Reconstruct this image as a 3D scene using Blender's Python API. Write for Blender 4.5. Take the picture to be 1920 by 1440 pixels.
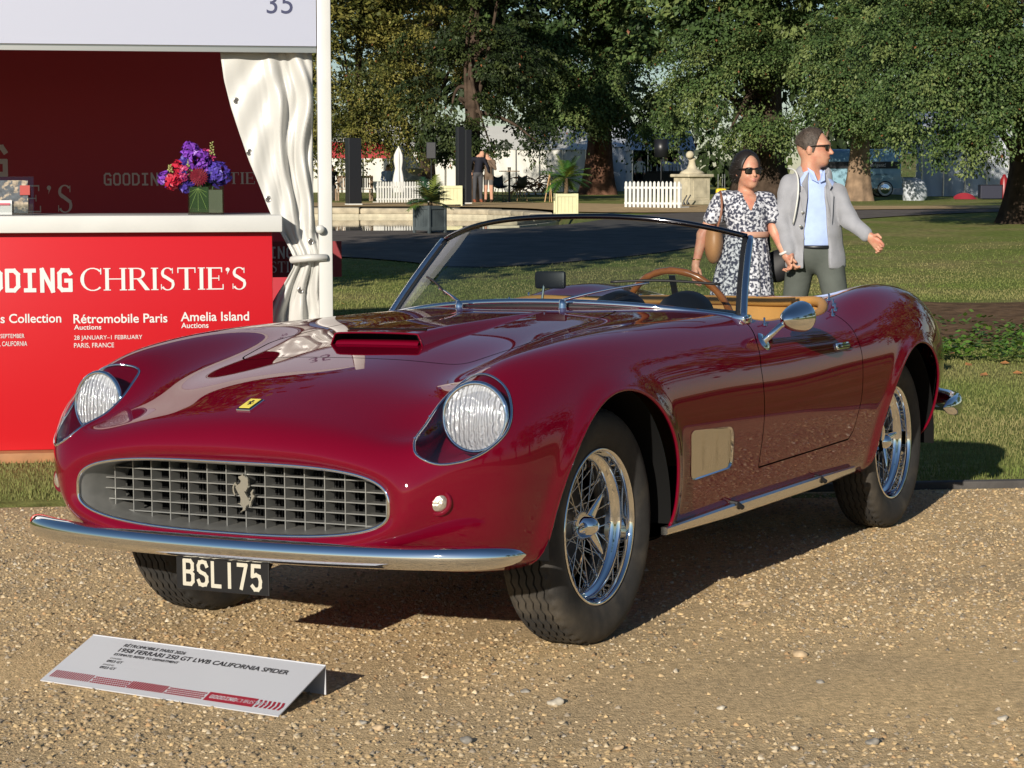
import bpy, bmesh, math, random
import numpy as np
from mathutils import Vector, Matrix, Euler
random.seed(7); np.random.seed(7)
sc = bpy.context.scene
for o in list(bpy.data.objects): bpy.data.objects.remove(o)
COL = sc.collection
# ---------------------------------------------------------------- camera, sky, sun, exposure
FPX = 3898.5                      # focal length in pixels of the 1920 px wide photograph
CZ = 1.40                         # camera height in the scene
PITCH = math.atan((720 - 330) / FPX)
cam_d = bpy.data.cameras.new('camera'); cam = bpy.data.objects.new('camera', cam_d); COL.objects.link(cam)
cam.location = (0, 0, CZ); cam.rotation_euler = (math.pi / 2 - PITCH, 0, 0)
cam_d.sensor_fit = 'HORIZONTAL'; cam_d.sensor_width = 36; cam_d.lens = 36 * FPX / 1920
cam_d.clip_start = 0.1; cam_d.clip_end = 2000
sc.camera = cam
SUN = Vector((0.325, 0.890, -0.318)).normalized()       # direction the light travels
SUN_EL = math.asin(-SUN.z); SUN_AZ = math.atan2(-SUN.x, -SUN.y)
world = bpy.data.worlds.new('World'); sc.world = world; world.use_nodes = True
wn = world.node_tree.nodes; bg = wn['Background']
sky = wn.new('ShaderNodeTexSky'); sky.sky_type = 'NISHITA'; sky.sun_disc = False
sky.sun_elevation = SUN_EL; sky.sun_rotation = SUN_AZ
sky.air_density = 1.0; sky.dust_density = 0.15; sky.ozone_density = 3.5
world.node_tree.links.new(sky.outputs[0], bg.inputs[0]); bg.inputs[1].default_value = 0.060
sun_d = bpy.data.lights.new('sun', 'SUN'); sun = bpy.data.objects.new('sun', sun_d); COL.objects.link(sun)
sun_d.energy = 5.0; sun_d.angle = math.radians(0.5); sun_d.color = (1.0, 0.92, 0.80)
sun.rotation_euler = SUN.to_track_quat('-Z', 'Y').to_euler()
vs = sc.view_settings; vs.view_transform = 'Standard'; vs.look = 'None'; vs.gamma = 1.0
vs.exposure = 0.33; vs.use_curve_mapping = False
sc.render.resolution_x = 1024; sc.render.resolution_y = 768

# ---------------------------------------------------------------- materials
MATS = {}
def lin(c):
    return tuple(((v / 255) / 12.92 if v / 255 <= 0.04045 else ((v / 255 + 0.055) / 1.055) ** 2.4) for v in c)
def mat(name, col, rough=0.6, metal=0.0, var=0.0, vscale=8.0, bump=0.0, bscale=60.0, coat=0.0, spec=0.5,
        col2=None, c2scale=None, c2range=(0.45, 0.6), sheen=0.0, alpha_trans=0.0, detail=6.0, rvar=0.0, coords='Object'):
    if name in MATS: return MATS[name]
    m = bpy.data.materials.new(name); m.use_nodes = True; nt = m.node_tree; b = nt.nodes['Principled BSDF']
    b.inputs['Base Color'].default_value = (*col, 1); b.inputs['Roughness'].default_value = rough
    b.inputs['Metallic'].default_value = metal; b.inputs['Specular IOR Level'].default_value = spec
    b.inputs['Coat Weight'].default_value = coat; b.inputs['Coat Roughness'].default_value = 0.02
    if sheen: b.inputs['Sheen Weight'].default_value = sheen
    tc = nt.nodes.new('ShaderNodeTexCoord')
    last = None
    if col2 is not None:
        n = nt.nodes.new('ShaderNodeTexNoise'); n.inputs['Scale'].default_value = c2scale or vscale; n.inputs['Detail'].default_value = detail
        nt.links.new(tc.outputs[coords], n.inputs['Vector'])
        r = nt.nodes.new('ShaderNodeMapRange'); r.inputs[1].default_value = c2range[0]; r.inputs[2].default_value = c2range[1]
        nt.links.new(n.outputs[0], r.inputs[0])
        mx = nt.nodes.new('ShaderNodeMix'); mx.data_type = 'RGBA'; mx.inputs[6].default_value = (*col, 1); mx.inputs[7].default_value = (*col2, 1)
        nt.links.new(r.outputs[0], mx.inputs[0]); last = mx.outputs[2]
    if var:
        n = nt.nodes.new('ShaderNodeTexNoise'); n.inputs['Scale'].default_value = vscale; n.inputs['Detail'].default_value = detail
        nt.links.new(tc.outputs[coords], n.inputs['Vector'])
        r = nt.nodes.new('ShaderNodeMapRange'); r.inputs[1].default_value = .3; r.inputs[2].default_value = .7; r.inputs[3].default_value = 1 - var; r.inputs[4].default_value = 1 + var
        nt.links.new(n.outputs[0], r.inputs[0])
        hs = nt.nodes.new('ShaderNodeHueSaturation'); nt.links.new(r.outputs[0], hs.inputs['Value'])
        if last: nt.links.new(last, hs.inputs['Color'])
        else: hs.inputs['Color'].default_value = (*col, 1)
        last = hs.outputs[0]
    if last: nt.links.new(last, b.inputs['Base Color'])
    if rvar:
        n = nt.nodes.new('ShaderNodeTexNoise'); n.inputs['Scale'].default_value = vscale; nt.links.new(tc.outputs[coords], n.inputs['Vector'])
        r = nt.nodes.new('ShaderNodeMapRange'); r.inputs[3].default_value = max(0, rough - rvar); r.inputs[4].default_value = rough + rvar
        nt.links.new(n.outputs[0], r.inputs[0]); nt.links.new(r.outputs[0], b.inputs['Roughness'])
    if bump:
        n = nt.nodes.new('ShaderNodeTexNoise'); n.inputs['Scale'].default_value = bscale; n.inputs['Detail'].default_value = 4
        nt.links.new(tc.outputs[coords], n.inputs['Vector'])
        bp = nt.nodes.new('ShaderNodeBump'); bp.inputs['Strength'].default_value = bump; bp.inputs['Distance'].default_value = 0.01
        nt.links.new(n.outputs[0], bp.inputs['Height']); nt.links.new(bp.outputs[0], b.inputs['Normal'])
    MATS[name] = m; return m
def glass(name, tint=(.9, .93, .92), ior=1.5, rough=0.0, bump=0.0, bscale=40):
    if name in MATS: return MATS[name]
    m = bpy.data.materials.new(name); m.use_nodes = True; nt = m.node_tree
    for n in list(nt.nodes): nt.nodes.remove(n)
    out = nt.nodes.new('ShaderNodeOutputMaterial'); mix = nt.nodes.new('ShaderNodeMixShader')
    lw = nt.nodes.new('ShaderNodeLayerWeight'); lw.inputs[0].default_value = .5; pw = nt.nodes.new('ShaderNodeMath'); pw.operation = 'POWER'; pw.inputs[1].default_value = 5.0
    f0 = ((ior - 1) / (ior + 1)) ** 2 * 1.8; fr = nt.nodes.new('ShaderNodeMath'); fr.operation = 'MULTIPLY_ADD'; fr.inputs[1].default_value = 1 - f0; fr.inputs[2].default_value = f0      # same from both sides of the pane
    nt.links.new(lw.outputs['Facing'], pw.inputs[0]); nt.links.new(pw.outputs[0], fr.inputs[0])
    tr = nt.nodes.new('ShaderNodeBsdfTransparent'); tr.inputs[0].default_value = (*tint, 1)
    gl = nt.nodes.new('ShaderNodeBsdfGlossy'); gl.inputs['Roughness'].default_value = rough
    if bump:
        tc = nt.nodes.new('ShaderNodeTexCoord'); n = nt.nodes.new('ShaderNodeTexNoise'); n.inputs['Scale'].default_value = bscale
        nt.links.new(tc.outputs['Object'], n.inputs['Vector']); bp = nt.nodes.new('ShaderNodeBump'); bp.inputs['Strength'].default_value = bump
        bp.inputs['Distance'].default_value = .01
        nt.links.new(n.outputs[0], bp.inputs['Height']); nt.links.new(bp.outputs[0], gl.inputs['Normal'])
    nt.links.new(fr.outputs[0], mix.inputs[0]); nt.links.new(tr.outputs[0], mix.inputs[1]); nt.links.new(gl.outputs[0], mix.inputs[2])
    nt.links.new(mix.outputs[0], out.inputs[0]); MATS[name] = m; return m

# ---------------------------------------------------------------- mesh helpers
class MB:
    """collects geometry, then links it as one mesh object"""
    def __init__(s): s.v = []; s.f = []
    def add(s, v, f):
        o = len(s.v); s.v += [tuple(map(float, p)) for p in v]; s.f += [tuple(int(i) + o for i in q) for q in f]; return s
    def box(s, c, d, rot=None, bev=0.0):
        x, y, z = (k / 2 for k in d)
        if bev > 0:
            bm = bmesh.new(); bmesh.ops.create_cube(bm, size=1.0)
            for w in bm.verts: w.co = Vector((w.co.x * d[0], w.co.y * d[1], w.co.z * d[2]))
            bmesh.ops.bevel(bm, geom=bm.edges[:], offset=min(bev, min(d) * .45), segments=2, affect='EDGES', profile=.5)
            bm.verts.index_update(); v = [w.co.copy() for w in bm.verts]; f = [[w.index for w in q.verts] for q in bm.faces]; bm.free()
        else:
            v = [Vector(p) for p in ((-x, -y, -z), (x, -y, -z), (x, y, -z), (-x, y, -z), (-x, -y, z), (x, -y, z), (x, y, z), (-x, y, z))]
            f = [(0, 3, 2, 1), (4, 5, 6, 7), (0, 1, 5, 4), (1, 2, 6, 5), (2, 3, 7, 6), (3, 0, 4, 7)]
        if rot is not None:
            R = rot if isinstance(rot, Matrix) else Euler(rot).to_matrix()
            v = [R @ p for p in v]
        c = Vector(c); return s.add([p + c for p in v], f)
    def tube(s, pts, r, n=8, cap=True):
        pts = [Vector(p) for p in pts]; m = len(pts)
        rs = r if hasattr(r, '__len__') else [r] * m
        v = []; prev = None
        for i in range(m):
            t = (pts[min(i + 1, m - 1)] - pts[max(i - 1, 0)])
            t = t.normalized() if t.length > 1e-9 else Vector((0, 0, 1))
            if prev is None:
                a = Vector((0, 0, 1)) if abs(t.z) < .9 else Vector((1, 0, 0)); prev = (a - t * a.dot(t)).normalized()
            else:
                q = prev - t * prev.dot(t); prev = q.normalized() if q.length > 1e-6 else prev
            b = t.cross(prev)
            for k in range(n):
                an = 2 * math.pi * k / n; v.append(pts[i] + (prev * math.cos(an) + b * math.sin(an)) * rs[i])
        f = [(i * n + k, i * n + (k + 1) % n, (i + 1) * n + (k + 1) % n, (i + 1) * n + k) for i in range(m - 1) for k in range(n)]
        if cap: f += [tuple(range(n))[::-1], tuple((m - 1) * n + k for k in range(n))]
        return s.add(v, f)
    def lathe(s, prof, n=32, axis='Z', c=(0, 0, 0), close=False):
        v = []; m = len(prof)
        for r, h in prof:
            for k in range(n):
                a = 2 * math.pi * k / n; x, y = r * math.cos(a), r * math.sin(a)
                p = {'Z': (x, y, h), 'Y': (x, h, y), 'X': (h, x, y)}[axis]
                v.append((p[0] + c[0], p[1] + c[1], p[2] + c[2]))
        f = [(i * n + k, i * n + (k + 1) % n, ((i + 1) % m) * n + (k + 1) % n, ((i + 1) % m) * n + k) for i in range(m if close else m - 1) for k in range(n)]
        return s.add(v, f)
    def grid(s, P, wrap=False):
        P = np.asarray(P); a, b = P.shape[:2]
        f = [(i * b + j, i * b + (j + 1) % b, (i + 1) * b + (j + 1) % b, (i + 1) * b + j) for i in range(a - 1) for j in range(b if wrap else b - 1)]
        return s.add(P.reshape(-1, 3), f)
    def prism(s, poly, d0, d1, axis='Y', n=None):
        """poly: 2D outline; extruded along axis from d0 to d1"""
        def P(q, d): return {'Y': (q[0], d, q[1]), 'Z': (q[0], q[1], d), 'X': (d, q[0], q[1])}[axis]
        k = len(poly); v = [P(q, d0) for q in poly] + [P(q, d1) for q in poly]
        f = [tuple(range(k)), tuple(range(2 * k - 1, k - 1, -1))] + [(i, i + k, (i + 1) % k + k, (i + 1) % k) for i in range(k)]
        return s.add(v, f)
    def build(s, name, m, parent=None, smooth=False, auto=None, fix=True):
        me = bpy.data.meshes.new(name); me.from_pydata(s.v, [], s.f); me.update()
        if fix:
            bm = bmesh.new(); bm.from_mesh(me); bmesh.ops.recalc_face_normals(bm, faces=bm.faces[:]); bm.to_mesh(me); bm.free()
        return link(name, me, m, parent, smooth, auto)
def link(name, me, m, parent=None, smooth=False, auto=None):
    if m is not None:
        ms = m if isinstance(m, (list, tuple)) else [m]
        for q in ms: me.materials.append(q)
    if smooth or auto:
        me.polygons.foreach_set('use_smooth', np.ones(len(me.polygons), dtype=bool))
        if auto: me.set_sharp_from_angle(angle=math.radians(auto))
    o = bpy.data.objects.new(name, me); COL.objects.link(o)
    if parent is not None: o.parent = parent
    return o
def np_mesh(name, V, F, m, parent=None, smooth=False, auto=None):
    """fast mesh from numpy arrays; F is (n,3) or (n,4)"""
    V = np.asarray(V, dtype=np.float32); F = np.asarray(F, dtype=np.int32); k = F.shape[1]
    me = bpy.data.meshes.new(name); me.vertices.add(len(V)); me.vertices.foreach_set('co', V.ravel())
    me.loops.add(F.size); me.loops.foreach_set('vertex_index', F.ravel())
    me.polygons.add(len(F)); me.polygons.foreach_set('loop_start', np.arange(len(F), dtype=np.int32) * k)
    me.update(calc_edges=True)
    return link(name, me, m, parent, smooth, auto)
def empty(name, loc=(0, 0, 0), rz=0.0, parent=None):
    o = bpy.data.objects.new(name, None); COL.objects.link(o); o.location = loc; o.rotation_euler = (0, 0, rz)
    o.empty_display_size = .1
    if parent is not None: o.parent = parent
    return o
def tag(o, label=None, cat=None, group=None, kind=None):
    if label: o['label'] = label
    if cat: o['category'] = cat
    if group: o['group'] = group
    if kind: o['kind'] = kind
    return o
def copy_tree(o, parent=None):
    c = o.copy(); COL.objects.link(c); c.parent = parent
    for ch in list(o.children): copy_tree(ch, c)
    return c
def nspline(t, P, q):
    """natural cubic spline through P (n,k) at t, evaluated at q"""
    t = np.asarray(t, float); P = np.asarray(P, float); q = np.asarray(q, float); n = len(t); sh = P.shape[1:]; P = P.reshape(n, -1)
    h = np.diff(t); A = np.zeros((n, n)); B = np.zeros_like(P); A[0, 0] = A[-1, -1] = 1
    for i in range(1, n - 1):
        A[i, i - 1] = h[i - 1]; A[i, i] = 2 * (h[i - 1] + h[i]); A[i, i + 1] = h[i]
        B[i] = 6 * ((P[i + 1] - P[i]) / h[i] - (P[i] - P[i - 1]) / h[i - 1])
    M = np.linalg.solve(A, B); k = np.clip(np.searchsorted(t, q) - 1, 0, n - 2); d = h[k][:, None]
    a = (t[k + 1] - q)[:, None]; b = (q - t[k])[:, None]
    r = M[k] * a ** 3 / (6 * d) + M[k + 1] * b ** 3 / (6 * d) + (P[k] / d - M[k] * d / 6) * a + (P[k + 1] / d - M[k + 1] * d / 6) * b
    return r.reshape((len(q),) + sh)
def smooth_path(pts, n=40, closed=False):
    P = np.asarray(pts, float)
    if closed: P = np.vstack([P[-3:], P, P[:4]])
    t = np.r_[0, np.cumsum(np.linalg.norm(np.diff(P, axis=0), axis=1))]
    if closed: return nspline(t, P, np.linspace(t[3], t[-4], n, endpoint=False))
    return nspline(t, P, np.linspace(0, t[-1], n))
def sdist(poly, X, Y):
    """signed distance to polygon, negative inside"""
    poly = np.asarray(poly, float); sh = X.shape; X = X.ravel(); Y = Y.ravel()
    d = np.full(X.shape, 1e9); ins = np.zeros(X.shape, bool); n = len(poly)
    for i in range(n):
        a = poly[i]; b = poly[(i + 1) % n]; e = b - a; wx = X - a[0]; wy = Y - a[1]
        t = np.clip((wx * e[0] + wy * e[1]) / max(e @ e, 1e-12), 0, 1)
        d = np.minimum(d, np.hypot(wx - t * e[0], wy - t * e[1]))
        if abs(e[1]) > 1e-12:
            c = ((a[1] > Y) != (b[1] > Y)) & (X < a[0] + (Y - a[1]) * e[0] / e[1]); ins ^= c
    return np.where(ins, -d, d).reshape(sh)
def sdf_mesh(f, lo, hi, res):
    """surface nets on a signed distance function given as f(X,Y,Z) arrays"""
    lo = np.array(lo, float); hi = np.array(hi, float); n = np.ceil((hi - lo) / res).astype(int) + 1
    g = [lo[i] + res * np.arange(n[i]) for i in range(3)]
    D = f(*np.meshgrid(*g, indexing='ij')); S = D < 0
    c = np.zeros(tuple(n - 1) + (3,)); w = np.zeros(tuple(n - 1)); cnt = sum(S[i:n[0] - 1 + i, j:n[1] - 1 + j, k:n[2] - 1 + k].astype(int) for i in (0, 1) for j in (0, 1) for k in (0, 1))
    act = (cnt > 0) & (cnt < 8)
    cor = [(i, j, k) for i in (0, 1) for j in (0, 1) for k in (0, 1)]
    I = np.argwhere(act); acc = np.zeros((len(I), 3)); wt = np.zeros(len(I))
    def val(o): return D[I[:, 0] + o[0], I[:, 1] + o[1], I[:, 2] + o[2]]
    for a in range(8):
        for b in range(a + 1, 8):
            A, B = cor[a], cor[b]
            if sum(abs(A[i] - B[i]) for i in range(3)) != 1: continue
            va, vb = val(A), val(B); x = (va < 0) != (vb < 0); t = np.where(x, va / np.where(va == vb, 1, va - vb), 0)
            p = np.array(A) + t[:, None] * (np.array(B) - np.array(A)); acc += np.where(x[:, None], p, 0); wt += x
    V = lo + res * (I + acc / np.maximum(wt, 1)[:, None])
    idx = -np.ones(tuple(n - 1), int); idx[tuple(I.T)] = np.arange(len(I)); F = []
    for ax in range(3):
        s0 = [slice(None)] * 3; s1 = [slice(None)] * 3; s0[ax] = slice(0, -1); s1[ax] = slice(1, None)
        X = S[tuple(s0)] != S[tuple(s1)]; flip = S[tuple(s0)]
        E = np.argwhere(X); o1, o2 = [(1, 2), (2, 0), (0, 1)][ax]
        ok = (E[:, o1] > 0) & (E[:, o2] > 0) & (E[:, o1] < n[o1] - 1) & (E[:, o2] < n[o2] - 1); E = E[ok]
        if not len(E): continue
        fl = flip[tuple(E.T)]; q = []
        for d1, d2 in ((0, 0), (1, 0), (1, 1), (0, 1)):
            T = E.copy(); T[:, o1] -= d1; T[:, o2] -= d2; q.append(idx[tuple(T.T)])
        q = np.stack(q, 1); q[~fl] = q[~fl][:, ::-1]; F.append(q)
    F = np.vstack(F); return V, F[(F >= 0).all(1)]
def smin(a, b, k):
    h = np.clip(.5 + .5 * (b - a) / k, 0, 1); return b * (1 - h) + a * h - k * h * (1 - h)
def cap(X, Y, Z, a, b, ra, rb=None, sx=1.0):
    """tapered capsule"""
    rb = ra if rb is None else rb; a = np.array(a, float); b = np.array(b, float); e = b - a; L = max(e @ e, 1e-9)
    t = np.clip(((X - a[0]) * e[0] + (Y - a[1]) * e[1] + (Z - a[2]) * e[2]) / L, 0, 1)
    return np.sqrt((X - a[0] - t * e[0]) ** 2 + (Y - a[1] - t * e[1]) ** 2 + (Z - a[2] - t * e[2]) ** 2) - (ra + t * (rb - ra))
def ell(X, Y, Z, c, r):
    k = np.sqrt(((X - c[0]) / r[0]) ** 2 + ((Y - c[1]) / r[1]) ** 2 + ((Z - c[2]) / r[2]) ** 2); return (k - 1) * min(r)
# flat lettering: text set with the built-in font, turned into a thin mesh
def text_mesh(s, size, bold=0.0, xs=1.0, spacing=1.0, align='LEFT', lift=0.0006):
    cu = bpy.data.curves.new('lettering', 'FONT'); cu.body = s; cu.size = size; cu.offset = bold * size; cu.space_character = spacing
    cu.align_x = align; cu.extrude = lift; cu.resolution_u = 4
    ob = bpy.data.objects.new('lettering_tmp', cu); COL.objects.link(ob)
    dg = bpy.context.evaluated_depsgraph_get(); me = bpy.data.meshes.new_from_object(ob.evaluated_get(dg))
    bpy.data.objects.remove(ob); bpy.data.curves.remove(cu)
    if xs != 1.0:
        for v in me.vertices: v.co.x *= xs
    return me
def lettering(s, size, m, parent, M, **k):
    o = link('lettering', text_mesh(s, size, **k), m, parent); o.matrix_local = M; return o
# ================================================================ setting: ground, gravel, lawn, paths, pond
CR = cam.rotation_euler.to_matrix()
def W(px, py, D):
    """point on the photograph's pixel ray at world depth y = D"""
    d = CR @ Vector(((px - 960) / FPX, -(py - 720) / FPX, -1)); return Vector((0, 0, CZ)) + d * (D / d.y)
_gy = np.array([-400, 9.8, 11.5, 14, 20, 30, 41.5, 60, 75, 95, 140, 900]); _gz = np.array([-.05, -.05, -.062, -.07, -.05, .04, .27, .50, .50, .58, .60, .60])
def gz(x, y):
    x = np.asarray(x, float); y = np.asarray(y, float)
    pl = 0.0674 + .01038 * (np.clip(x, -7, 7) + .375) - .02837 * (np.clip(y, -5, 12) - 6.122)
    t = np.clip((y - 9.0) / 2.5, 0, 1); t = t * t * (3 - 2 * t)
    return pl * (1 - t) + np.interp(y, _gy, _gz) * t
def g1(x, y): return float(gz(x, y))
def GP(px, py):
    D = 10.0; lo, hi = 1.5, 600.0
    for _ in range(60):
        D = (lo + hi) / 2; p = W(px, py, D)
        if p.z > g1(p.x, p.y): lo = D
        else: hi = D
    p = W(px, py, D); return Vector((p.x, p.y, g1(p.x, p.y)))
def edge_y(x): return 9.08 + .075 * np.asarray(x)
def attr_mat(name, rough=.7, spec=.3, trans=0.0, mul=1.0, bump=0.0, bscale=300):
    """material whose colour comes from the mesh attribute 'Col'"""
    if name in MATS: return MATS[name]
    m = bpy.data.materials.new(name); m.use_nodes = True; nt = m.node_tree; b = nt.nodes['Principled BSDF']
    a = nt.nodes.new('ShaderNodeAttribute'); a.attribute_name = 'Col'; nt.links.new(a.outputs['Color'], b.inputs['Base Color'])
    b.inputs['Roughness'].default_value = rough; b.inputs['Specular IOR Level'].default_value = spec
    if trans:
        tr = nt.nodes.new('ShaderNodeBsdfTranslucent'); mx = nt.nodes.new('ShaderNodeMixShader'); mx.inputs[0].default_value = trans
        nt.links.new(a.outputs['Color'], tr.inputs[0]); nt.links.new(b.outputs[0], mx.inputs[1]); nt.links.new(tr.outputs[0], mx.inputs[2])
        nt.links.new(mx.outputs[0], nt.nodes['Material Output'].inputs[0])
    if bump:
        tc = nt.nodes.new('ShaderNodeTexCoord'); n = nt.nodes.new('ShaderNodeTexNoise'); n.inputs['Scale'].default_value = bscale; nt.links.new(tc.outputs['Object'], n.inputs['Vector'])
        bp = nt.nodes.new('ShaderNodeBump'); bp.inputs['Strength'].default_value = bump; bp.inputs['Distance'].default_value = .01; nt.links.new(n.outputs[0], bp.inputs['Height']); nt.links.new(bp.outputs[0], b.inputs['Normal'])
    MATS[name] = m; return m
def set_col(o, C):
    C = np.asarray(C, np.float32); me = o.data; a = me.color_attributes.new('Col', 'FLOAT_COLOR', 'POINT')
    a.data.foreach_set('color', np.concatenate([C, np.ones((len(C), 1), np.float32)], 1).ravel()); return o
def vnoise(x, y, s, seed=0):
    """smooth value noise in 0..1"""
    r = np.random.RandomState(seed).rand(64, 64); x = np.asarray(x) / s; y = np.asarray(y) / s
    i = np.floor(x).astype(int); j = np.floor(y).astype(int); u = x - i; v = y - j; u = u * u * (3 - 2 * u); v = v * v * (3 - 2 * v)
    f = lambda a, b: r[a % 64, b % 64]
    return (f(i, j) * (1 - u) + f(i + 1, j) * u) * (1 - v) + (f(i, j + 1) * (1 - u) + f(i + 1, j + 1) * u) * v
def sheet(name, xs, ys, off, m, mask=None, lab=None):
    Xg, Yg = np.meshgrid(xs, ys, indexing='ij'); Zg = gz(Xg, Yg) + off
    P = np.stack([Xg, Yg, Zg], -1); o = MB().grid(P).build(name, m, smooth=True, fix=False); o['kind'] = 'structure'
    return o
# materials
LAWN = mat('lawn', (.150, .185, .046), rough=.95, spec=.05, col2=(.235, .205, .085), c2scale=.55, c2range=(.40, .68), var=.35, vscale=9, bump=.9, bscale=70, detail=10)
GRAVEL = mat('sandy_gravel', (.66, .475, .255), rough=.95, spec=.05, col2=(.52, .385, .22), c2scale=1.3, c2range=(.42, .62), var=.30, vscale=55, bump=.8, bscale=160, detail=10)
PATHM = mat('tan_path', (.42, .30, .16), rough=.95, spec=.05, var=.15, vscale=3, bump=.3, bscale=40)
ASPH = mat('grey_asphalt', (.125, .108, .094), rough=.9, spec=.1, var=.25, vscale=2.5, bump=.3, bscale=60)
SOIL = mat('bare_soil', (.135, .085, .050), rough=.95, spec=.05, var=.4, vscale=7, bump=1.0, bscale=25, detail=10)
# lawn: one sheet to the horizon, finer near the camera
xs = np.r_[-900, -300, -100, -50, -30, np.arange(-20, 20.1, .5), 30, 50, 100, 300, 900]; ys = np.r_[-300, -100, -40, -20, np.arange(-10, 46, .5), np.arange(46, 100, 3), 120, 160, 300, 900]
Xg, Yg = np.meshgrid(xs, ys, indexing='ij'); Zg = gz(Xg, Yg)
grav = (Yg < edge_y(np.clip(Xg, -20, 20)) - .25) & (Xg < 7.2) & (Xg > -40)
ch = MB().grid(np.stack([Xg, Yg, Zg - np.where(grav, .05, 0) - np.where((Yg > 42.5) & (Yg < 59) & (Xg < 1.2), .9, 0)], -1)).build('lawn', LAWN, smooth=True, fix=False); ch['kind'] = 'structure'
# gravel up to the timber edging
gx = np.r_[-60, -20, -10, np.arange(-6, 7.01, .25)]; rows = []
for x in gx:
    ye = float(edge_y(np.clip(x, -20, 20))); yy = np.r_[-60, -20, np.linspace(-6, ye, 48)]
    rows.append([(x, y, g1(x, y) + .012 * (vnoise(x, y, .9, 4) - .5) * (1 if 2 < y < ye - .2 else 0)) for y in yy])
gv = MB().grid(rows).build('gravel_ground', GRAVEL, smooth=True, fix=False); gv['kind'] = 'structure'
# timber edging strip between gravel and lawn
TIMB = mat('weathered_edging', (.055, .050, .046), rough=.85, var=.3, vscale=6, bump=.3)
for k in range(-1, 7):
    x0, x1 = k * 1.6 + .15, k * 1.6 + 1.745; y0, y1 = float(edge_y(x0)), float(edge_y(x1)); L = math.hypot(x1 - x0, y1 - y0); cx, cy = (x0 + x1) / 2, (y0 + y1) / 2
    if k == -1: eroot = tag(empty('lawn_edging', (0, 9.08, 0)), 'long dark timber edging strip between the gravel and the grass', 'edging')
    MB().box((cx, cy + .04 - 9.08, g1(cx, cy) - .010), (L, .055, .085), Matrix.Rotation(math.atan2(y1 - y0, x1 - x0), 3, 'Z') @ Matrix.Rotation(-math.atan2(g1(x1, y1) - g1(x0, y0), L), 3, 'Y'), bev=.008).build('edging_board', TIMB, eroot)
# pebbles: real stones on the gravel in view
def pebbles(name, n, x0, x1, y0, y1, smin_, smax_, seed, dens):
    r = np.random.RandomState(seed); x = r.uniform(x0, x1, n); y = r.uniform(y0, y1, n)
    keep = (y < edge_y(x) - .02) & (r.rand(n) < dens(x, y)); x, y = x[keep], y[keep]; n = len(x)
    base = np.array([(1, 0, -.3), (.3, .95, -.2), (-.8, .6, -.3), (-.85, -.55, -.2), (.35, -.9, -.3), (0, 0, 1.1)]); F0 = np.array([(0, 1, 5), (1, 2, 5), (2, 3, 5), (3, 4, 5), (4, 0, 5)])
    s = smin_ + (smax_ - smin_) * r.rand(n) ** 2.6; a = r.rand(n) * 6.283; V = base[None] * (1 + .28 * (r.rand(n, 6, 3) - .5)) * np.stack([s, s * r.uniform(.55, .95, n), s * r.uniform(.42, .75, n)], 1)[:, None]
    V[:, 5, :2] += (r.rand(n, 2) - .5) * s[:, None] * .8
    tl = (r.rand(n) - .5) * .9; c, q = np.cos(tl)[:, None], np.sin(tl)[:, None]; V[..., 0], V[..., 2] = V[..., 0] * c - V[..., 2] * q, V[..., 0] * q + V[..., 2] * c
    c, q = np.cos(a)[:, None], np.sin(a)[:, None]; V[..., 0], V[..., 1] = V[..., 0] * c - V[..., 1] * q, V[..., 0] * q + V[..., 1] * c
    V[..., 0] += x[:, None]; V[..., 1] += y[:, None]; V[..., 2] += (gz(x, y) + s * .07 + .012 * (vnoise(x, y, .9, 4) - .5))[:, None]
    F = F0[None] + 6 * np.arange(n)[:, None, None]
    pal = np.array([(.46, .33, .17), (.40, .29, .16), (.30, .23, .15), (.55, .45, .30), (.24, .22, .19), (.60, .54, .43), (.36, .21, .10), (.16, .145, .125), (.44, .36, .23)]); pc = pal[r.choice(len(pal), n, p=[.26, .20, .16, .10, .09, .03, .07, .03, .06])] * r.uniform(.8, 1.15, (n, 1)); pc = pc * .80 + np.array([.46, .335, .185]) * .38
    o = np_mesh(name, V.reshape(-1, 3), F.reshape(-1, 3), attr_mat('pebble_stone', rough=.8, spec=.25)); set_col(o, np.repeat(pc, 6, 0)); return o
def dens(x, y):
    d = .25 + .95 * vnoise(x, y, .55, 11) + .3 * (vnoise(x, y, .16, 12) - .5)
    tr = np.exp(-((y - (5.15 + .12 * x)) / .42) ** 2) * np.clip((x + .4) / .5, 0, 1)          # the bare wheel track before the front wheel
    return np.clip(d - .75 * tr, .05, 1) * np.clip(1.25 - .06 * (y - 4), .3, 1)
pb = pebbles('pebbles', 150000, -3.0, 3.2, 3.4, 9.6, .0028, .0120, 5, dens)
tag(pb, 'small tan and grey pebbles scattered over the gravel ground', 'gravel', kind='stuff')
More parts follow.
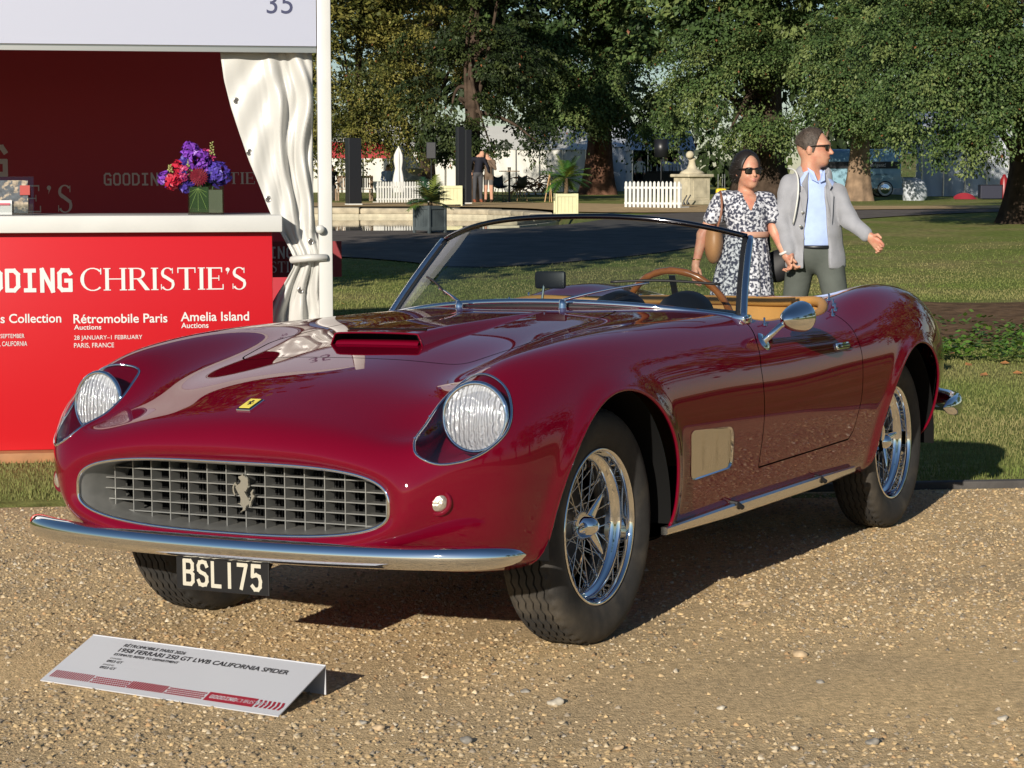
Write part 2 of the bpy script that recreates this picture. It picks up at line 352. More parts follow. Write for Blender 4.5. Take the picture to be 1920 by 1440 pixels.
# grass blades on the lawn in view
def grass(n, seed):
    r = np.random.RandomState(seed); y = 9.15 * np.exp(r.rand(n) * math.log(40 / 9.15)); x = r.uniform(-1, 1, n) * (.275 * y + .8)
    ok = (y > edge_y(x) + np.where(x < -.3, -.14 + .22 * vnoise(x, y, .18, 21), .07)) & ~((x > 3.2) & (y > 17.9) & (y < 23.8) & (r.rand(n) < .93)) & (y < 24 + 16 * r.rand(n) ** 1.5); x, y = x[ok], y[ok]; n = len(x)
    h = r.uniform(.009, .024, n) * (1 + .5 * vnoise(x, y, .8, 2)); w = r.uniform(.0022, .0040, n) * (y / 10) ** .8; a = r.rand(n) * 6.283; l = r.uniform(0, .6, n) * h; b = r.rand(n) * 6.283; z = gz(x, y) - .002
    V = np.empty((n, 3, 3)); V[:, 0] = np.stack([x - w * np.cos(a), y - w * np.sin(a), z], 1); V[:, 1] = np.stack([x + w * np.cos(a), y + w * np.sin(a), z], 1); V[:, 2] = np.stack([x + l * np.cos(b), y + l * np.sin(b), z + h], 1)
    t = np.clip(.9 * vnoise(x, y, 1.1, 7) + .35 * r.rand(n) - .1, 0, 1)[:, None]; C = (1 - t) * np.array([.120, .180, .034]) + t * np.array([.280, .245, .105]); C *= r.uniform(.75, 1.2, (n, 1))
    o = np_mesh('grass', V.reshape(-1, 3), np.arange(3 * n).reshape(-1, 3), attr_mat('grass_blade', rough=.7, spec=.2, trans=.25)); set_col(o, np.repeat(C, 3, 0)); return tag(o, 'short green lawn grass behind and beside the car', 'grass', kind='stuff')
grass(360000, 3)
# asphalt drive, tan path, soil bed: laid over the lawn
def poly_sheet(name, near, far, n, off, m):
    """strip between two polylines of (x, y) points"""
    a = smooth_path(near, n); b = smooth_path(far, n); rows = []
    for t in np.linspace(0, 1, 14): 
        q = a * (1 - t) + b * t; rows.append(np.stack([q[:, 0], q[:, 1], gz(q[:, 0], q[:, 1]) + off], 1))
    o = MB().grid(rows).build(name, m, smooth=True, fix=False); o['kind'] = 'structure'; return o
def gp2(px, py): p = GP(px, py); return (p.x, p.y)
poly_sheet('asphalt_drive', [(-40, 32), (-12, 33), gp2(600, 482), gp2(760, 492), gp2(860, 503), gp2(1100, 490), gp2(1300, 465), (8.5, 50), (12, 54.5), (40, 60)], [(-40, 42.3), (-12, 42.3), (-4, 42.3), (-2.2, 42.3), (-1.0, 42.8), (1.6, 47), (4.4, 54.3), (8.6, 56.5), (14, 58), (40, 63)], 90, .02, ASPH)
poly_sheet('tan_gravel_path', [(-40, 60.0), (-9, 60.0), (-5.6, 60.0), (-2, 59.9), (.4, 58.2), (2.2, 54.5), (4.4, 54.4), (8.6, 56.6), (14, 58.1), (40, 63.1)], [(-40, 69), (-9, 69), (-5.5, 69), (-2, 69.5), (0.5, 69), (3, 66), (6, 63), (9, 61.5), (14, 62), (40, 66)], 90, .03, PATHM)
sx = np.linspace(3.1, 16, 60); rows = []
for t in np.linspace(0, 1, 26):
    y = 18.2 + 5.2 * t + .18 * np.sin(sx * 2.1) * (1 if t > .5 else .6); edge = np.minimum(1, np.minimum((sx - 3.1) * 2, 1)); rows.append(np.stack([sx, y, gz(sx, y) + .012 + .05 * edge * min(1, 6 * min(t, 1 - t)) * (.4 + vnoise(sx, y, .25, 9))], 1))
sb_ = MB().grid(rows).build('soil_bed', SOIL, smooth=True, fix=False); sb_['kind'] = 'structure'
# pond basin and coping
WATER = mat('pond_water', (.012, .013, .008), rough=.03, spec=.6)
nt = WATER.node_tree; n_ = nt.nodes.new('ShaderNodeTexNoise'); n_.inputs['Scale'].default_value = 2.2; tcw = nt.nodes.new('ShaderNodeTexCoord'); mp_ = nt.nodes.new('ShaderNodeMapping'); mp_.inputs['Scale'].default_value = (1, .25, 1)
bw_ = nt.nodes.new('ShaderNodeBump'); bw_.inputs['Strength'].default_value = .06; bw_.inputs['Distance'].default_value = .02
nt.links.new(tcw.outputs['Object'], mp_.inputs[0]); nt.links.new(mp_.outputs[0], n_.inputs['Vector']); nt.links.new(n_.outputs[0], bw_.inputs['Height']); nt.links.new(bw_.outputs[0], nt.nodes['Principled BSDF'].inputs['Normal'])
far_e = smooth_path([(-40, 59.2), (-9, 59.2), (-4.5, 59.0), (-2.0, 58.8), (-.4, 57.6), (.6, 54.8), (.75, 50), (.1, 46), (-1.2, 43.3), (-2.6, 42.6)], 80)
near_e = np.stack([np.linspace(-40, -2.6, 80), np.full(80, 42.55)], 1)
WZ = .245
wt = MB().grid([np.stack([near_e[:, 0], near_e[:, 1], np.full(80, WZ)], 1), np.stack([far_e[:, 0], far_e[:, 1], np.full(80, WZ)], 1)]).build('pond_water', WATER, fix=False); wt['kind'] = 'structure'
COP = mat('old_coping_stone', (.36, .31, .22), rough=.9, var=.3, vscale=4, bump=.9, bscale=9, detail=10)
cop = tag(empty('pond_coping', (-2, 59, .3)), 'low weathered stone coping along the far edge of the pond', 'coping')
fe = [p for p in far_e if p[0] > -16 and p[1] > 44]
for i in range(0, len(fe) - 2, 2):
    a, b = np.array(fe[i]), np.array(fe[i + 2]); c = (a + b) / 2; L = np.linalg.norm(b - a); ang = math.atan2(b[1] - a[1], b[0] - a[0]); top = max(.42, g1(c[0], c[1] + .4)) + random.uniform(-.02, .02)
    MB().box((c[0] + 2, c[1] - 59 + .25, (WZ + top) / 2 - .3 + .05), (L * .985, .62, top - WZ - .06), (0, 0, ang), bev=.05).build('coping_stone', COP, cop, auto=40)
    MB().box((c[0] + 2, c[1] - 59 + .10, WZ + .03 - .3), (L * 1.0, .70, .12), (0, 0, ang), bev=.02).build('coping_ledge', mat('pale_ledge_stone', (.46, .41, .29), rough=.85, var=.2, vscale=5), cop)
# ================================================================ the car
# car frame: x to the rear from the front axle, y to the car's right, z up from the ground; h = |y|
R_CAR = Matrix(((0.47820361, -0.87818772, -0.01037473), (0.87802248, 0.47777863, 0.02835675), (-0.01994573, -0.02266955, 0.99954403)))
T_CAR = Vector((-0.37477865, 6.12172304, CZ - 1.3326362))
M_CAR = Matrix.Translation(T_CAR) @ R_CAR.to_4x4()
PAINT = mat('burgundy_paint', (0.128, 0.0010, 0.0112), rough=0.6, coat=1.0, spec=0.0)
PAINT.node_tree.nodes['Principled BSDF'].inputs['Coat IOR'].default_value = 1.5
CHROME = mat('chrome', (0.86, 0.87, 0.88), rough=0.02, metal=1.0)
STEEL = mat('brushed_steel', (0.55, 0.54, 0.52), rough=0.28, metal=1.0)
ALU = mat('grey_aluminium', (0.29, 0.29, 0.275), rough=0.42, metal=0.6, var=.08, vscale=30)
RUBBER = mat('tyre_rubber', (0.022, 0.021, 0.020), rough=0.75, var=.25, vscale=25, bump=.15, bscale=220, col2=(0.075, 0.062, 0.045), c2scale=7, c2range=(.5, .75))
BLACK = mat('black_trim', (0.008, 0.008, 0.009), rough=0.5)
MATTE = mat('matt_black_underside', (0.006, 0.006, 0.006), rough=0.9, spec=.1)
TAN = mat('tan_leather', (0.50, 0.25, 0.065), rough=0.5, var=.08, vscale=14, bump=.12, bscale=180)
WOOD = mat('varnished_wood', (0.30, 0.10, 0.028), rough=0.22, coat=.8, var=.25, vscale=30)
GLASS = glass('windscreen_glass', (.72, .77, .77), 1.52)  # darker tint stands in for haze and reflections on the glass
COVER = glass('plexiglass_cover', (.93, .93, .94), 1.6)

def oval(h, a, zc, b, n, top):
    k = (np.clip(1 - (np.asarray(h) / a) ** n, 0, 1)) ** (1 / n); return zc + b * k if top else zc - b * k
H0 = np.array([0, .25, .39, .452, .484, .495, .491, .479, .452, .395, .29, .15, 0])
def ring(a, zc, bt, bb, x0, bow, n=3.6, nb=2.6):
    h = H0 / .495 * a; z = np.where(np.arange(13) < 5.5, oval(h, a, zc, bb, nb, False), oval(h, a, zc, bt, n, True)); z[5] = zc
    return [(x0 + bow * (q / a) ** 2, q, w) for q, w in zip(h, z)]
SEC = [ring(.505, .462, .104, .086, -.785, .002),
       ring(.528, .464, .121, .106, -.804, .012, 3.2),
       [(-.745, 0, .318), (-.742, .29, .320), (-.72, .47, .330), (-.715, .565, .362), (-.730, .600, .415), (-.748, .611, .475), (-.760, .606, .53), (-.758, .600, .562), (-.752, .575, .600), (-.752, .50, .619), (-.765, .38, .634), (-.780, .19, .649), (-.786, 0, .653)],
       [(-.60, 0, .285), (-.60, .34, .286), (-.60, .55, .295), (-.60, .66, .335), (-.607, .70, .40), (-.615, .718, .48), (-.63, .718, .56), (-.645, .698, .637), (-.655, .645, .686), (-.660, .550, .650), (-.663, .44, .659), (-.670, .22, .694), (-.675, 0, .704)],
       [(-.42, 0, .25), (-.42, .36, .25), (-.42, .61, .262), (-.42, .715, .305), (-.43, .748, .40), (-.44, .764, .50), (-.455, .764, .61), (-.475, .730, .715), (-.49, .652, .791), (-.50, .558, .765), (-.505, .465, .732), (-.505, .24, .748), (-.505, 0, .758)],
       [(-.22, 0, .23), (-.22, .36, .23), (-.22, .63, .245), (-.22, .735, .29), (-.22, .768, .40), (-.225, .788, .53), (-.235, .785, .66), (-.25, .735, .790), (-.255, .648, .846), (-.26, .552, .820), (-.26, .45, .785), (-.26, .23, .797), (-.26, 0, .804)],
       [(0, 0, .225), (0, .36, .225), (0, .64, .24), (0, .74, .285), (0, .775, .40), (0, .797, .545), (0, .793, .69), (0, .740, .820), (0, .655, .868), (0, .555, .852), (0, .445, .828), (0, .22, .838), (0, 0, .842)],
       [(.35, 0, .22), (.35, .36, .22), (.35, .66, .235), (.35, .742, .275), (.35, .772, .39), (.35, .794, .54), (.35, .789, .70), (.35, .745, .825), (.35, .665, .877), (.35, .56, .876), (.35, .44, .866), (.35, .22, .872), (.35, 0, .875)],
       [(.75, 0, .22), (.75, .36, .22), (.75, .66, .235), (.75, .742, .275), (.75, .770, .39), (.75, .792, .54), (.75, .788, .70), (.75, .750, .815), (.75, .675, .878), (.75, .57, .892), (.75, .45, .897), (.75, .22, .902), (.75, 0, .904)],
       [(1.12, 0, .22), (1.12, .36, .22), (1.12, .66, .235), (1.12, .742, .275), (1.12, .769, .39), (1.12, .793, .54), (1.12, .790, .69), (1.12, .756, .803), (1.12, .685, .869), (1.12, .58, .895), (1.12, .46, .907), (1.12, .22, .916), (1.12, 0, .919)],
       [(1.55, 0, .22), (1.55, .36, .22), (1.55, .66, .235), (1.55, .742, .275), (1.55, .770, .39), (1.55, .796, .54), (1.55, .795, .69), (1.55, .764, .800), (1.55, .700, .858), (1.55, .60, .885), (1.55, .47, .900), (1.55, .22, .912), (1.55, 0, .915)],
       [(1.92, 0, .22), (1.92, .36, .22), (1.92, .66, .235), (1.92, .742, .275), (1.92, .772, .39), (1.92, .800, .54), (1.92, .802, .70), (1.92, .768, .812), (1.92, .695, .868), (1.92, .59, .890), (1.92, .46, .897), (1.92, .22, .902), (1.92, 0, .904)],
       [(2.25, 0, .225), (2.25, .36, .225), (2.25, .65, .24), (2.25, .742, .285), (2.25, .778, .40), (2.25, .810, .56), (2.25, .812, .72), (2.25, .768, .858), (2.25, .680, .925), (2.25, .57, .912), (2.25, .44, .896), (2.25, .22, .897), (2.25, 0, .899)],
       [(2.60, 0, .235), (2.60, .36, .235), (2.60, .64, .25), (2.60, .738, .30), (2.60, .780, .42), (2.60, .815, .58), (2.60, .812, .745), (2.60, .760, .890), (2.60, .660, .952), (2.60, .54, .936), (2.60, .42, .908), (2.60, .21, .903), (2.60, 0, .904)],
       [(2.95, 0, .26), (2.95, .35, .26), (2.95, .61, .275), (2.95, .705, .33), (2.95, .755, .44), (2.95, .788, .59), (2.95, .782, .745), (2.95, .722, .876), (2.95, .615, .926), (2.95, .50, .910), (2.95, .39, .888), (2.95, .20, .884), (2.95, 0, .885)],
       [(3.25, 0, .30), (3.25, .33, .30), (3.25, .56, .315), (3.25, .645, .37), (3.255, .690, .46), (3.26, .716, .58), (3.26, .706, .705), (3.255, .645, .805), (3.25, .545, .848), (3.25, .44, .850), (3.25, .34, .848), (3.25, .17, .850), (3.25, 0, .850)],
       [(3.46, 0, .36), (3.46, .27, .36), (3.46, .45, .37), (3.47, .53, .41), (3.485, .57, .48), (3.495, .59, .565), (3.49, .58, .65), (3.475, .53, .72), (3.465, .445, .755), (3.46, .36, .765), (3.46, .28, .768), (3.46, .14, .770), (3.46, 0, .771)],
       [(3.56, 0, .45), (3.56, .15, .45), (3.56, .25, .455), (3.57, .30, .47), (3.58, .325, .51), (3.585, .335, .56), (3.585, .33, .60), (3.58, .30, .635), (3.57, .25, .655), (3.57, .20, .66), (3.57, .15, .66), (3.57, .08, .66), (3.57, 0, .66)]]
NET = np.array(SEC, float)
def dense(net, nu, nv):
    du = np.linalg.norm(np.diff(net, axis=0), axis=2).mean(1); tu = np.r_[0, np.cumsum(du)]
    ext = np.concatenate([net * 1, (net[:, -2:-5:-1] * [1, -1, 1])], 1); ext = np.concatenate([net[:, 3:0:-1] * [1, -1, 1], ext], 1)   # mirrored ends keep the centre line smooth
    dv = np.linalg.norm(np.diff(ext, axis=1), axis=2).mean(0); tv = np.r_[0, np.cumsum(dv)]
    qu = np.linspace(0, tu[-1], nu); A = nspline(tu, ext, qu)
    qv = np.linspace(tv[3], tv[-4], nv); B = np.swapaxes(nspline(tv, np.swapaxes(A, 0, 1), qv), 0, 1)
    B[:, 0, 1] = 0; B[:, -1, 1] = 0
    return B
NU, NV = 420, 190
BODY = dense(NET, NU, NV)
def gsm(G, sig, axis):
    k = int(3 * sig) + 1; w = np.exp(-.5 * (np.arange(-k, k + 1) / sig) ** 2); w /= w.sum()
    if axis == 0:
        a = 2 * G[:1] - G[1:k + 1][::-1]; b = 2 * G[-1:] - G[-k - 1:-1][::-1]; E = np.concatenate([a, G, b], 0)
        return sum(w[i] * E[i:i + G.shape[0]] for i in range(2 * k + 1))
    m = np.array([1, -1, 1]); a = G[:, 1:k + 1][:, ::-1] * m; b = G[:, -k - 1:-1][:, ::-1] * m; E = np.concatenate([a, G, b], 1)
    return sum(w[i] * E[:, i:i + G.shape[1]] for i in range(2 * k + 1))
S_ = gsm(gsm(BODY, 5.0, 0), 3.0, 1)
wgt = np.clip((np.arange(NU) - 4) / 18, 0, 1)[:, None, None]; BODY = BODY * (1 - wgt) + S_ * wgt
BODY[:, 0, 1] = 0; BODY[:, -1, 1] = 0
def _exact():                                            # the true oval of the mouth, blended into the first rows
    h = H0 / .495; cb = np.clip(h, 0, 1) ** (2.6 / 2); ct = np.clip(h, 0, 1) ** (3.6 / 2); th = np.where(np.arange(13) <= 5, -np.arccos(cb), np.arccos(ct)); jf = np.interp(np.linspace(0, 1, NV), np.linspace(0, 1, 13), np.arange(13)); q = np.interp(_JF, np.arange(13), th)
    n = np.where(q < 0, 2.6, 3.6); hh = .505 * np.abs(np.cos(q)) ** (2 / n); zz = .462 + np.where(q < 0, -.086, .104) * np.abs(np.sin(q)) ** (2 / n)
    return np.stack([-.785 + .002 * (hh / .505) ** 2, hh, zz], 1)
_dv = np.linalg.norm(np.diff(NET, axis=1), axis=2).mean(0); _tv = np.r_[0, np.cumsum(_dv)]; _JF = np.interp(np.linspace(0, _tv[-1], NV), _tv, np.arange(13))
_dl = _exact() - BODY[0]
for _k in range(14): BODY[_k] += _dl * (1 - _k / 14) ** 2
BODY[:, 0, 1] = 0; BODY[:, -1, 1] = 0
ARCH = ((0.0, .335, .388), (2.60, .335, .392))
X, Hh, Z = BODY[..., 0], BODY[..., 1], BODY[..., 2]
for cx, cz, r in ARCH:                                   # rolled flare round the arches
    d = np.hypot(X - cx, Z - cz) - r; side = np.clip((Hh - .60) / .10, 0, 1) * np.clip((.84 - Z) / .1, 0, 1)
    BODY[..., 1] += side * .013 * np.exp(-(np.clip(d, 0, 9) / .035) ** 2)
X, Hh, Z = BODY[..., 0], BODY[..., 1], BODY[..., 2]
gu = np.gradient(BODY, axis=0); gv = np.gradient(BODY, axis=1); NRM = np.cross(gu, gv); NRM /= np.linalg.norm(NRM, axis=2, keepdims=True) + 1e-12
if (NRM[NU // 2, NV // 2] @ np.array([0, 1, 0])) < 0: NRM = -NRM
NRM[:, 0, 1] = 0; NRM[:, -1, 1] = 0
from mathutils.bvhtree import BVHTree
_bv = [tuple(p) for p in BODY.reshape(-1, 3)]
_bf = [(i * NV + j, i * NV + j + 1, (i + 1) * NV + j + 1, (i + 1) * NV + j) for i in range(NU - 1) for j in range(NV - 1)]
BVH = BVHTree.FromPolygons(_bv, _bf)
def side_h(x, z):
    r = BVH.ray_cast(Vector((x, 2, z)), Vector((0, -1, 0))); return r[0].y if r[0] else .78
def top_z(x, h):
    r = BVH.ray_cast(Vector((x, h, 2)), Vector((0, 0, -1))); return r[0].z if r[0] else .9
def pixel_ray(px, py):
    d = Vector(((px - 960) / FPX, -(py - 720) / FPX, -1)); d = cam.rotation_euler.to_matrix() @ d
    return (R_CAR.transposed() @ (Vector((0, 0, CZ)) - T_CAR)), (R_CAR.transposed() @ d).normalized()
def on_body(px, py):
    """where the photograph's pixel meets the left side of the body, as (x, h, z)"""
    o, d = pixel_ray(px, py); o = Vector((o.x, -o.y, o.z)); d = Vector((d.x, -d.y, d.z)); r = BVH.ray_cast(o, d)
    return np.array(r[0]) if r[0] else None
def clip_panel(name, m, K, parent, sides=(1, -1), off=0.0, step=1):
    """the part of the body surface where the field K is positive"""
    G = (BODY + NRM * off)[::step, ::step]; N = NRM[::step, ::step]; K = K[::step, ::step]; nu, nv = K.shape
    Vg = G.reshape(-1, 3); Ng = N.reshape(-1, 3); k = K.ravel(); idx = np.arange(nu * nv).reshape(nu, nv)
    Q = np.stack([idx[:-1, :-1], idx[:-1, 1:], idx[1:, 1:], idx[1:, :-1]], -1).reshape(-1, 4); pos = (k[Q] > 0)
    full = Q[pos.all(1)]; part = Q[pos.any(1) & ~pos.all(1)]
    V = [tuple(p) for p in Vg]; NN = [tuple(p) for p in Ng]; F = [tuple(q) for q in full]; ed = {}
    def cut(a, b):
        key = (min(a, b), max(a, b))
        if key not in ed:
            t = k[a] / (k[a] - k[b]); p = Vg[a] + t * (Vg[b] - Vg[a]); n = Ng[a] + t * (Ng[b] - Ng[a])
            V.append(tuple(p)); NN.append(tuple(n / (np.linalg.norm(n) + 1e-12))); ed[key] = len(V) - 1
        return ed[key]
    for q in part:
        for tri in ((q[0], q[1], q[2]), (q[0], q[2], q[3])):
            out = []
            for i in range(3):
                a, b = int(tri[i]), int(tri[(i + 1) % 3])
                if k[a] > 0: out.append(a)
                if (k[a] > 0) != (k[b] > 0): out.append(cut(a, b))
            if len(out) >= 3: F.append(tuple(out))
    V = np.array(V); NN = np.array(NN); used = np.unique(np.concatenate([np.array(f) for f in F])); mp = -np.ones(len(V), int); mp[used] = np.arange(len(used))
    V = V[used]; NN = NN[used]; F = [tuple(int(i) for i in mp[list(f)]) for f in F]
    AV, AF, AN = [], [], []
    for s in sides:                                       # s = +1: the car's left (y negative)
        o = sum(len(a) for a in AV); AV.append(V * [1, -s, 1]); AN.append(NN * [1, -s, 1])
        AF += [tuple(i + o for i in (f[::-1] if s > 0 else f)) for f in F]
    AV = np.vstack(AV); AN = np.vstack(AN)
    me = bpy.data.meshes.new(name); me.from_pydata(AV.tolist(), [], AF); me.update()
    fn = np.zeros(len(me.polygons) * 3); me.polygons.foreach_get('normal', fn); fn = fn.reshape(-1, 3)
    vi = np.array([p.vertices[0] for p in me.polygons])
    if (fn * AN[vi]).sum(1).mean() < 0: me.flip_normals()
    me.polygons.foreach_set('use_smooth', np.ones(len(me.polygons), bool))
    me.normals_split_custom_set_from_vertices(AN.tolist())
    return link(name, me, m, parent)

car = empty('sports_car'); car.matrix_world = M_CAR
tag(car, 'glossy burgundy open two-seat classic sports car with wire wheels parked on gravel', 'car')
# ---- fields
def arch_d(i): return np.maximum(np.hypot(X - ARCH[i][0], Z - ARCH[i][1]) - ARCH[i][2], np.maximum(.46 - Hh, Z - .80))
# headlamp cover outline, traced on the left wing
cov_px = [(245, 640), (300, 520), (400, 375), (500, 275), (570, 222), (640, 198), (720, 215), (790, 275), (825, 370), (828, 440), (800, 540), (740, 610), (660, 670), (560, 715), (470, 735), (380, 738), (300, 710), (255, 675)]
cov3 = np.array([q for q in (on_body(700 + .3125 * a, 640 + .3125 * b) for a, b in cov_px) if q is not None])
cov3 = smooth_path(cov3, 72, closed=True)
CD = np.array([-.70, .22, .68]); CD /= np.linalg.norm(CD); CE1 = np.cross([0, 0, 1], CD); CE1 /= np.linalg.norm(CE1); CE2 = np.cross(CD, CE1)
COV = sdist(np.stack([cov3 @ CE1, cov3 @ CE2], 1), BODY @ CE1, BODY @ CE2); COV = np.where((X < -.2) & (Hh > .3) & (Z > .45), COV, 9)
# cockpit opening in plan
ck = [(.98, 0), (1.0, .25), (1.06, .46), (1.13, .615), (1.20, .668), (1.5, .690), (1.80, .690), (1.98, .665), (2.10, .60), (2.19, .48), (2.245, .30), (2.26, 0)]
ckp = smooth_path(ck, 60); ckpoly = np.vstack([ckp, (ckp[1:-1] * [1, -1])[::-1]])
CKP = np.where(Z > .6, sdist(ckpoly, X, Hh), 9)
def rounded(poly, r, n=6):
    out = []; P = [np.array(p, float) for p in poly]; k = len(P)
    for i in range(k):
        a, b, c = P[i - 1], P[i], P[(i + 1) % k]; u = (a - b) / np.linalg.norm(a - b); v = (c - b) / np.linalg.norm(c - b)
        for t in np.linspace(0, 1, n): out.append(b + u * r * (1 - t) ** 2 + v * r * t ** 2)
    return np.array(out)
# bonnet in plan
hd = [on_body(*q) for q in ((875, 683), (972, 658), (1050, 638), (1128, 619), (1180, 603))]
hd = np.array(hd)[:, :2]
hood = rounded([(-.226, -.2), (-.222, .15), (-.192, .385), (.05, .435), (.35, .43), (.66, .40), (.885, .35), (.86, .1), (.85, -.2)], .05)
hp = hood[hood[:, 1] > .01]; hoodpoly = np.vstack([hp, (hp * [1, -1])[::-1]])
HOOD = np.where(Z > .6, sdist(hoodpoly, X, Hh), 9)
# door, seen from the side
dr = [(1.05, .395), (1.045, .55), (1.04, .72), (1.075, .80), (1.135, .862), (1.15, .95), (1.93, .95), (1.925, .86), (1.955, .80), (1.975, .72), (1.97, .55), (1.94, .44), (1.90, .41), (1.5, .402)]
DOOR = np.where(Hh > .55, sdist(dr, X, Z), 9)
VENT_Q = [(.450, .568), (.785, .553), (.815, .420), (.492, .411)]
ventpoly = rounded(VENT_Q, .035)
VENT = np.where(Hh > .55, sdist(ventpoly, X, Z), 9)
GAP = .0028
solid = np.minimum.reduce([arch_d(0), arch_d(1), COV, CKP])
clip_panel('body_shell', PAINT, np.minimum.reduce([solid, HOOD - GAP, DOOR - GAP, VENT]), car)
clip_panel('bonnet', PAINT, np.minimum.reduce([-HOOD - GAP, CKP]), car)
dk = np.minimum.reduce([-DOOR - GAP, CKP, arch_d(1)])
doors = [clip_panel('door', PAINT, dk, car, sides=(s,)) for s in (1, -1)]
clip_panel('inner_shell', MATTE, np.minimum.reduce([solid - .012, COV - .02, VENT - .004]), car, off=-.014, step=3)
for s in (1, -1):
    clip_panel('headlight_cover', COVER, np.where(COV < 8, -COV - .002, -1), car, sides=(s,))
def S(p, s): return (p[0], -p[1] * s, p[2])               # s = +1 car's left
# arch lips and wheel wells
for s in (1, -1):
    for i, (cx, cz, r) in enumerate(ARCH):
        pts = []
        for a in np.radians(np.linspace(-22, 202, 80)):
            x, z = cx + r * math.cos(a), cz + r * math.sin(a)
            if z < .27: continue
            pts.append(S((x, side_h(x, max(z, .25)) - .004, z), s))
        MB().tube(pts, .0055, 8).build('arch_lip', PAINT, car, smooth=True)
        w = MB(); a = np.radians(np.linspace(-6, 186, 40)); rr = r + .004
        w.grid([[S((cx + rr * math.cos(t), hh, cz + rr * math.sin(t)), s) for t in a] for hh in (.44, .60, .70, .755)])
        w.grid([[S((cx + q * math.cos(t), .44, cz + q * math.sin(t)), s) for t in a] for q in (rr, rr * .5, .01)])
        w.build('wheel_well', MATTE, car, smooth=True)
# ---- nose: duct, egg-crate grille, emblem
mouth = BODY[0]; half = np.vstack([mouth * [1, -1, 1], (mouth[1:-1] * [1, 1, 1])[::-1]])   # full rim loop
g = MB()
ctr = np.array([-.70, 0, .466])
def rim(sc_, dx): return np.stack([half[:, 0] * 0 + half[:, 0] + dx, half[:, 1] * sc_, .466 + (half[:, 2] - .466) * sc_], 1)
g.grid([rim(1.0, 0), rim(.985, .012), rim(.965, .05), rim(.94, .11), rim(.92, .16)], wrap=True)
grille = g.build('grille', ALU, car, smooth=True)
MB().tube(np.vstack([half, half[:1]]) + [-.002, 0, 0], .0055, 8, cap=False).build('grille_rim', CHROME, grille, smooth=True)
GX = -.700
def zspan(y, sc_=.962):
    a = .505 * sc_; q = abs(y) / a; return .462 - .086 * sc_ * max(0, 1 - q ** 2.6) ** .385, .462 + .104 * sc_ * max(0, 1 - q ** 3.6) ** .278
def yspan(z, sc_=.962):
    t = z > .462; b = (.104 if t else .086) * sc_; n = 3.6 if t else 2.6; return .505 * sc_ * max(0, 1 - (abs(z - .462) / b) ** n) ** (1 / n)
for k in range(-7, 8):
    y = k * .0635
    z0, z1 = zspan(y)
    MB().box((GX + .022, y, (z0 + z1) / 2), (.044, .003, z1 - z0)).build('grille_bar', ALU, grille)
for z in (.405, .4345, .464, .4935, .523, .548):
    w = yspan(z); MB().box((GX + .0225, 0, z), (.040, 2 * w, .003)).build('grille_bar', ALU, grille)
gb = MB(); gb.box((-.60, 0, .466), (.01, 1.0, .22)); gb.build('radiator', MATTE, grille)
core = MB()
for k in range(60): core.box((-.608, -.30 + k * .0102, .45), (.004, .003, .15))
core.build('radiator_core', mat('radiator_fins', (.03, .03, .03), rough=.5, metal=.5), grille)
hz = [(640, 170), (720, 150), (790, 95), (815, 150), (870, 175), (930, 215), (965, 270), (960, 330), (975, 400), (955, 440), (965, 500), (925, 490), (935, 550), (890, 560), (905, 620), (830, 600), (850, 660), (920, 760), (960, 830), (990, 890), (1030, 900), (1060, 800), (1050, 700), (1040, 640), (1110, 545), (1140, 590), (1100, 650), (1120, 700), (1180, 735), (1110, 830), (1060, 920), (1060, 960), (1010, 1070), (985, 1075), (975, 990), (900, 1040), (860, 1130), (860, 1180), (800, 1200), (740, 1220), (700, 1270), (690, 1250), (770, 1170), (775, 1110), (690, 1020), (580, 990), (690, 980), (705, 860), (680, 760), (600, 640), (530, 500), (560, 460), (500, 440), (480, 560), (500, 660), (520, 700), (500, 780), (470, 700), (440, 640), (435, 500), (480, 400), (530, 350), (600, 440), (700, 370), (720, 300), (640, 220)]
hz2 = [((-(a - 790) / 16 * .00155), .472 - (b - 690) / 16 * .00142) for a, b in hz]
MB().prism(hz2, GX - .012, GX - .004, 'X').build('horse_emblem', mat('satin_silver', (.62, .60, .53), rough=.3, metal=.9), grille)
# ---- badge on the nose
bz = Vector((-.671, 0, top_z(-.671, 0))); bn = BVH.find_nearest(bz)[1]
bx = Vector((1, 0, (top_z(-.65, 0) - top_z(-.69, 0)) / .04)).normalized(); bw = bx.cross(Vector((0, 1, 0)))
if bw.z < 0: bw = -bw
BM = Matrix((bx, Vector((0, 1, 0)), bx.cross(Vector((0, 1, 0))))).transposed()
badge = MB().box(bz + BM.col[2] * .001, (.072, .046, .008), BM, bev=.002).build('nose_badge', CHROME, car)
MB().box(bz + BM.col[2] * .0045, (.066, .040, .004), BM).build('badge_border', BLACK, badge)
MB().box(bz + BM.col[2] * .0062 + BM.col[0] * .002, (.058, .034, .003), BM).build('badge_face', mat('badge_yellow', (.80, .66, .10), rough=.3), badge)
hb = MB(); hb.add([bz + BM.col[2] * .0082 + BM.col[0] * (.004 - (b - 690) * .000031) * -1 * -1 + BM.col[1] * (-(a - 790) * .000028) for a, b in hz], [tuple(range(len(hz)))]); hb.build('badge_horse', BLACK, badge)
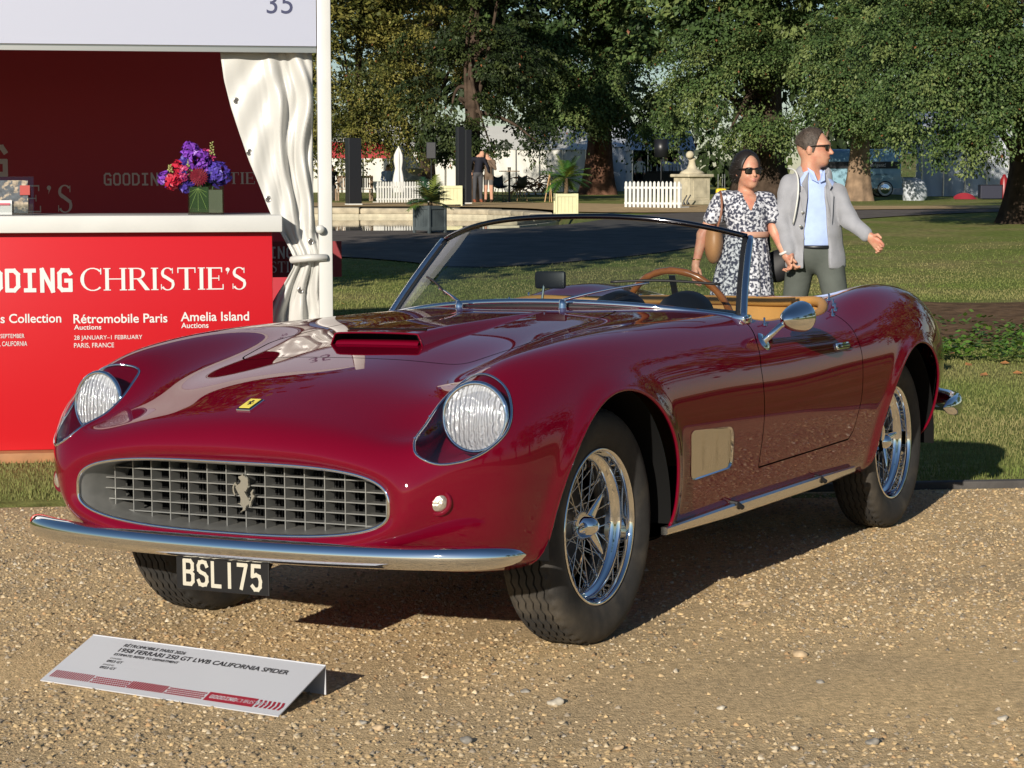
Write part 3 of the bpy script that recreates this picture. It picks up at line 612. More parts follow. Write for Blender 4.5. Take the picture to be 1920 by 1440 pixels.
# ---- front bumper: chrome blade that wraps round the wings
bp = smooth_path([(-.812, 0), (-.806, .22), (-.785, .42), (-.752, .58), (-.712, .685), (-.660, .762), (-.605, .800)], 40)
bp = np.vstack([(bp[1:] * [1, -1])[::-1], bp]); m = len(bp); rows = []
tg = np.gradient(bp, axis=0); tg /= np.linalg.norm(tg, axis=1, keepdims=True); nr = np.stack([-tg[:, 1], tg[:, 0]], 1)
for i in range(m):
    e = min(i, m - 1 - i) / 7; q = math.sqrt(max(0.0, 1 - (1 - min(1, e)) ** 2)) * .93 + .07
    zc = .340 + .004 * (abs(bp[i, 1]) / .8) ** 2; row = []
    for a in np.linspace(0, 2 * math.pi, 28, endpoint=False):
        ca, sa = math.cos(a), math.sin(a); dz = .031 * q * np.sign(sa) * abs(sa) ** .9; dn = (.030 if ca > 0 else .022) * q * np.sign(ca) * abs(ca) ** .8
        row.append((bp[i, 0] + nr[i, 0] * dn, bp[i, 1] + nr[i, 1] * dn, zc + dz))
    rows.append(row)
bump = MB().grid(rows, wrap=True).add(rows[0], [tuple(range(28))]).add(rows[-1], [tuple(range(28))[::-1]]).build('front_bumper', CHROME, car, smooth=True)
for s in (-1, 1): MB().tube([(-.80, .30 * s, .335), (-.66, .30 * s, .335)], .018, 10).build('bumper_bracket', MATTE, bump)
# number plate
plate = MB().box((-.806, .003, .268), (.006, .302, .095), bev=.002).build('number_plate', mat('plate_black', (.010, .010, .011), rough=.35), car)
PLT = mat('plate_characters', (.45, .42, .34), rough=.4)
GL = {'B': [[(0, 0), (0, 1), (.55, 1), (.72, .88), (.72, .64), (.55, .53), (0, .53)], [(.55, .53), (.76, .42), (.76, .12), (.58, 0), (0, 0)]],
      'S': [[(.74, .82), (.62, .97), (.38, 1), (.12, .97), (0, .82), (.03, .63), (.2, .55), (.56, .47), (.73, .36), (.75, .17), (.62, .03), (.36, 0), (.12, .03), (0, .18)]],
      'L': [[(0, 1), (0, 0), (.66, 0)]], '1': [[(0, 0), (0, 1)]], '7': [[(0, 1), (.70, 1), (.26, 0)]],
      '5': [[(.66, 1), (.06, 1), (.03, .56), (.36, .62), (.62, .56), (.72, .36), (.68, .12), (.5, 0), (.22, 0), (0, .14)]]}
def strokes(mb, pls, org, sx, sz, w, ax, dep):
    for pl in pls:
        P = np.array([(a * sx, b * sz) for a, b in pl])
        for i in range(len(P) - 1):
            d = P[i + 1] - P[i]; L = np.linalg.norm(d); d = d / L; n = np.array([-d[1], d[0]]) * w / 2
            e0 = d * w * .38
            q = [P[i] - e0 + n, P[i] - e0 - n, P[i + 1] + e0 - n, P[i + 1] + e0 + n]
            dd = dep + random.uniform(0, .0003)
            mb.add([ax(org, u, v, dd) for u, v in q], [(0, 1, 2, 3)])
x0 = .126
for ch, wd in (('B', .040), ('S', .040), ('L', .036), (' ', .006), ('1', .022), ('7', .038), ('5', .036)):
    if ch in GL:
        mb = MB(); strokes(mb, GL[ch], (x0, .236), .037, .062, .0105, lambda o, u, v, d: (-.8095 - d, o[0] - u, o[1] + v), .0004); mb.build('plate_character', PLT, plate, fix=False)
    x0 -= wd + .0065
# ---- indicators and headlamps
CLEARL = mat('fluted_lamp_glass', (.84, .84, .85), rough=.14, spec=.8, metal=.32)
nt = CLEARL.node_tree; tcx = nt.nodes.new('ShaderNodeTexCoord'); wv = nt.nodes.new('ShaderNodeTexWave'); wv.inputs['Scale'].default_value = 22; wv.inputs['Distortion'].default_value = 3.0; wv.inputs['Detail'].default_value = 3.0; wv.inputs['Detail Scale'].default_value = 2.5; wv.bands_direction = 'Y'
bpn = nt.nodes.new('ShaderNodeBump'); bpn.inputs['Strength'].default_value = .8; bpn.inputs['Distance'].default_value = .01
nt.links.new(tcx.outputs['Object'], wv.inputs['Vector']); nt.links.new(wv.outputs[0], bpn.inputs['Height']); nt.links.new(bpn.outputs[0], nt.nodes['Principled BSDF'].inputs['Normal'])
INDL = mat('indicator_glass', (.62, .56, .46), rough=.12, metal=.7, bump=.5, bscale=130)
POD = mat('burgundy_headlamp_pod', (.10, .004, .014), rough=.3, coat=.8)
LENSG = glass('lamp_lens_glass', (.92, .93, .94), 1.5, rough=.02)
_nt = LENSG.node_tree; _tc = _nt.nodes.new('ShaderNodeTexCoord'); _w1 = _nt.nodes.new('ShaderNodeTexWave'); _w1.bands_direction = 'Y'; _w1.inputs['Scale'].default_value = 32; _w1.inputs['Distortion'].default_value = 2.5; _bp = _nt.nodes.new('ShaderNodeBump'); _bp.inputs['Strength'].default_value = .6; _bp.inputs['Distance'].default_value = .004
_nt.links.new(_tc.outputs['Object'], _w1.inputs['Vector']); _nt.links.new(_w1.outputs[0], _bp.inputs['Height'])
for _n in _nt.nodes:
    if _n.type == 'BSDF_GLOSSY': _nt.links.new(_bp.outputs[0], _n.inputs['Normal'])
REFL = mat('lamp_reflector', (.90, .90, .90), rough=.12, metal=1.0)
_nt = REFL.node_tree; _tc = _nt.nodes.new('ShaderNodeTexCoord'); _v = _nt.nodes.new('ShaderNodeTexVoronoi'); _v.inputs['Scale'].default_value = 70; _mp = _nt.nodes.new('ShaderNodeMapping'); _mp.inputs['Scale'].default_value = (1, 1.6, .45); _bp = _nt.nodes.new('ShaderNodeBump'); _bp.inputs['Strength'].default_value = .55; _bp.inputs['Distance'].default_value = .004
_nt.links.new(_tc.outputs['Object'], _mp.inputs[0]); _nt.links.new(_mp.outputs[0], _v.inputs['Vector']); _nt.links.new(_v.outputs['Color'], _bp.inputs['Height']); _nt.links.new(_bp.outputs[0], _nt.nodes['Principled BSDF'].inputs['Normal'])
def dome(c, n, r, dep, seg=28, rings=8):
    n = Vector(n).normalized(); a = Vector((0, 0, 1)); e1 = (a - n * a.dot(n)).normalized(); e2 = n.cross(e1); P = []
    for i in range(rings + 1):
        t = i / rings; P.append([Vector(c) + (e1 * math.cos(q) + e2 * math.sin(q)) * r * math.sin(t * math.pi / 2) + n * dep * math.cos(t * math.pi / 2) for q in np.linspace(0, 2 * math.pi, seg, endpoint=False)])
    return P
def ringpts(c, n, r, k=40):
    n = Vector(n).normalized(); a = Vector((0, 0, 1)); e1 = (a - n * a.dot(n)).normalized(); e2 = n.cross(e1)
    return [Vector(c) + (e1 * math.cos(q) + e2 * math.sin(q)) * r for q in np.linspace(0, 2 * math.pi, k + 1)]
for s in (1, -1):
    n = Vector((-.985, -.10 * s, .10)); c = Vector(S((-.548, .624, .684), s))
    pod = MB(); L0 = cov3.copy(); cm = L0.mean(0); rows = []
    for t in (0, .15, .5, .85, 1.0): 
        q = cm + (L0 - cm) * (1 - .10 * t) - CD * .11 * t - CD * .002; rows.append([S(p, s) for p in q])
    back = cm - CD * .13; rows.append([S(back + (p - cm) * .35 * 1, s) for p in L0]); rows.append([S(back, s)] * len(L0))
    pod.grid(rows, wrap=True); lamp = pod.build('headlight', PAINT, car, smooth=True)
    MB().grid(dome(c, n, .087, .030), wrap=True).build('lamp_lens', LENSG, lamp, smooth=True); MB().grid(dome(c - n * .006, n, .0855, .026), wrap=True).build('lamp_reflector', CLEARL, lamp, smooth=True)
    MB().tube(ringpts(c, n, .089), .007, 8, cap=False).build('lamp_ring', CHROME, lamp, smooth=True)
    MB().tube([S(p, s) for p in np.vstack([cov3, cov3[:1]])], .0036, 8, cap=False).build('cover_trim', CHROME, lamp, smooth=True)
    for k in (3, 12, 50): MB().lathe([(0, .004), (.004, .003), (.005, 0)], 10, 'Z', S(cov3[k] + CD * .004, s)).build('trim_screw', CHROME, lamp)
    # indicator set in a recessed cup
    c0 = Vector((-.739, .62, .484)); nn = BVH.find_nearest(c0); c0 = nn[0] + Vector((.008, -.003, 0)); n3 = Vector((-.90, .40, .05)).normalized()
    c1 = Vector(S(c0, s)); n1 = Vector((n3.x, -n3.y * s, n3.z))
    ind = MB().tube(ringpts(c1 - n1 * .002, n1, .030), .007, 10, cap=False).build('indicator', PAINT, car, smooth=True)
    MB().lathe([(.032, 0), (.030, .002)], 24, 'Z').build('indicator_cup', BLACK, ind)
    ind.children[0].matrix_local = Matrix.Translation(c1 + n1 * .002) @ n1.to_track_quat('Z', 'Y').to_matrix().to_4x4()
    MB().grid(dome(c1 + n1 * .0, n1, .025, .014, 24, 6), wrap=True).build('indicator_lens', INDL, ind, smooth=True)
# ---- bonnet scoop
def scoop():
    xs = np.linspace(-.035, .86, 40); rows_o = []; 
    for x in xs:
        t = (x + .035) / .895; hgt = .039 * (1 - t) ** 1.05 * (1 - .0 * t); w = .148 - .02 * t; row = []
        for k in np.linspace(-1, 1, 33):
            k = math.copysign(min(1, abs(k) * .80 if abs(k) < .6 else .48 + .52 * ((abs(k) - .6) / .4) ** .55), k); y = k * (w + .012); a = abs(y)
            prof = 1.0 - .05 * (a / w) ** 2 if a < w - .006 else max(0.0, .95 - .95 * ((a - (w - .006)) / .016) ** 1.6) if a < w + .010 else 0
            row.append((x + .012 * (1 - t) * (abs(k) ** 2) * 0, y, top_z(x, abs(y)) + hgt * prof - .0015))
        rows_o.append(row)
    return xs, rows_o
xs, ro = scoop()
sc_ob = MB().grid(ro).build('bonnet_scoop', PAINT, car, smooth=True)
inner = [[(p[0] + .002, p[1] * .955, max(p[2] - .006, top_z(p[0], abs(p[1])) + .001)) for p in ro[i]] for i in range(0, 16)]
MB().grid(inner).build('scoop_throat', MATTE, sc_ob, smooth=True)
lipp = ro[0]; MB().tube([(p[0], p[1], p[2] - .002) for p in lipp], .0028, 8).build('scoop_lip', PAINT, sc_ob, smooth=True)
ys_ = np.linspace(-.143, .143, 21); MB().grid([[(x_, y, top_z(x_, abs(y)) + dz) for y in ys_] for x_, dz in ((-.038, .0005), (-.035, .004), (-.032, .0085), (-.027, .0105), (.0, .009))]).build('scoop_lower_lip', PAINT, sc_ob, smooth=True)
MB().box((.03, 0, top_z(.03, 0) + .020), (.004, .27, .036)).build('scoop_mesh', MATTE, sc_ob)
# ---- windscreen
def wbase(t):   # t -1..1 across
    a = abs(t); return np.array([.985 + .155 * a ** 2.2, .67 * t, .930 - .054 * a ** 2.2])
def wtop(t):
    a = abs(t); return np.array([1.225 + .165 * a ** 2.6, .593 * t, 1.214 - .075 * a ** 2.6])
ts = np.linspace(-1, 1, 49)
def wpt(t, v): 
    p = wbase(t) * (1 - v) + wtop(t) * v; p[0] -= .018 * 4 * v * (1 - v) * .6; return p
wg = [[wpt(t, v) for t in ts] for v in np.linspace(.0, 1, 14)]
screen = MB().grid(wg).build('windscreen', GLASS, car, smooth=True)
base = [wpt(t, 0) + [0, 0, -.004] for t in ts]
MB().tube([p + np.array([-.006, 0, .004]) for p in base], .0115, 10).build('screen_base_rail', CHROME, screen, smooth=True)
MB().tube([p + np.array([-.010, 0, -.012]) for p in base], .012, 10).build('screen_seal', BLACK, screen, smooth=True)
MB().tube([wpt(t, 1) + [0, 0, .004] for t in np.linspace(-1, 1, 61)], .0095, 10).build('screen_top_rail', mat('dark_chrome', (.10, .10, .11), rough=.12, metal=1.0), screen, smooth=True)
for s in (1, -1):
    pil = [wpt(s, v) for v in np.linspace(-.03, 1.0, 16)]
    MB().tube([p + np.array([.002, s * .012, 0]) for p in pil], [.013] * 15 + [.012], 10).build('screen_pillar', CHROME, screen, smooth=True)
    MB().tube([p + np.array([.004, -s * .006, 0]) for p in pil], .011, 8).build('pillar_seal', BLACK, screen, smooth=True)
    MB().box(wpt(s, 0) + np.array([.0, s * .006, -.004]), (.07, .05, .03), bev=.008).build('pillar_foot', CHROME, screen, auto=40)
for y0, tip in ((.292, (.55, 1.01)), (-.118, (-.585, .985))):
    t0 = y0 / .67; b = wbase(t0); p0 = Vector((b[0] - .05, y0, b[2] - .004))
    tt = tip[0] / .64; v = max(.05, (tip[1] - wbase(tt)[2]) / (wtop(tt)[2] - wbase(tt)[2])); p1 = Vector(wpt(tt, v) + [-.016, 0, 0])
    pm = Vector(wpt((t0 * .45 + tt * .55), v * (.72 if y0 < 0 else .5)) + [-.02, 0, .004])
    wp = MB().tube(smooth_path([p0 + Vector((0, 0, .012)), p0.lerp(pm, .4) + Vector((-.006, 0, .012)), pm], 12), [.0055] * 4 + [.004] * 8, 8).build('wiper', CHROME, car, smooth=True)
    MB().lathe([(.0, .016), (.010, .014), (.013, 0), (.016, -.03)], 14, 'Z', p0).build('wiper_pivot', CHROME, wp, smooth=True)
    dirv = (p1 - pm); MB().tube(smooth_path([pm - dirv * .55, pm + Vector((-.002, 0, .008)), p1], 16), .0045, 6).build('wiper_blade', BLACK, wp, smooth=True)
# interior mirror
rm = MB().box((1.145, .034, 1.000), (.020, .118, .060), bev=.009).build('interior_mirror', BLACK, car, auto=40)
MB().tube([(1.135, .062, .93), (1.140, .055, .99)], .0045, 8).build('mirror_stalk', CHROME, rm)
# ---- cockpit
tub = MB(); rows = []
loop = ckpoly
for dz, sc_ in ((0, 1.0), (-.02, .985), (-.10, .97), (-.30, .955), (-.50, .93)):
    rows.append([(1.6 + (p[0] - 1.6) * sc_, p[1] * sc_, top_z(p[0] * .999 + .0, min(abs(p[1]), .72)) + dz - .002 if dz > -.3 else .88 + dz) for p in loop])
tub.grid(rows, wrap=True); b_ = rows[-1]; tub.add(b_, [tuple(range(len(b_)))])
cockpit = tub.build('cockpit_lining', TAN, car, smooth=True)
edge = [(p[0], p[1]) for p in ckpoly if p[0] > 1.14]
rp = [p for p in ckp if p[0] > 1.16]; rp = rp + [(p[0], -p[1]) for p in rp[::-1]]
roll = []
for x, y in rp:
    k = min(1, max(0, (x - 1.6) / .35)); roll.append((x - .018 * k, y * (1 - .012), top_z(x, abs(y)) - .004 + .002 * k))
rr = [.008 + .010 * min(1, max(0, (x - 1.6) / .35)) for x, y in rp]
MB().tube(roll, rr, 10).build('padded_rim', TAN, cockpit, smooth=True)
dash = MB(); yy = np.linspace(-.64, .64, 41)
dash.grid([[(1.03 + .12 * (abs(y) / .66) ** 2.2 + dx, y, top_z(1.0 + .12 * (abs(y) / .66) ** 2, abs(y)) + dz) for y in yy] for dx, dz in ((-.02, -.004), (.06, .006), (.13, .004), (.16, -.02), (.165, -.17))])
dsh = dash.build('dashboard', BLACK, car, smooth=True)
for yc in (-.448, -.203):
    P = []
    for x in (1.10, 1.16, 1.22, 1.235):
        r = {1.10: .05, 1.16: .085, 1.22: .094, 1.235: .088}[x]; P.append([(x, yc + r * 1.02 * math.cos(a), .888 + r * .80 * math.sin(a) - (.03 if x < 1.12 else 0)) for a in np.linspace(-.35, math.pi + .35, 26)])
    MB().grid(P).build('gauge_hood', BLACK, dsh, smooth=True)
swc = Vector((1.435, -.325, .845)); swn = Vector((1, 0, .42)).normalized(); e2 = Vector((-.42, 0, 1)).normalized()
tor = [swc + (Vector((0, 1, 0)) * math.cos(a) + e2 * math.sin(a)) * .198 for a in np.linspace(0, 2 * math.pi, 65)]
sw = MB().tube(tor, [.0125 + .0012 * math.cos(i * 2 * math.pi / 64 * 24) for i in range(65)], 10, cap=False).build('steering_wheel', WOOD, car, smooth=True)
for a in (.5 * math.pi + 2.094, .5 * math.pi - 2.094, .5 * math.pi + math.pi * 2):
    d = Vector((0, 1, 0)) * math.cos(a) + e2 * math.sin(a); MB().box(swc + d * .095, (.17, .024, .003), Matrix((d, swn.cross(d), swn)).transposed()).build('wheel_spoke', STEEL, sw)
MB().tube([swc, swc - swn * .30], .022, 10).build('steering_column', BLACK, sw)
for yc in (-.33, .33):
    st = MB().box((1.72, yc, .50), (.50, .46, .16), bev=.06).build('seat', TAN, car, auto=50)
    MB().box((1.98, yc, .64), (.13, .46, .34), (0, .22, 0), bev=.05).build('seat_backrest', TAN, st, auto=50)
# chrome tonneau studs
for x, h in ((1.25, .712), (1.90, .715), (1.97, .70), (2.02, .675), (2.10, .63)):
    for s in (1, -1):
        z = top_z(x, h); MB().lathe([(0, .026), (.004, .024), (.003, .010), (.006, .006), (.008, -.002)], 10, 'Z', S((x, h, z), s)).build('tonneau_stud', CHROME, car, smooth=True)
for x, y in ((2.34, .25), (2.34, -.25), (2.34, 0)): MB().lathe([(0, .018), (.005, .016), (.004, .008), (.008, -.002)], 10, 'Z', (x, y, top_z(x, abs(y)))).build('tonneau_stud', CHROME, car, smooth=True)
# ---- side details, both sides
for s in (1, -1):
    d = doors[0 if s == 1 else 1]
    bar = MB(); sec_ = [(-.016, -.020), (.012, -.020), (.020, -.012), (.020, .012), (.012, .018), (-.016, .018)]
    bar.grid([[S((x, .758 + a * (1 if .345 < x < 1.985 else .6), .280 + b * (1 if .345 < x < 1.985 else .6) + .012 * (x - .33) / 1.66), s) for a, b in sec_] for x in (.335, .345, .8, 1.2, 1.6, 1.985, 1.995)], wrap=True)
    bar.add([S((.335, .758 + a * .6, .280 + b * .6), s) for a, b in sec_], [tuple(range(6))])
    sb = bar.build('sill_bar', mat('polished_alloy', (.72, .70, .66), rough=.16, metal=1.0), car, auto=30)
    for x in (.86, 1.62): MB().tube([S((x, .70, .31), s), S((x, .775, .30), s), S((x + .02, .785, .285), s)], .008, 8).build('bar_clamp', BLACK, sb)
    # vent plate
    vp = np.array(ventpoly); vc = vp.mean(0)
    vm = MB(); n = len(vp); o3 = [S((p[0], side_h(*p) + .002, p[1]), s) for p in vp]; i3 = [S((vc[0] + (p[0] - vc[0]) * .965, side_h(*p) - .003, vc[1] + (p[1] - vc[1]) * .94), s) for p in vp]
    vm.grid([o3, i3], wrap=True)
    vent = vm.build('side_vent', CHROME, car, smooth=True)
    a = np.array(VENT_Q); P = []
    for iv in np.linspace(0, 1, 15):
        row = []
        for iu in np.linspace(0, 1, 37):
            p = (a[0] * (1 - iu) + a[1] * iu) * (1 - iv) + (a[3] * (1 - iu) + a[2] * iu) * iv; p = vc + (p - vc) * .985; w3 = (iu * 3) % 1.0
            row.append(S((p[0], side_h(*p) - .0025 - .0015 * math.sin(iv * math.pi) ** .5 - .0035 * w3 * math.sin(iv * math.pi), p[1]), s))
        P.append(row)
    MB().grid(P).build('vent_panel', mat('vent_alloy', (.60, .58, .53), rough=.16, metal=1.0, rvar=.08), vent, smooth=True)
    hb_ = MB(); hx, hz_ = 1.80, .752; hh = side_h(hx, hz_)
    hnd = MB().box(S((hx, hh + .001, hz_), s), (.128, .012, .026), (math.radians(12) * -s, 0, 0), bev=.006).build('door_handle', CHROME, car, auto=40)
    MB().box(S((hx, hh + .0075, hz_ + .001), s), (.100, .004, .013), (math.radians(12) * -s, 0, 0)).build('handle_recess', BLACK, hnd)
    MB().box(S((hx + .004, hh + .012, hz_ + .001), s), (.086, .007, .006), (math.radians(12) * -s, 0, 0), bev=.002).build('handle_pull', CHROME, hnd)
# door mirror, left side only
hx = 1.135; mz = .800; mh = side_h(hx, mz)
mb_ = MB().lathe([(0, .006), (.026, .005), (.032, 0)], 24, 'Z')
mroot = mb_.build('door_mirror', CHROME, car, smooth=True); nn = BVH.find_nearest(Vector((hx, mh, mz)))[1]; nn = Vector((0, -.85, .5)).normalized()
base_p = Vector((hx, -mh, mz)); MM = Matrix.Translation(base_p) @ nn.to_track_quat('Z', 'Y').to_matrix().to_4x4(); mroot.matrix_local = MM; IM = MM.inverted()
def mchild(mb, name, m): 
    o = mb.build(name, m, mroot, smooth=True); o.matrix_local = IM; return o
hd_c = Vector((1.27, -mh - .055, .872)); mchild(MB().tube([base_p, base_p.lerp(hd_c, .5) + Vector((0, -.004, .012)), hd_c + Vector((-.045, 0, -.004))], [.011, .009, .010], 10), 'mirror_arm', CHROME)
prof = [(.003, -.075), (.016, -.068), (.030, -.045), (.042, -.01), (.050, .03), (.0525, .048), (.0515, .056), (.047, .058), (0, .056)]
hm = mchild(MB().lathe(prof, 32, 'X'), 'mirror_head', CHROME); hm.matrix_local = IM @ Matrix.Translation(hd_c) @ Euler((0, math.radians(-4), math.radians(-8))).to_matrix().to_4x4()
# rear bumper: two quarter blades with rounded ends
for s in (1, -1):
    q = smooth_path([(3.00, .792), (3.14, .800), (3.34, .72), (3.52, .52), (3.60, .20), (3.61, 0)], 30); rows = []
    tg = np.gradient(q, axis=0); tg /= np.linalg.norm(tg, axis=1, keepdims=True); nr = np.stack([-tg[:, 1], tg[:, 0]], 1)
    for i in range(30):
        k = math.sqrt(max(0, 1 - (1 - min(1, i / 7)) ** 2)) * .95 + .05
        rows.append([S((q[i, 0] + nr[i, 0] * .028 * k * math.cos(t), q[i, 1] + nr[i, 1] * .028 * k * math.cos(t), .438 + .048 * k * math.sin(t)), s) for t in np.linspace(0, 2 * math.pi, 20, endpoint=False)])
    MB().grid(rows, wrap=True).add(rows[0], [tuple(range(20))]).build('rear_bumper', CHROME, car, smooth=True)
    MB().lathe([(0, 0), (.035, .004), (.045, .02)], 20, 'X', S((3.42, .60, .62), s)).build('tail_lamp', mat('red_lamp', (.35, .01, .01), rough=.15), car, smooth=True)
# ---- wire wheels
def make_wheel():
    hub = MB().lathe([(.0, .020), (.030, .018), (.034, .0), (.040, -.05), (.052, -.07), (.052, -.10), (0, -.10)], 24, 'Y')
    w = hub.build('wheel', STEEL, car, smooth=True)
    # tyre, axle along +y = outward
    R = .335; N = 288; prof = []
    side = [(.214, .055), (.222, .066), (.240, .076), (.262, .083), (.285, .086), (.305, .083), (.318, .076), (.3255, .068)]
    gro = [-.046, -.023, 0, .023, .046]
    tr = [(.3285, .062), (.331, .058)]
    for gpos in gro[::-1]:
        tr += [(.3335, gpos + .0075), (.3335, gpos + .0030), (.3265, gpos + .0018), (.3265, gpos - .0018), (.3335, gpos - .0030), (.3335, gpos - .0075)]
    tr += [(.331, -.058), (.3285, -.062)]
    full = [(r, y) for r, y in side] + tr + [(r, -y) for r, y in side[::-1]]
    V = []
    for k in range(N):
        a = 2 * math.pi * k / N; zz = abs((k * 48 / N) % 1 * 2 - 1) - .5
        for r, y in full:
            yy = y + (.0065 * zz if abs(y) < .056 and r > .325 else 0); rr2 = r - (.0 if abs(y) < .05 else 0)
            if .326 < r < .3325 and abs(y) > .055: rr2 = r - .004 * ((k // 3) % 2)
            V.append((rr2 * math.cos(a), yy, rr2 * math.sin(a)))
    m = len(full); F = [(k * m + i, k * m + i + 1, ((k + 1) % N) * m + i + 1, ((k + 1) % N) * m + i) for k in range(N) for i in range(m - 1)]
    MB().add(V, F).build('tyre', RUBBER, w, auto=45)
    MB().lathe([(.2225, .064), (.2235, .069), (.219, .072), (.2135, .068), (.2105, .060), (.2092, .050), (.2085, .036), (.2065, .026), (.202, .021), (.195, .019), (.1905, .014), (.188, .004), (.187, -.01), (.1865, -.035), (.189, -.060), (.205, -.075), (.214, -.066)], 96, 'Y').build('rim', CHROME, w, smooth=True)
    sp = MB(); rnd = random.Random(3)
    for ringi, (n, yr, yh, rh, tw) in enumerate(((20, .008, .014, .030, .62), (20, -.008, -.06, .046, .50), (16, -.030, -.085, .048, .35))):
        for k in range(n):
            a0 = 2 * math.pi * (k + ringi / 3) / n; sg = 1 if k % 2 else -1; a1 = a0 + sg * tw
            p0 = (rh * math.cos(a1), yh, rh * math.sin(a1)); p1 = (.188 * math.cos(a0), yr, .188 * math.sin(a0)); sp.tube([p0, p1], .0018, 6, cap=False)
            q = Vector(p1) * 1.0; dv = (Vector(p0) - q).normalized(); sp.tube([q, q + dv * .012], .0042, 6)
    sp.build('spokes', mat('spoke_steel', (.55, .55, .55), rough=.2, metal=1.0), w, smooth=True)
    # knock-off spinner
    ck_ = MB().lathe([(.0, .062), (.012, .060), (.022, .052), (.030, .042), (.034, .030), (.041, .020), (.043, .0)], 28, 'Y')
    for k in range(3):
        a = math.radians(65 + 120 * k); d = Vector((math.cos(a), 0, math.sin(a))); t = Vector((-math.sin(a), 0, math.cos(a))); up = Vector((0, 1, 0)); rows = []
        for u, wd, th, y in ((.012, .026, .016, .026), (.035, .022, .013, .032), (.062, .016, .010, .040), (.084, .011, .007, .046), (.098, .004, .003, .050)):
            rows.append([d * u + t * wd * math.cos(q) * (1 if math.cos(q) > 0 else .6) + up * (y + th * math.sin(q)) for q in np.linspace(0, 2 * math.pi, 14, endpoint=False)])
        ck_.grid(rows, wrap=True); ck_.add(rows[-1], [tuple(range(14))])
    ck_.build('spinner', CHROME, w, smooth=True)
    MB().lathe([(.05, -.055), (.155, -.050), (.165, -.06), (.165, -.12), (.05, -.12)], 48, 'Y').build('brake_drum', mat('brake_metal', (.05, .05, .05), rough=.5, metal=.7), w, smooth=True)
    return w
w0 = make_wheel(); WY = .645
for i, (x, s) in enumerate(((0, 1), (2.6, 1), (0, -1), (2.6, -1))):
    w = w0 if i == 0 else copy_tree(w0, car)
    w.matrix_local = Matrix.Translation((x, -WY * s, .3335)) @ Euler((0, math.radians((5, 50, 30, 77)[i]), 0)).to_matrix().to_4x4() @ (Matrix.Scale(-1, 4, (0, 1, 0)) if s == 1 else Matrix.Identity(4))
# axle, exhaust: dark metal under the floor
MB().tube([(2.6, -.68, .33), (2.6, .68, .33)], .04, 10).build('rear_axle', MATTE, car)
for y in (-.32, -.24): MB().tube([(.6, y, .20), (3.45, y, .22), (3.62, y, .23)], .022, 10).build('exhaust_pipe', STEEL, car, smooth=True)
# ================================================================ exhibitor's stall on the left
WHITE = mat('white_coated_metal', (.56, .56, .54), rough=.35, var=.04, vscale=6)
FASC = mat('pale_fascia_board', (.365, .385, .475), rough=.45)
RED = mat('printed_red_panel', (.47, .010, .016), rough=.32, spec=.4)
DRED = mat('dark_red_wall', (.40, .018, .032), rough=.6)
INK = mat('dark_blue_ink', (.030, .035, .09), rough=.5)
PRINT = mat('white_print', (.58, .57, .56), rough=.5)
GREYP = mat('grey_print', (.62, .54, .49), rough=.5)
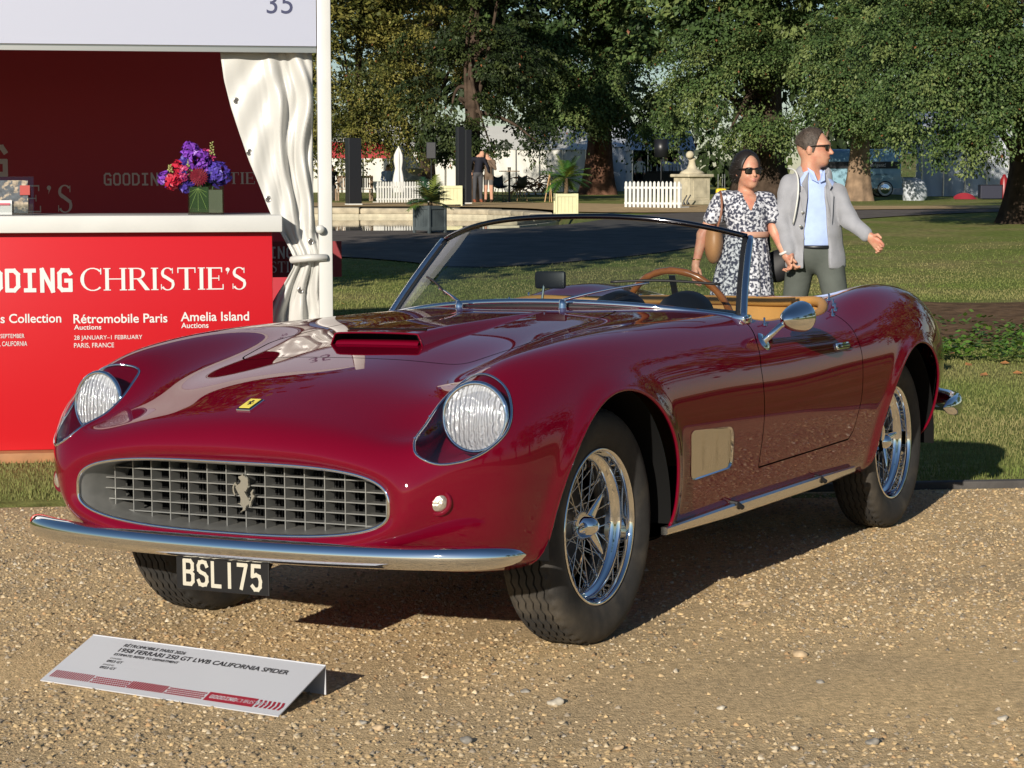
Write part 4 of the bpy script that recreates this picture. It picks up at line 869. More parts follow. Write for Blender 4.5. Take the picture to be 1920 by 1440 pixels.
# serif capitals as outline polygons on a 1-unit cap height
def serif(mb, txt, x, h, ax, dep, track=.06, wf=1.0):
    T, t = .135 * h, .045 * h                       # thick and thin strokes
    def q(pts): mb.add([ax(a, b, dep + random.uniform(0, .0004)) for a, b in pts], [tuple(range(len(pts)))])
    def bar(x0, y0, x1, y1): q([(x0, y0), (x1, y0), (x1, y1), (x0, y1)])
    def stem(cx): bar(cx - T / 2, 0, cx + T / 2, h); bar(cx - T * 1.0, 0, cx + T * 1.0, t * .9); bar(cx - T * 1.0, h - t * .9, cx + T * 1.0, h)
    def arc(cx, cy, rx, ry, a0, a1, w0, w1, n=16):
        A = np.radians(np.linspace(a0, a1, n)); 
        for i in range(n - 1):
            pts = []
            for k in (i, i + 1):
                u = (math.cos(A[k])) ** 2; wd = w0 * u + w1 * (1 - u); pts.append((A[k], wd))
            (aa, wa), (ab, wb) = pts
            q([(cx + rx * math.cos(aa), cy + ry * math.sin(aa)), (cx + rx * math.cos(ab), cy + ry * math.sin(ab)), (cx + (rx - wb) * math.cos(ab), cy + (ry - wb) * math.sin(ab)), (cx + (rx - wa) * math.cos(aa), cy + (ry - wa) * math.sin(aa))])
    for i, c in enumerate(txt):
        k = 1.22 if (i == 0 and wf > 1) else 1.0
        if c == 'C': arc(x + .46 * h, .5 * h, .46 * h, .52 * h, 48, 312, T, t); bar(x + .74 * h, .72 * h, x + .78 * h, .99 * h); w = .82 * h
        elif c == 'H': stem(x + .12 * h); stem(x + .72 * h); bar(x + .12 * h, .49 * h, x + .72 * h, .49 * h + t); w = .86 * h
        elif c == 'R': stem(x + .12 * h); arc(x + .34 * h, .745 * h, .28 * h, .255 * h, -90, 90, T * .9, t); bar(x + .12 * h, h - t, x + .36 * h, h); bar(x + .12 * h, .49 * h, x + .36 * h, .49 * h + t); q([(x + .32 * h, .49 * h), (x + .48 * h, .49 * h), (x + .80 * h, 0), (x + .62 * h, 0)]); w = .78 * h
        elif c == 'I': stem(x + .15 * h); w = .30 * h
        elif c == 'S':
            arc(x + .28 * h, .75 * h, .24 * h, .26 * h, 40, 250, T * .8, t); arc(x + .28 * h, .26 * h, .26 * h, .28 * h, -150, 70, T * .8, t); q([(x + .08 * h, .60 * h), (x + .16 * h, .70 * h), (x + .52 * h, .42 * h), (x + .44 * h, .32 * h)]); bar(x + .45 * h, .74 * h, x + .48 * h, .98 * h); bar(x + .03 * h, .02 * h, x + .06 * h, .26 * h); w = .58 * h
        elif c == 'T': stem(x + .36 * h); bar(x + .02 * h, h - t * 1.2, x + .70 * h, h); bar(x + .02 * h, .76 * h, x + .06 * h, h); bar(x + .66 * h, .76 * h, x + .70 * h, h); w = .72 * h
        elif c == 'E': stem(x + .12 * h); bar(x + .12 * h, h - t * 1.2, x + .58 * h, h); bar(x + .12 * h, 0, x + .62 * h, t * 1.2); bar(x + .12 * h, .49 * h, x + .46 * h, .49 * h + t); bar(x + .54 * h, .78 * h, x + .58 * h, h); bar(x + .59 * h, 0, x + .63 * h, .24 * h); bar(x + .44 * h, .40 * h, x + .47 * h, .64 * h); w = .64 * h
        elif c == "'": arc(x + .10 * h, .90 * h, .075 * h, .085 * h, 0, 360, .07 * h, .08 * h); q([(x + .12 * h, .96 * h), (x + .175 * h, .90 * h), (x + .07 * h, .66 * h)]); w = .20 * h
        else: w = .3 * h
        x += w + track * h
    return x
GS = {'G': [[(.66, .80), (.54, .96), (.22, .96), (.08, .82), (.08, .18), (.22, .04), (.66, .04), (.66, .48), (.42, .48)]], 'O': [[(.22, .04), (.08, .18), (.08, .82), (.22, .96), (.52, .96), (.66, .82), (.66, .18), (.52, .04), (.22, .04)]],
      'D': [[(.08, .04), (.08, .96), (.46, .96), (.66, .78), (.66, .22), (.46, .04), (.08, .04)]], 'I': [[(.36, .04), (.36, .96)], [(.12, .96), (.60, .96)], [(.12, .04), (.60, .04)]], 'N': [[(.08, 0), (.08, 1.0), (.64, 0), (.64, 1.0)]]}
def mono(mb, txt, x, h, w, ax, dep, adv=.80, sx=.86):
    for c in txt:
        strokes2(mb, GS[c], x, h * sx, h, w, ax, dep); x += adv * h
    return x
def strokes2(mb, pls, x, sx, sz, w, ax, dep):
    for pl in pls:
        P = np.array([(x + a * sx, b * sz) for a, b in pl])
        for i in range(len(P) - 1):
            d = P[i + 1] - P[i]; d = d / np.linalg.norm(d); n = np.array([-d[1], d[0]]) * w / 2; e = d * w * .40
            mb.add([ax(u, v, dep + random.uniform(0, .0004)) for u, v in (P[i] - e + n, P[i] - e - n, P[i + 1] + e - n, P[i + 1] + e + n)], [(0, 1, 2, 3)])
# local frame of the counter front: origin at its right lower corner, u to the right, v up
C0 = Vector((-1.250, 10.86, -.055)); CU = Vector((1.36, .22, 0)).normalized(); CN = Vector((CU.y, -CU.x, 0))   # CN points to the viewer
def cpt(u, v, d=0.0): return C0 + CU * u + Vector((0, 0, v)) + CN * d
crot = Matrix((CU, -CN, Vector((0, 0, 1)))).transposed()
counter = tag(empty('exhibition_counter', C0), 'red exhibition counter with thick white top and white auction lettering', 'counter')
def cb(name, m, u0, u1, v0, v1, d0, d1, parent, bev=0.0):
    o = MB().box(cpt((u0 + u1) / 2, (v0 + v1) / 2, (d0 + d1) / 2) - C0, (u1 - u0, abs(d1 - d0), v1 - v0), crot, bev=bev).build(name, m, parent, auto=40); return o
cb('front_panel', RED, -3.2, 0, .045, 1.165, -.03, 0, counter, .004)
cb('side_panel', RED, -.03, -.002, .045, 1.163, -.62, -.031, counter)
cb('counter_top', WHITE, -3.25, .05, 1.166, 1.253, -.68, .065, counter, .006)
cb('shelf', WHITE, -3.1, -.04, .62, .64, -.6, -.06, counter)
PLY = mat('orange_floor_board', (.32, .145, .060), rough=.7, var=.2, vscale=10)
for k in range(6): cb('floor_board', PLY, -3.3 + k * .57, -3.3 + k * .57 + .562, -.02, .043, -3.0, .10, counter, .004)
def cax(d): return lambda u, v, dep: cpt(u, v, d + dep) - C0
# measured on the photograph: px -> u on the front panel
def cuv(px, py):
    p0 = Vector((0, 0, CZ)); d = W(px, py, 10.0) - p0; t = (C0 - p0).dot(CN) / d.dot(CN); q = p0 + d * t - C0; return q.dot(CU), q.z
def put(txt, px0, px1, py_base, py_top, m, bold=0.0, parent=counter):
    """sans lettering stretched to the span it has on the panel"""
    u0, v0 = cuv(px0, py_base); u1, v1 = cuv(px1, py_base); _, vt = cuv(px0, py_top); me = text_mesh(txt, 1.0, bold=bold)
    co = np.array([v.co for v in me.vertices]); wd = co[:, 0].max() - co[:, 0].min(); cap_h = .71
    for v in me.vertices: v.co = Vector(((v.co.x - co[:, 0].min()) / wd * (u1 - u0), v.co.y / cap_h * (vt - v0), v.co.z))
    o = link('lettering', me, m, parent); M = Matrix((CU, Vector((0, 0, 1)), CN)).transposed().to_4x4(); M.translation = CU * u0 + Vector((0, 0, v0)) + CN * .0025; o.matrix_local = M
u, v = cuv(151, 545); _, vt = cuv(151, 503); hh = vt - v; u2, v2 = cuv(466, 540)
mb = MB(); tmp = MB(); wtot = serif(tmp, "CHRISTIE'S", 0, hh, lambda a, b, d: (a, b, d), 0, .05); k_ = (u2 - u) / wtot
serif(mb, "CHRISTIE'S", 0, hh, lambda a, b, d: cpt(u + a * k_, v + b, .0025 + d) - C0, 0, .05); mb.build('lettering', PRINT, counter, fix=False)
mb = MB(); hg = hh * .95; mono(mb, 'GOODING', cuv(142, 545)[0] - 7 * .80 * hg, hg, hg * .19, lambda a, b, d: cpt(a, v + b, .0025 + d) - C0, 0); mb.build('lettering', PRINT, counter, fix=False)
put('Rétromobile Paris', 138, 314, 606, 589, PRINT, .012); put('Auctions', 139, 190, 618, 609, PRINT, .01); put('Amelia Island', 339, 467, 602, 585, PRINT, .012); put('Auctions', 340, 391, 615, 605, PRINT, .01)
put('28 JANUARY–1 FEBRUARY', 139, 267, 637, 629, PRINT); put('PARIS, FRANCE', 139, 214, 652, 643, PRINT)
put('Lucas Collection', -42, 115, 606, 589, PRINT, .012); put('SEPTEMBER', 1, 46, 634, 626, PRINT); put(', CALIFORNIA', 0, 51, 649, 640, PRINT)
# tent frame, fascia, walls
T0 = Vector((-1.02, 10.98, -.06)); tent = tag(empty('exhibition_tent', T0), 'white framed exhibition tent numbered 35 over the red counter', 'tent')
def tp(u, v, d=0.0): return CU * u + Vector((0, 0, v)) + CN * d
def tb(name, m, u0, u1, v0, v1, d0, d1, parent=tent, bev=0.0): return MB().box(tp((u0 + u1) / 2, (v0 + v1) / 2, (d0 + d1) / 2), (abs(u1 - u0), abs(d1 - d0), abs(v1 - v0)), crot, bev=bev).build(name, m, parent, auto=40)
tb('corner_post', WHITE, 0, .072, 0, 2.95, -.035, .035, bev=.008)
tb('corner_post', WHITE, -4.5, -4.43, 0, 2.95, -.035, .035, bev=.008)
tb('corner_post', WHITE, 0, .07, 0, 2.95, -3.6, -3.53, bev=.008)
tb('corner_post', WHITE, -4.5, -4.43, 0, 2.95, -3.6, -3.53, bev=.008)
fas = tb('fascia', FASC, -4.42, -.004, 2.132, 2.72, .02, .034)
tb('fascia_beam', STEEL, -4.42, -.004, 2.10, 2.17, -.035, .012)
tb('roof_beam', WHITE, .005, .065, 2.45, 2.52, -3.52, -.04)
ROOF = mat('white_canvas', (.6, .6, .58), rough=.6, var=.05, vscale=3, bump=.1, bscale=12)
r_ = MB(); A = [tp(-4.5, 2.72, .04), tp(.07, 2.72, .04), tp(.07, 2.72, -3.6), tp(-4.5, 2.72, -3.6)]; ap = tp(-2.2, 4.2, -1.8); r_.add(A + [ap], [(0, 1, 4), (1, 2, 4), (2, 3, 4), (3, 0, 4)]); r_.build('canvas_roof', ROOF, tent)
tb('back_wall', DRED, -4.42, .0, .0, 2.7, -3.15, -3.11)
tb('side_wall', ROOF, -4.46, -4.44, .0, 2.7, -3.5, -.04)
def tuv(px, py, dd):
    p0 = Vector((0, 0, CZ)); d = W(px, py, 10.0) - p0; O = T0 + CN * dd; t = (O - p0).dot(CN) / d.dot(CN); q = p0 + d * t - T0; return q.dot(CU), q.z
def tfrm(u, v, dd):
    M = Matrix((CU, Vector((0, 0, 1)), CN)).transposed().to_4x4(); M.translation = CU * u + Vector((0, 0, v)) + CN * dd; return M
u0, v0 = tuv(500, 25, .036); u1, _ = tuv(549, 25, .036); me = text_mesh('35', 1.0); co = np.array([q.co for q in me.vertices]); wd = co[:, 0].max() - co[:, 0].min()
for q in me.vertices: q.co = Vector(((q.co.x - co[:, 0].min()) / wd * (u1 - u0), q.co.y / .71 * (u1 - u0) * .82, q.co.z))
o = link('lettering', me, INK, fas); o.matrix_local = tfrm(u0, v0, .0345)
DW = -3.108
def wall_ax(u0, v0, k=1.0): return lambda a, b, d: tp(u0 + a * k, v0 + b, DW + .002 + d)
u0, v0 = tuv(195, 347, DW); _, vt = tuv(195, 325, DW); h = vt - v0; u1, _ = tuv(318, 347, DW); mb = MB(); mono(mb, 'GOODING', 0, h, h * .15, wall_ax(u0, v0, (u1 - u0) / (7 * .8 * h)), 0); mb.build('lettering', GREYP, tent, fix=False)
u0, v0 = tuv(326, 345, DW); u1, _ = tuv(505, 345, DW); tmp = MB(); wt_ = serif(tmp, "CHRISTIE'S", 0, h, lambda a, b, d: (a, b, d), 0); mb = MB(); serif(mb, "CHRISTIE'S", 0, h, wall_ax(u0, v0, (u1 - u0) / wt_), 0); mb.build('lettering', GREYP, tent, fix=False)
u0, v0 = tuv(20, 329, DW); _, vt = tuv(20, 274, DW); h = vt - v0; mb = MB(); mono(mb, 'GOODING', u0 - 7 * .8 * h + .06 * h, h, h * .17, wall_ax(0, v0), 0); mb.build('lettering', GREYP, tent, fix=False)
u1, v0 = tuv(130, 398, DW); _, vt = tuv(130, 347, DW); h = vt - v0; tmp = MB(); wt_ = serif(tmp, "CHRISTIE'S", 0, h, lambda a, b, d: (a, b, d), 0); mb = MB(); serif(mb, "CHRISTIE'S", u1 - wt_ * 1.15, h, wall_ax(0, v0, 1.0), 0, .19); mb.build('lettering', GREYP, tent, fix=False)
# small banner seen in the gap beside the counter
bu0, bv0 = tuv(500, 520, -.9); bu1, bv1 = tuv(640, 452, -.9); bn = MB().box((tp((bu0 + bu1) / 2, (bv0 + bv1) / 2, -.9)) , (bu1 - bu0, .02, bv1 - bv0), crot).build('wall_banner', mat('dim_red_banner', (.22, .02, .025), rough=.6), tent)
mb = MB(); h = (bv1 - bv0) * .30; mono(mb, 'GOODING', bu0 - .18, h, h * .16, lambda a, b, d: tp(a, bv0 + (bv1 - bv0) * .54 + b, -.888 + d), 0); serif(mb, "CHRISTIE'S", bu0 - .16, h, lambda a, b, d: tp(a, bv0 + (bv1 - bv0) * .14 + b, -.888 + d), 0); mb.build('lettering', PRINT, bn, fix=False)
# tied-back curtain
CURT = mat('white_vinyl_curtain', (.50, .495, .47), rough=.35, var=.04, vscale=5, bump=.25, bscale=9, spec=.5)
Lk = np.array([(92, 412), (150, 420), (200, 433), (250, 449), (300, 467), (350, 487), (400, 508), (440, 527), (470, 545), (485, 552), (500, 549), (530, 533), (560, 516), (598, 497), (660, 480), (760, 462), (850, 452)]); Rk = np.array([(92, 586), (300, 587), (400, 588), (440, 592), (470, 604), (485, 608), (500, 608), (560, 611), (598, 612), (700, 613), (850, 614)])
rows = []; NC = 64
for py in np.r_[np.linspace(92, 470, 44), np.linspace(474, 500, 8), np.linspace(506, 868, 30)]:
    l = np.interp(py, Lk[:, 0], Lk[:, 1]); r = np.interp(py, Rk[:, 0], Rk[:, 1]); row = []
    tie = math.exp(-((py - 485) / 45) ** 2); amp = .036 * (1 - .55 * tie) * (.55 + .45 * min(1, (py - 92) / 60)); 
    for k in range(NC):
        s_ = k / (NC - 1); w_ = s_ ** (1 + .55 * min(1, max(0, (py - 92) / 350)) * (1 if py < 485 else .2)); ph = 2 * math.pi * (2.6 * s_ ** 1.1 + .15 * math.sin(py / 60) + .25 * s_ * math.sin(py / 37))
        fold = amp * (.9 * math.sin(ph) + .32 * math.sin(2.3 * ph + 1.1) + .10 * math.sin(3.7 * ph + py / 30)) * (min(1, max(.06, (s_ - .34) * 3.5)) if py < 440 else .8) + .012 * math.sin(py / 23 + 9 * s_) * math.sin(py / 41 + 5 * s_)
        q = tuv(l + (r - l) * (s_ if py > 485 else w_ ** .85), py, -.06); row.append(tp(q[0], q[1], -.075 + fold + .05 * tie))
    rows.append(row)
cur = MB().grid(rows).build('curtain', CURT, smooth=True, fix=False); cur.location = T0; tag(cur, 'white vinyl tent curtain with metal eyelets tied back to the post', 'curtain')
sol = cur.modifiers.new('thick', 'SOLIDIFY'); sol.thickness = .004
for px, py in ((427, 96), (443, 187), (467, 281), (503, 372), (582, 450), (563, 546)):
    l = np.interp(py, Lk[:, 0], Lk[:, 1]); i = int(np.argmin([abs((tuv(500, py, -.06)[1]) - rw[30].z) for rw in rows])); j = int(np.argmin([abs(p.dot(CU) - tuv(px, py, -.06)[0]) for p in rows[i]])); p = rows[i][j] + CN * .006
    e = MB().tube([p + CU * .013 * math.cos(a) + Vector((0, 0, .015 * math.sin(a))) for a in np.linspace(0, 2 * math.pi, 17)], .0035, 6, cap=False).build('eyelet', STEEL, cur, smooth=True)
    MB().add([p + CN * .001 + CU * .011 * math.cos(a) + Vector((0, 0, .013 * math.sin(a))) for a in np.linspace(0, 2 * math.pi, 12, endpoint=False)], [tuple(range(12))]).build('eyelet_hole', mat('eyelet_dark', (.05, .045, .04)), e)
ub, vb = tuv(549, 487, 0); uc, _ = tuv(612, 487, 0)
MB().tube([tp(ub, vb - .005, -.06), tp(ub - .004, vb, .02), tp((ub + uc) / 2, vb + .012, .055), tp(uc, vb + .012, .045)], [.016, .02, .02, .018], 8).build('tie_band', CURT, cur, smooth=True)
uk, vk = tuv(600, 430, .05); kn = MB().lathe([(0, .05), (.018, .045), (.024, .03), (.02, .015), (.012, .01), (.012, 0)], 18, 'Z').build('curtain_hook', WHITE, tent, smooth=True); kn.matrix_local = tfrm(uk, vk, .034)
kk = MB(); kk.grid(dome((0, 0, 0), (0, 0, 1), .032, .03, 18, 6), wrap=True); k2 = kk.build('curtain_hook', WHITE, tent, smooth=True); k2.matrix_local = tfrm(tuv(589, 425, 0)[0], tuv(589, 425, 0)[1], .0)
# vase of flowers on the counter
def fpx(px, py): 
    q = cuv(px, py); return q
DV = -.20
def cuvd(px, py, dd):
    p0 = Vector((0, 0, CZ)); d = W(px, py, 10.0) - p0; O = C0 + CN * dd; t = (O - p0).dot(CN) / d.dot(CN); q = p0 + d * t - C0; return q.dot(CU), q.z
vu, _ = cuvd(386, 400, DV); VB = C0 + CU * vu + CN * DV + Vector((0, 0, 1.253)); vase = tag(empty('flower_vase', VB), 'square glass vase of purple and red flowers on the white counter top', 'vase')
vr = Matrix.Rotation(math.atan2(CU.y, CU.x), 3, 'Z'); VG = glass('vase_glass', (.86, .88, .86), 1.35)
vs_ = .186; 
gm_ = MB()
for a in range(4):
    R = Matrix.Rotation(a * math.pi / 2, 3, 'Z'); gm_.box(vr @ (R @ Vector((0, vs_ / 2 - .004, .075))), (vs_, .008, .15), vr @ R)
gm_.box((0, 0, .006), (vs_ - .02, vs_ - .02, .012), vr); gm_.build('glass_box', VG, vase)
LEAFD = mat('palm_leaf_green', (.018, .055, .012), rough=.35); RIBC = mat('leaf_rib', (.25, .36, .10), rough=.5)
lf = MB().box(vr @ Vector((-.035, -.06, .078)), (.098, .006, .132), vr).build('wrapped_leaf', LEAFD, vase)
for a in np.linspace(-65, 65, 7):
    t = math.radians(a); L_ = min(.118, .044 / max(abs(math.sin(t)), 1e-3)); MB().tube([vr @ Vector((-.04, -.0645, .138)), vr @ Vector((-.04 + L_ * math.sin(t), -.0645, .138 - L_ * math.cos(t)))], .0013, 5).build('leaf_rib', RIBC, lf)
MB().box(vr @ Vector((.05, -.01, .07)), (.07, .12, .12), vr).build('folded_leaf', mat('grey_green_leaf', (.11, .125, .085), rough=.4), vase)
fr = random.Random(4)
def petal_ball(c, r, m, n, ps, flat=1.0):
    mb = MB(); c = Vector(c)
    for _ in range(n):
        d = Vector((fr.gauss(0, 1), fr.gauss(0, 1) - .25, fr.gauss(0, 1) + .2)).normalized(); p = c + Vector((d.x * r, d.y * r, d.z * r * flat)) * fr.uniform(.75, 1.02); a = d.cross(Vector((fr.random() - .5, fr.random() - .5, fr.random() - .5))).normalized(); b = d.cross(a); s_ = ps * fr.uniform(.7, 1.2); up = d * s_ * .35
        mb.add([p - a * s_ * .5, p + b * s_ * .5 + up, p + a * s_ + up * 1.2, p - b * s_ * .5 + up], [(0, 3, 2, 1)])
    return mb.build('flower', m, vase, fix=False)
PUR = mat('purple_petal', (.16, .035, .36), rough=.5, var=.4, vscale=60); BLU = mat('blue_violet_petal', (.055, .030, .27), rough=.5, var=.4, vscale=60); CRM = mat('crimson_petal', (.42, .010, .035), rough=.5, var=.3, vscale=60); DKR = mat('dark_gerbera_petal', (.16, .008, .022), rough=.55, var=.3, vscale=80); PNK = mat('pink_petal', (.36, .03, .13), rough=.5, var=.3, vscale=60); GRN = mat('bud_green', (.26, .27, .09), rough=.6); STEM = mat('flower_stem', (.05, .10, .02), rough=.6)
def fl(px, py, dy=0.0):
    q = cuvd(px, py, DV); return (C0 + CU * q[0] + CN * (DV - dy) + Vector((0, 0, q[1]))) - VB
for px, py, r, m, n, ps, dy in ((357, 283, .040, PUR, 60, .026, 0), (372, 300, .052, PUR, 90, .026, -.02), (352, 302, .04, BLU, 50, .024, .03), (409, 328, .062, BLU, 170, .024, -.02), (404, 318, .04, BLU, 60, .024, .03), (311, 336, .034, PUR, 50, .024, 0), (349, 349, .040, BLU, 60, .024, 0), (325, 341, .034, CRM, 70, .026, -.05), (333, 314, .03, CRM, 45, .022, .02), (343, 330, .028, BLU, 40, .02, .03), (388, 288, .022, PNK, 30, .018, .02), (397, 297, .022, PNK, 30, .018, .02), (347, 322, .024, PNK, 36, .018, -.06), (344, 333, .018, PNK, 24, .016, -.06), (383, 310, .04, PUR, 60, .024, .0), (375, 345, .05, BLU, 60, .024, .06), (360, 330, .05, STEM, 70, .03, .06), (390, 340, .05, STEM, 60, .03, .06)):
    petal_ball(fl(px, py, dy), r, m, n, ps)
c = fl(372, 331, -.085); mb = MB()
for ring_, (n, r0, r1) in enumerate(((22, .014, .052), (20, .010, .044), (16, .004, .030), (10, .0, .016))):
    for k in range(n):
        a = 2 * math.pi * (k + .5 * (ring_ % 2)) / n; d = vr @ Vector((math.cos(a), 0, math.sin(a))); t = vr @ Vector((-math.sin(a), 0, math.cos(a))); f = vr @ Vector((0, -1, 0)); z_ = .006 * ring_
        mb.add([c + d * r0 + f * z_, c + d * (r0 + r1) * .55 + t * .006 + f * (z_ + .006), c + d * r1 + f * (z_ + .002), c + d * (r0 + r1) * .55 - t * .006 + f * (z_ + .006)], [(0, 1, 2, 3)])
mb.build('gerbera', DKR, vase, fix=False)
for px, py, hgt in ((397, 278, .07), (319, 316, .04), (355, 306, .04)):
    p = fl(px, py, -.02); mb = MB()
    for k in range(14):
        t = k / 14; rr_ = .010 * (1 - t * .75); a = k * 2.4; q = p + Vector((rr_ * math.cos(a), rr_ * math.sin(a), (t - .5) * hgt)); mb.grid(dome(q, (math.cos(a), math.sin(a), .6), .0065 * (1 - .4 * t), .009, 6, 3), wrap=True)
    mb.build('flower_bud_spike', GRN, vase, smooth=True, fix=False)
for k in range(10): MB().tube([Vector((fr.uniform(-.04, .04), fr.uniform(-.04, .04), .02)), Vector((fr.uniform(-.07, .07), fr.uniform(-.05, .05), .22))], .003, 5).build('stem', STEM, vase)
# brochure holder
bu, _ = cuvd(20, 402, -.13); BB = C0 + CU * bu + CN * -.13 + Vector((0, 0, 1.253)); bro = tag(empty('brochure_holder', BB), 'clear acrylic holder with car brochures on the white counter top', 'brochure holder')
MB().box(vr @ Vector((0, .02, .10)), (.235, .004, .20), vr @ Matrix.Rotation(-.2, 3, 'X')).build('acrylic_back', glass('acrylic', (.9, .92, .92), 1.4), bro)
COVM = mat('brochure_cover', (.30, .24, .17), rough=.35, col2=(.05, .06, .07), c2scale=26, c2range=(.45, .52), var=.5, vscale=60)
pg = MB().box(vr @ Vector((-.01, -.005, .095)), (.20, .012, .17), vr @ Matrix.Rotation(-.2, 3, 'X')).build('brochure', COVM, bro)
MB().box(vr @ Vector((.075, -.006, .128)), (.05, .013, .05), vr @ Matrix.Rotation(-.2, 3, 'X')).build('brochure_picture', mat('brochure_red', (.35, .04, .03)), pg)
MB().box(vr @ Vector((-.05, -.035, .040)), (.12, .006, .075), vr @ Matrix.Rotation(-.2, 3, 'X')).build('leaflet', PRINT, bro)
MB().box(vr @ Vector((-.05, -.0395, .058)), (.10, .002, .012), vr @ Matrix.Rotation(-.2, 3, 'X')).build('leaflet_stripe', mat('leaflet_pink', (.6, .12, .16)), bro)
MB().box(vr @ Vector((0, -.045, .03)), (.235, .004, .06), vr).build('acrylic_front', glass('acrylic', (.9, .92, .92), 1.4), bro)
# information board on the gravel, a folded white sheet
def carw(x, y, z): return M_CAR @ Vector((x, y, z))
A_, B_, C_ = carw(-1.086, .393, .003), carw(-1.151, -.411, .003), carw(-.905, -.385, .003); D_ = A_ + (C_ - B_); upv = R_CAR @ Vector((0, 0, 1)); H_ = .074
bd = empty('information_board', A_); tag(bd, 'folded white information board with black lettering lying on the gravel', 'sign')
BRD = mat('white_board', (.50, .51, .54), rough=.35)
ux = (B_ - A_).normalized(); sl = ((D_ + upv * H_) - A_); sn = ux.cross(sl).normalized(); 
if sn.z < 0: sn = -sn
t_ = .003; f_ = [A_, B_, C_ + upv * H_, D_ + upv * H_]; mb = MB(); mb.add([p - A_ for p in f_] + [p - A_ - sn * t_ for p in f_], [(0, 1, 2, 3), (7, 6, 5, 4), (0, 4, 5, 1), (1, 5, 6, 2), (2, 6, 7, 3), (3, 7, 4, 0)]); mb.build('front_sheet', BRD, bd)
bkd = (C_ - B_).normalized(); f_ = [C_, D_, D_ + upv * (H_ + .002), C_ + upv * (H_ + .002)]; mb = MB(); mb.add([p - A_ for p in f_] + [p - A_ + bkd * t_ for p in f_], [(0, 1, 2, 3), (7, 6, 5, 4), (0, 4, 5, 1), (1, 5, 6, 2), (2, 6, 7, 3), (3, 7, 4, 0)]); mb.build('back_leg', BRD, bd)
SW = (B_ - A_).length; SH = sl.length; slu = sl.normalized()
def bframe(a, b): 
    M = Matrix((ux, slu, sn)).transposed().to_4x4(); M.translation = ux * (a * SW) + slu * (b * SH) + sn * .0012; return M
def bput(txt, a0, a1, b0, b1, m, bold=0.0):
    me = text_mesh(txt, 1.0, bold=bold, lift=.0003); co = np.array([q.co for q in me.vertices]); wd = co[:, 0].max() - co[:, 0].min()
    for q in me.vertices: q.co = ux * (a0 * SW + (q.co.x - co[:, 0].min()) / wd * (a1 - a0) * SW) + slu * (b0 * SH + q.co.y / .71 * (b1 - b0) * SH) + sn * (.0014 + q.co.z)
    link('lettering', me, m, bd)
BI = mat('black_ink', (.02, .02, .025), rough=.5); BR = mat('maroon_ink', (.30, .012, .03), rough=.5); GI = mat('grey_ink', (.25, .25, .26), rough=.5)
bput('RÉTROMOBILE PARIS 2026', .175, .445, .845, .905, BI); bput('1958 FERRARI 250 GT LWB CALIFORNIA SPIDER', .175, .895, .735, .815, BI, .009); bput('ESTIMATE: REFER TO DEPARTMENT', .175, .455, .655, .700, BI)
bput('CHASSIS', .175, .225, .575, .605, GI); bput('0923 GT', .175, .243, .510, .555, BI); bput('ENGINE', .175, .222, .440, .470, GI); bput('0923 GT', .175, .243, .375, .420, BI)
def bq(pts, nm, m): 
    mb = MB(); 
    for q in pts: mb.add([ux * (a * SW) + slu * (b * SH) + sn * (.0014 + random.uniform(0, .0002)) for a, b in q], [(0, 1, 2, 3)])
    mb.build(nm, m, bd, fix=False)
b0, b1 = .085, .225
bq([[(.02 + k * .0098, b0), (.0245 + k * .0098, b0), (.0275 + k * .0098, b1), (.023 + k * .0098, b1)] for k in range(18)] + [[(.36 + k * .0098, b0), (.366 + k * .0098, b0), (.369 + k * .0098, b1), (.363 + k * .0098, b1)] for k in range(16)], 'stripe_pattern', BR)
dots = [[(a + k * .0092 + (r % 2) * .0046, b0 + r * .034), (a + k * .0092 + (r % 2) * .0046 + .0062, b0 + r * .034), (a + k * .0092 + (r % 2) * .0046 + .0062, b0 + r * .034 + .024), (a + k * .0092 + (r % 2) * .0046, b0 + r * .034 + .024)] for a, n in ((.20, 17), (.52, 17)) for k in range(n) for r in range(4)]
bq(dots[:68], 'dot_pattern', BR); bq(dots[68:], 'dot_pattern', BR); bq([[(.685, b0 - .01), (.88, b0 - .01), (.88, b1 + .01), (.685, b1 + .01)]], 'brand_band', BR)
ch_ = []
for k in range(6): a = .888 + k * .0175; m_ = (b0 + b1) / 2; ch_ += [[(a, b0), (a + .009, b0), (a + .014, m_), (a + .005, m_)], [(a + .005, m_), (a + .014, m_), (a + .009, b1), (a, b1)]]
bq(ch_, 'chevron_pattern', BR)
bax = lambda a0, bb: (lambda a, b, d: ux * (a0 + a) + slu * (bb * SH + b) + sn * (.0019 + d))
mb = MB(); hh_ = .06 * SH; xe = mono(mb, 'GOODING', .70 * SW, hh_, hh_ * .18, lambda a, b, d: ux * a + slu * (.125 * SH + b) + sn * (.0019 + d * .3), 0); serif(mb, "CHRISTIE'S", xe, hh_, lambda a, b, d: ux * a + slu * (.125 * SH + b) + sn * (.0019 + d * .3), 0); mb.build('lettering', BRD, bd, fix=False)
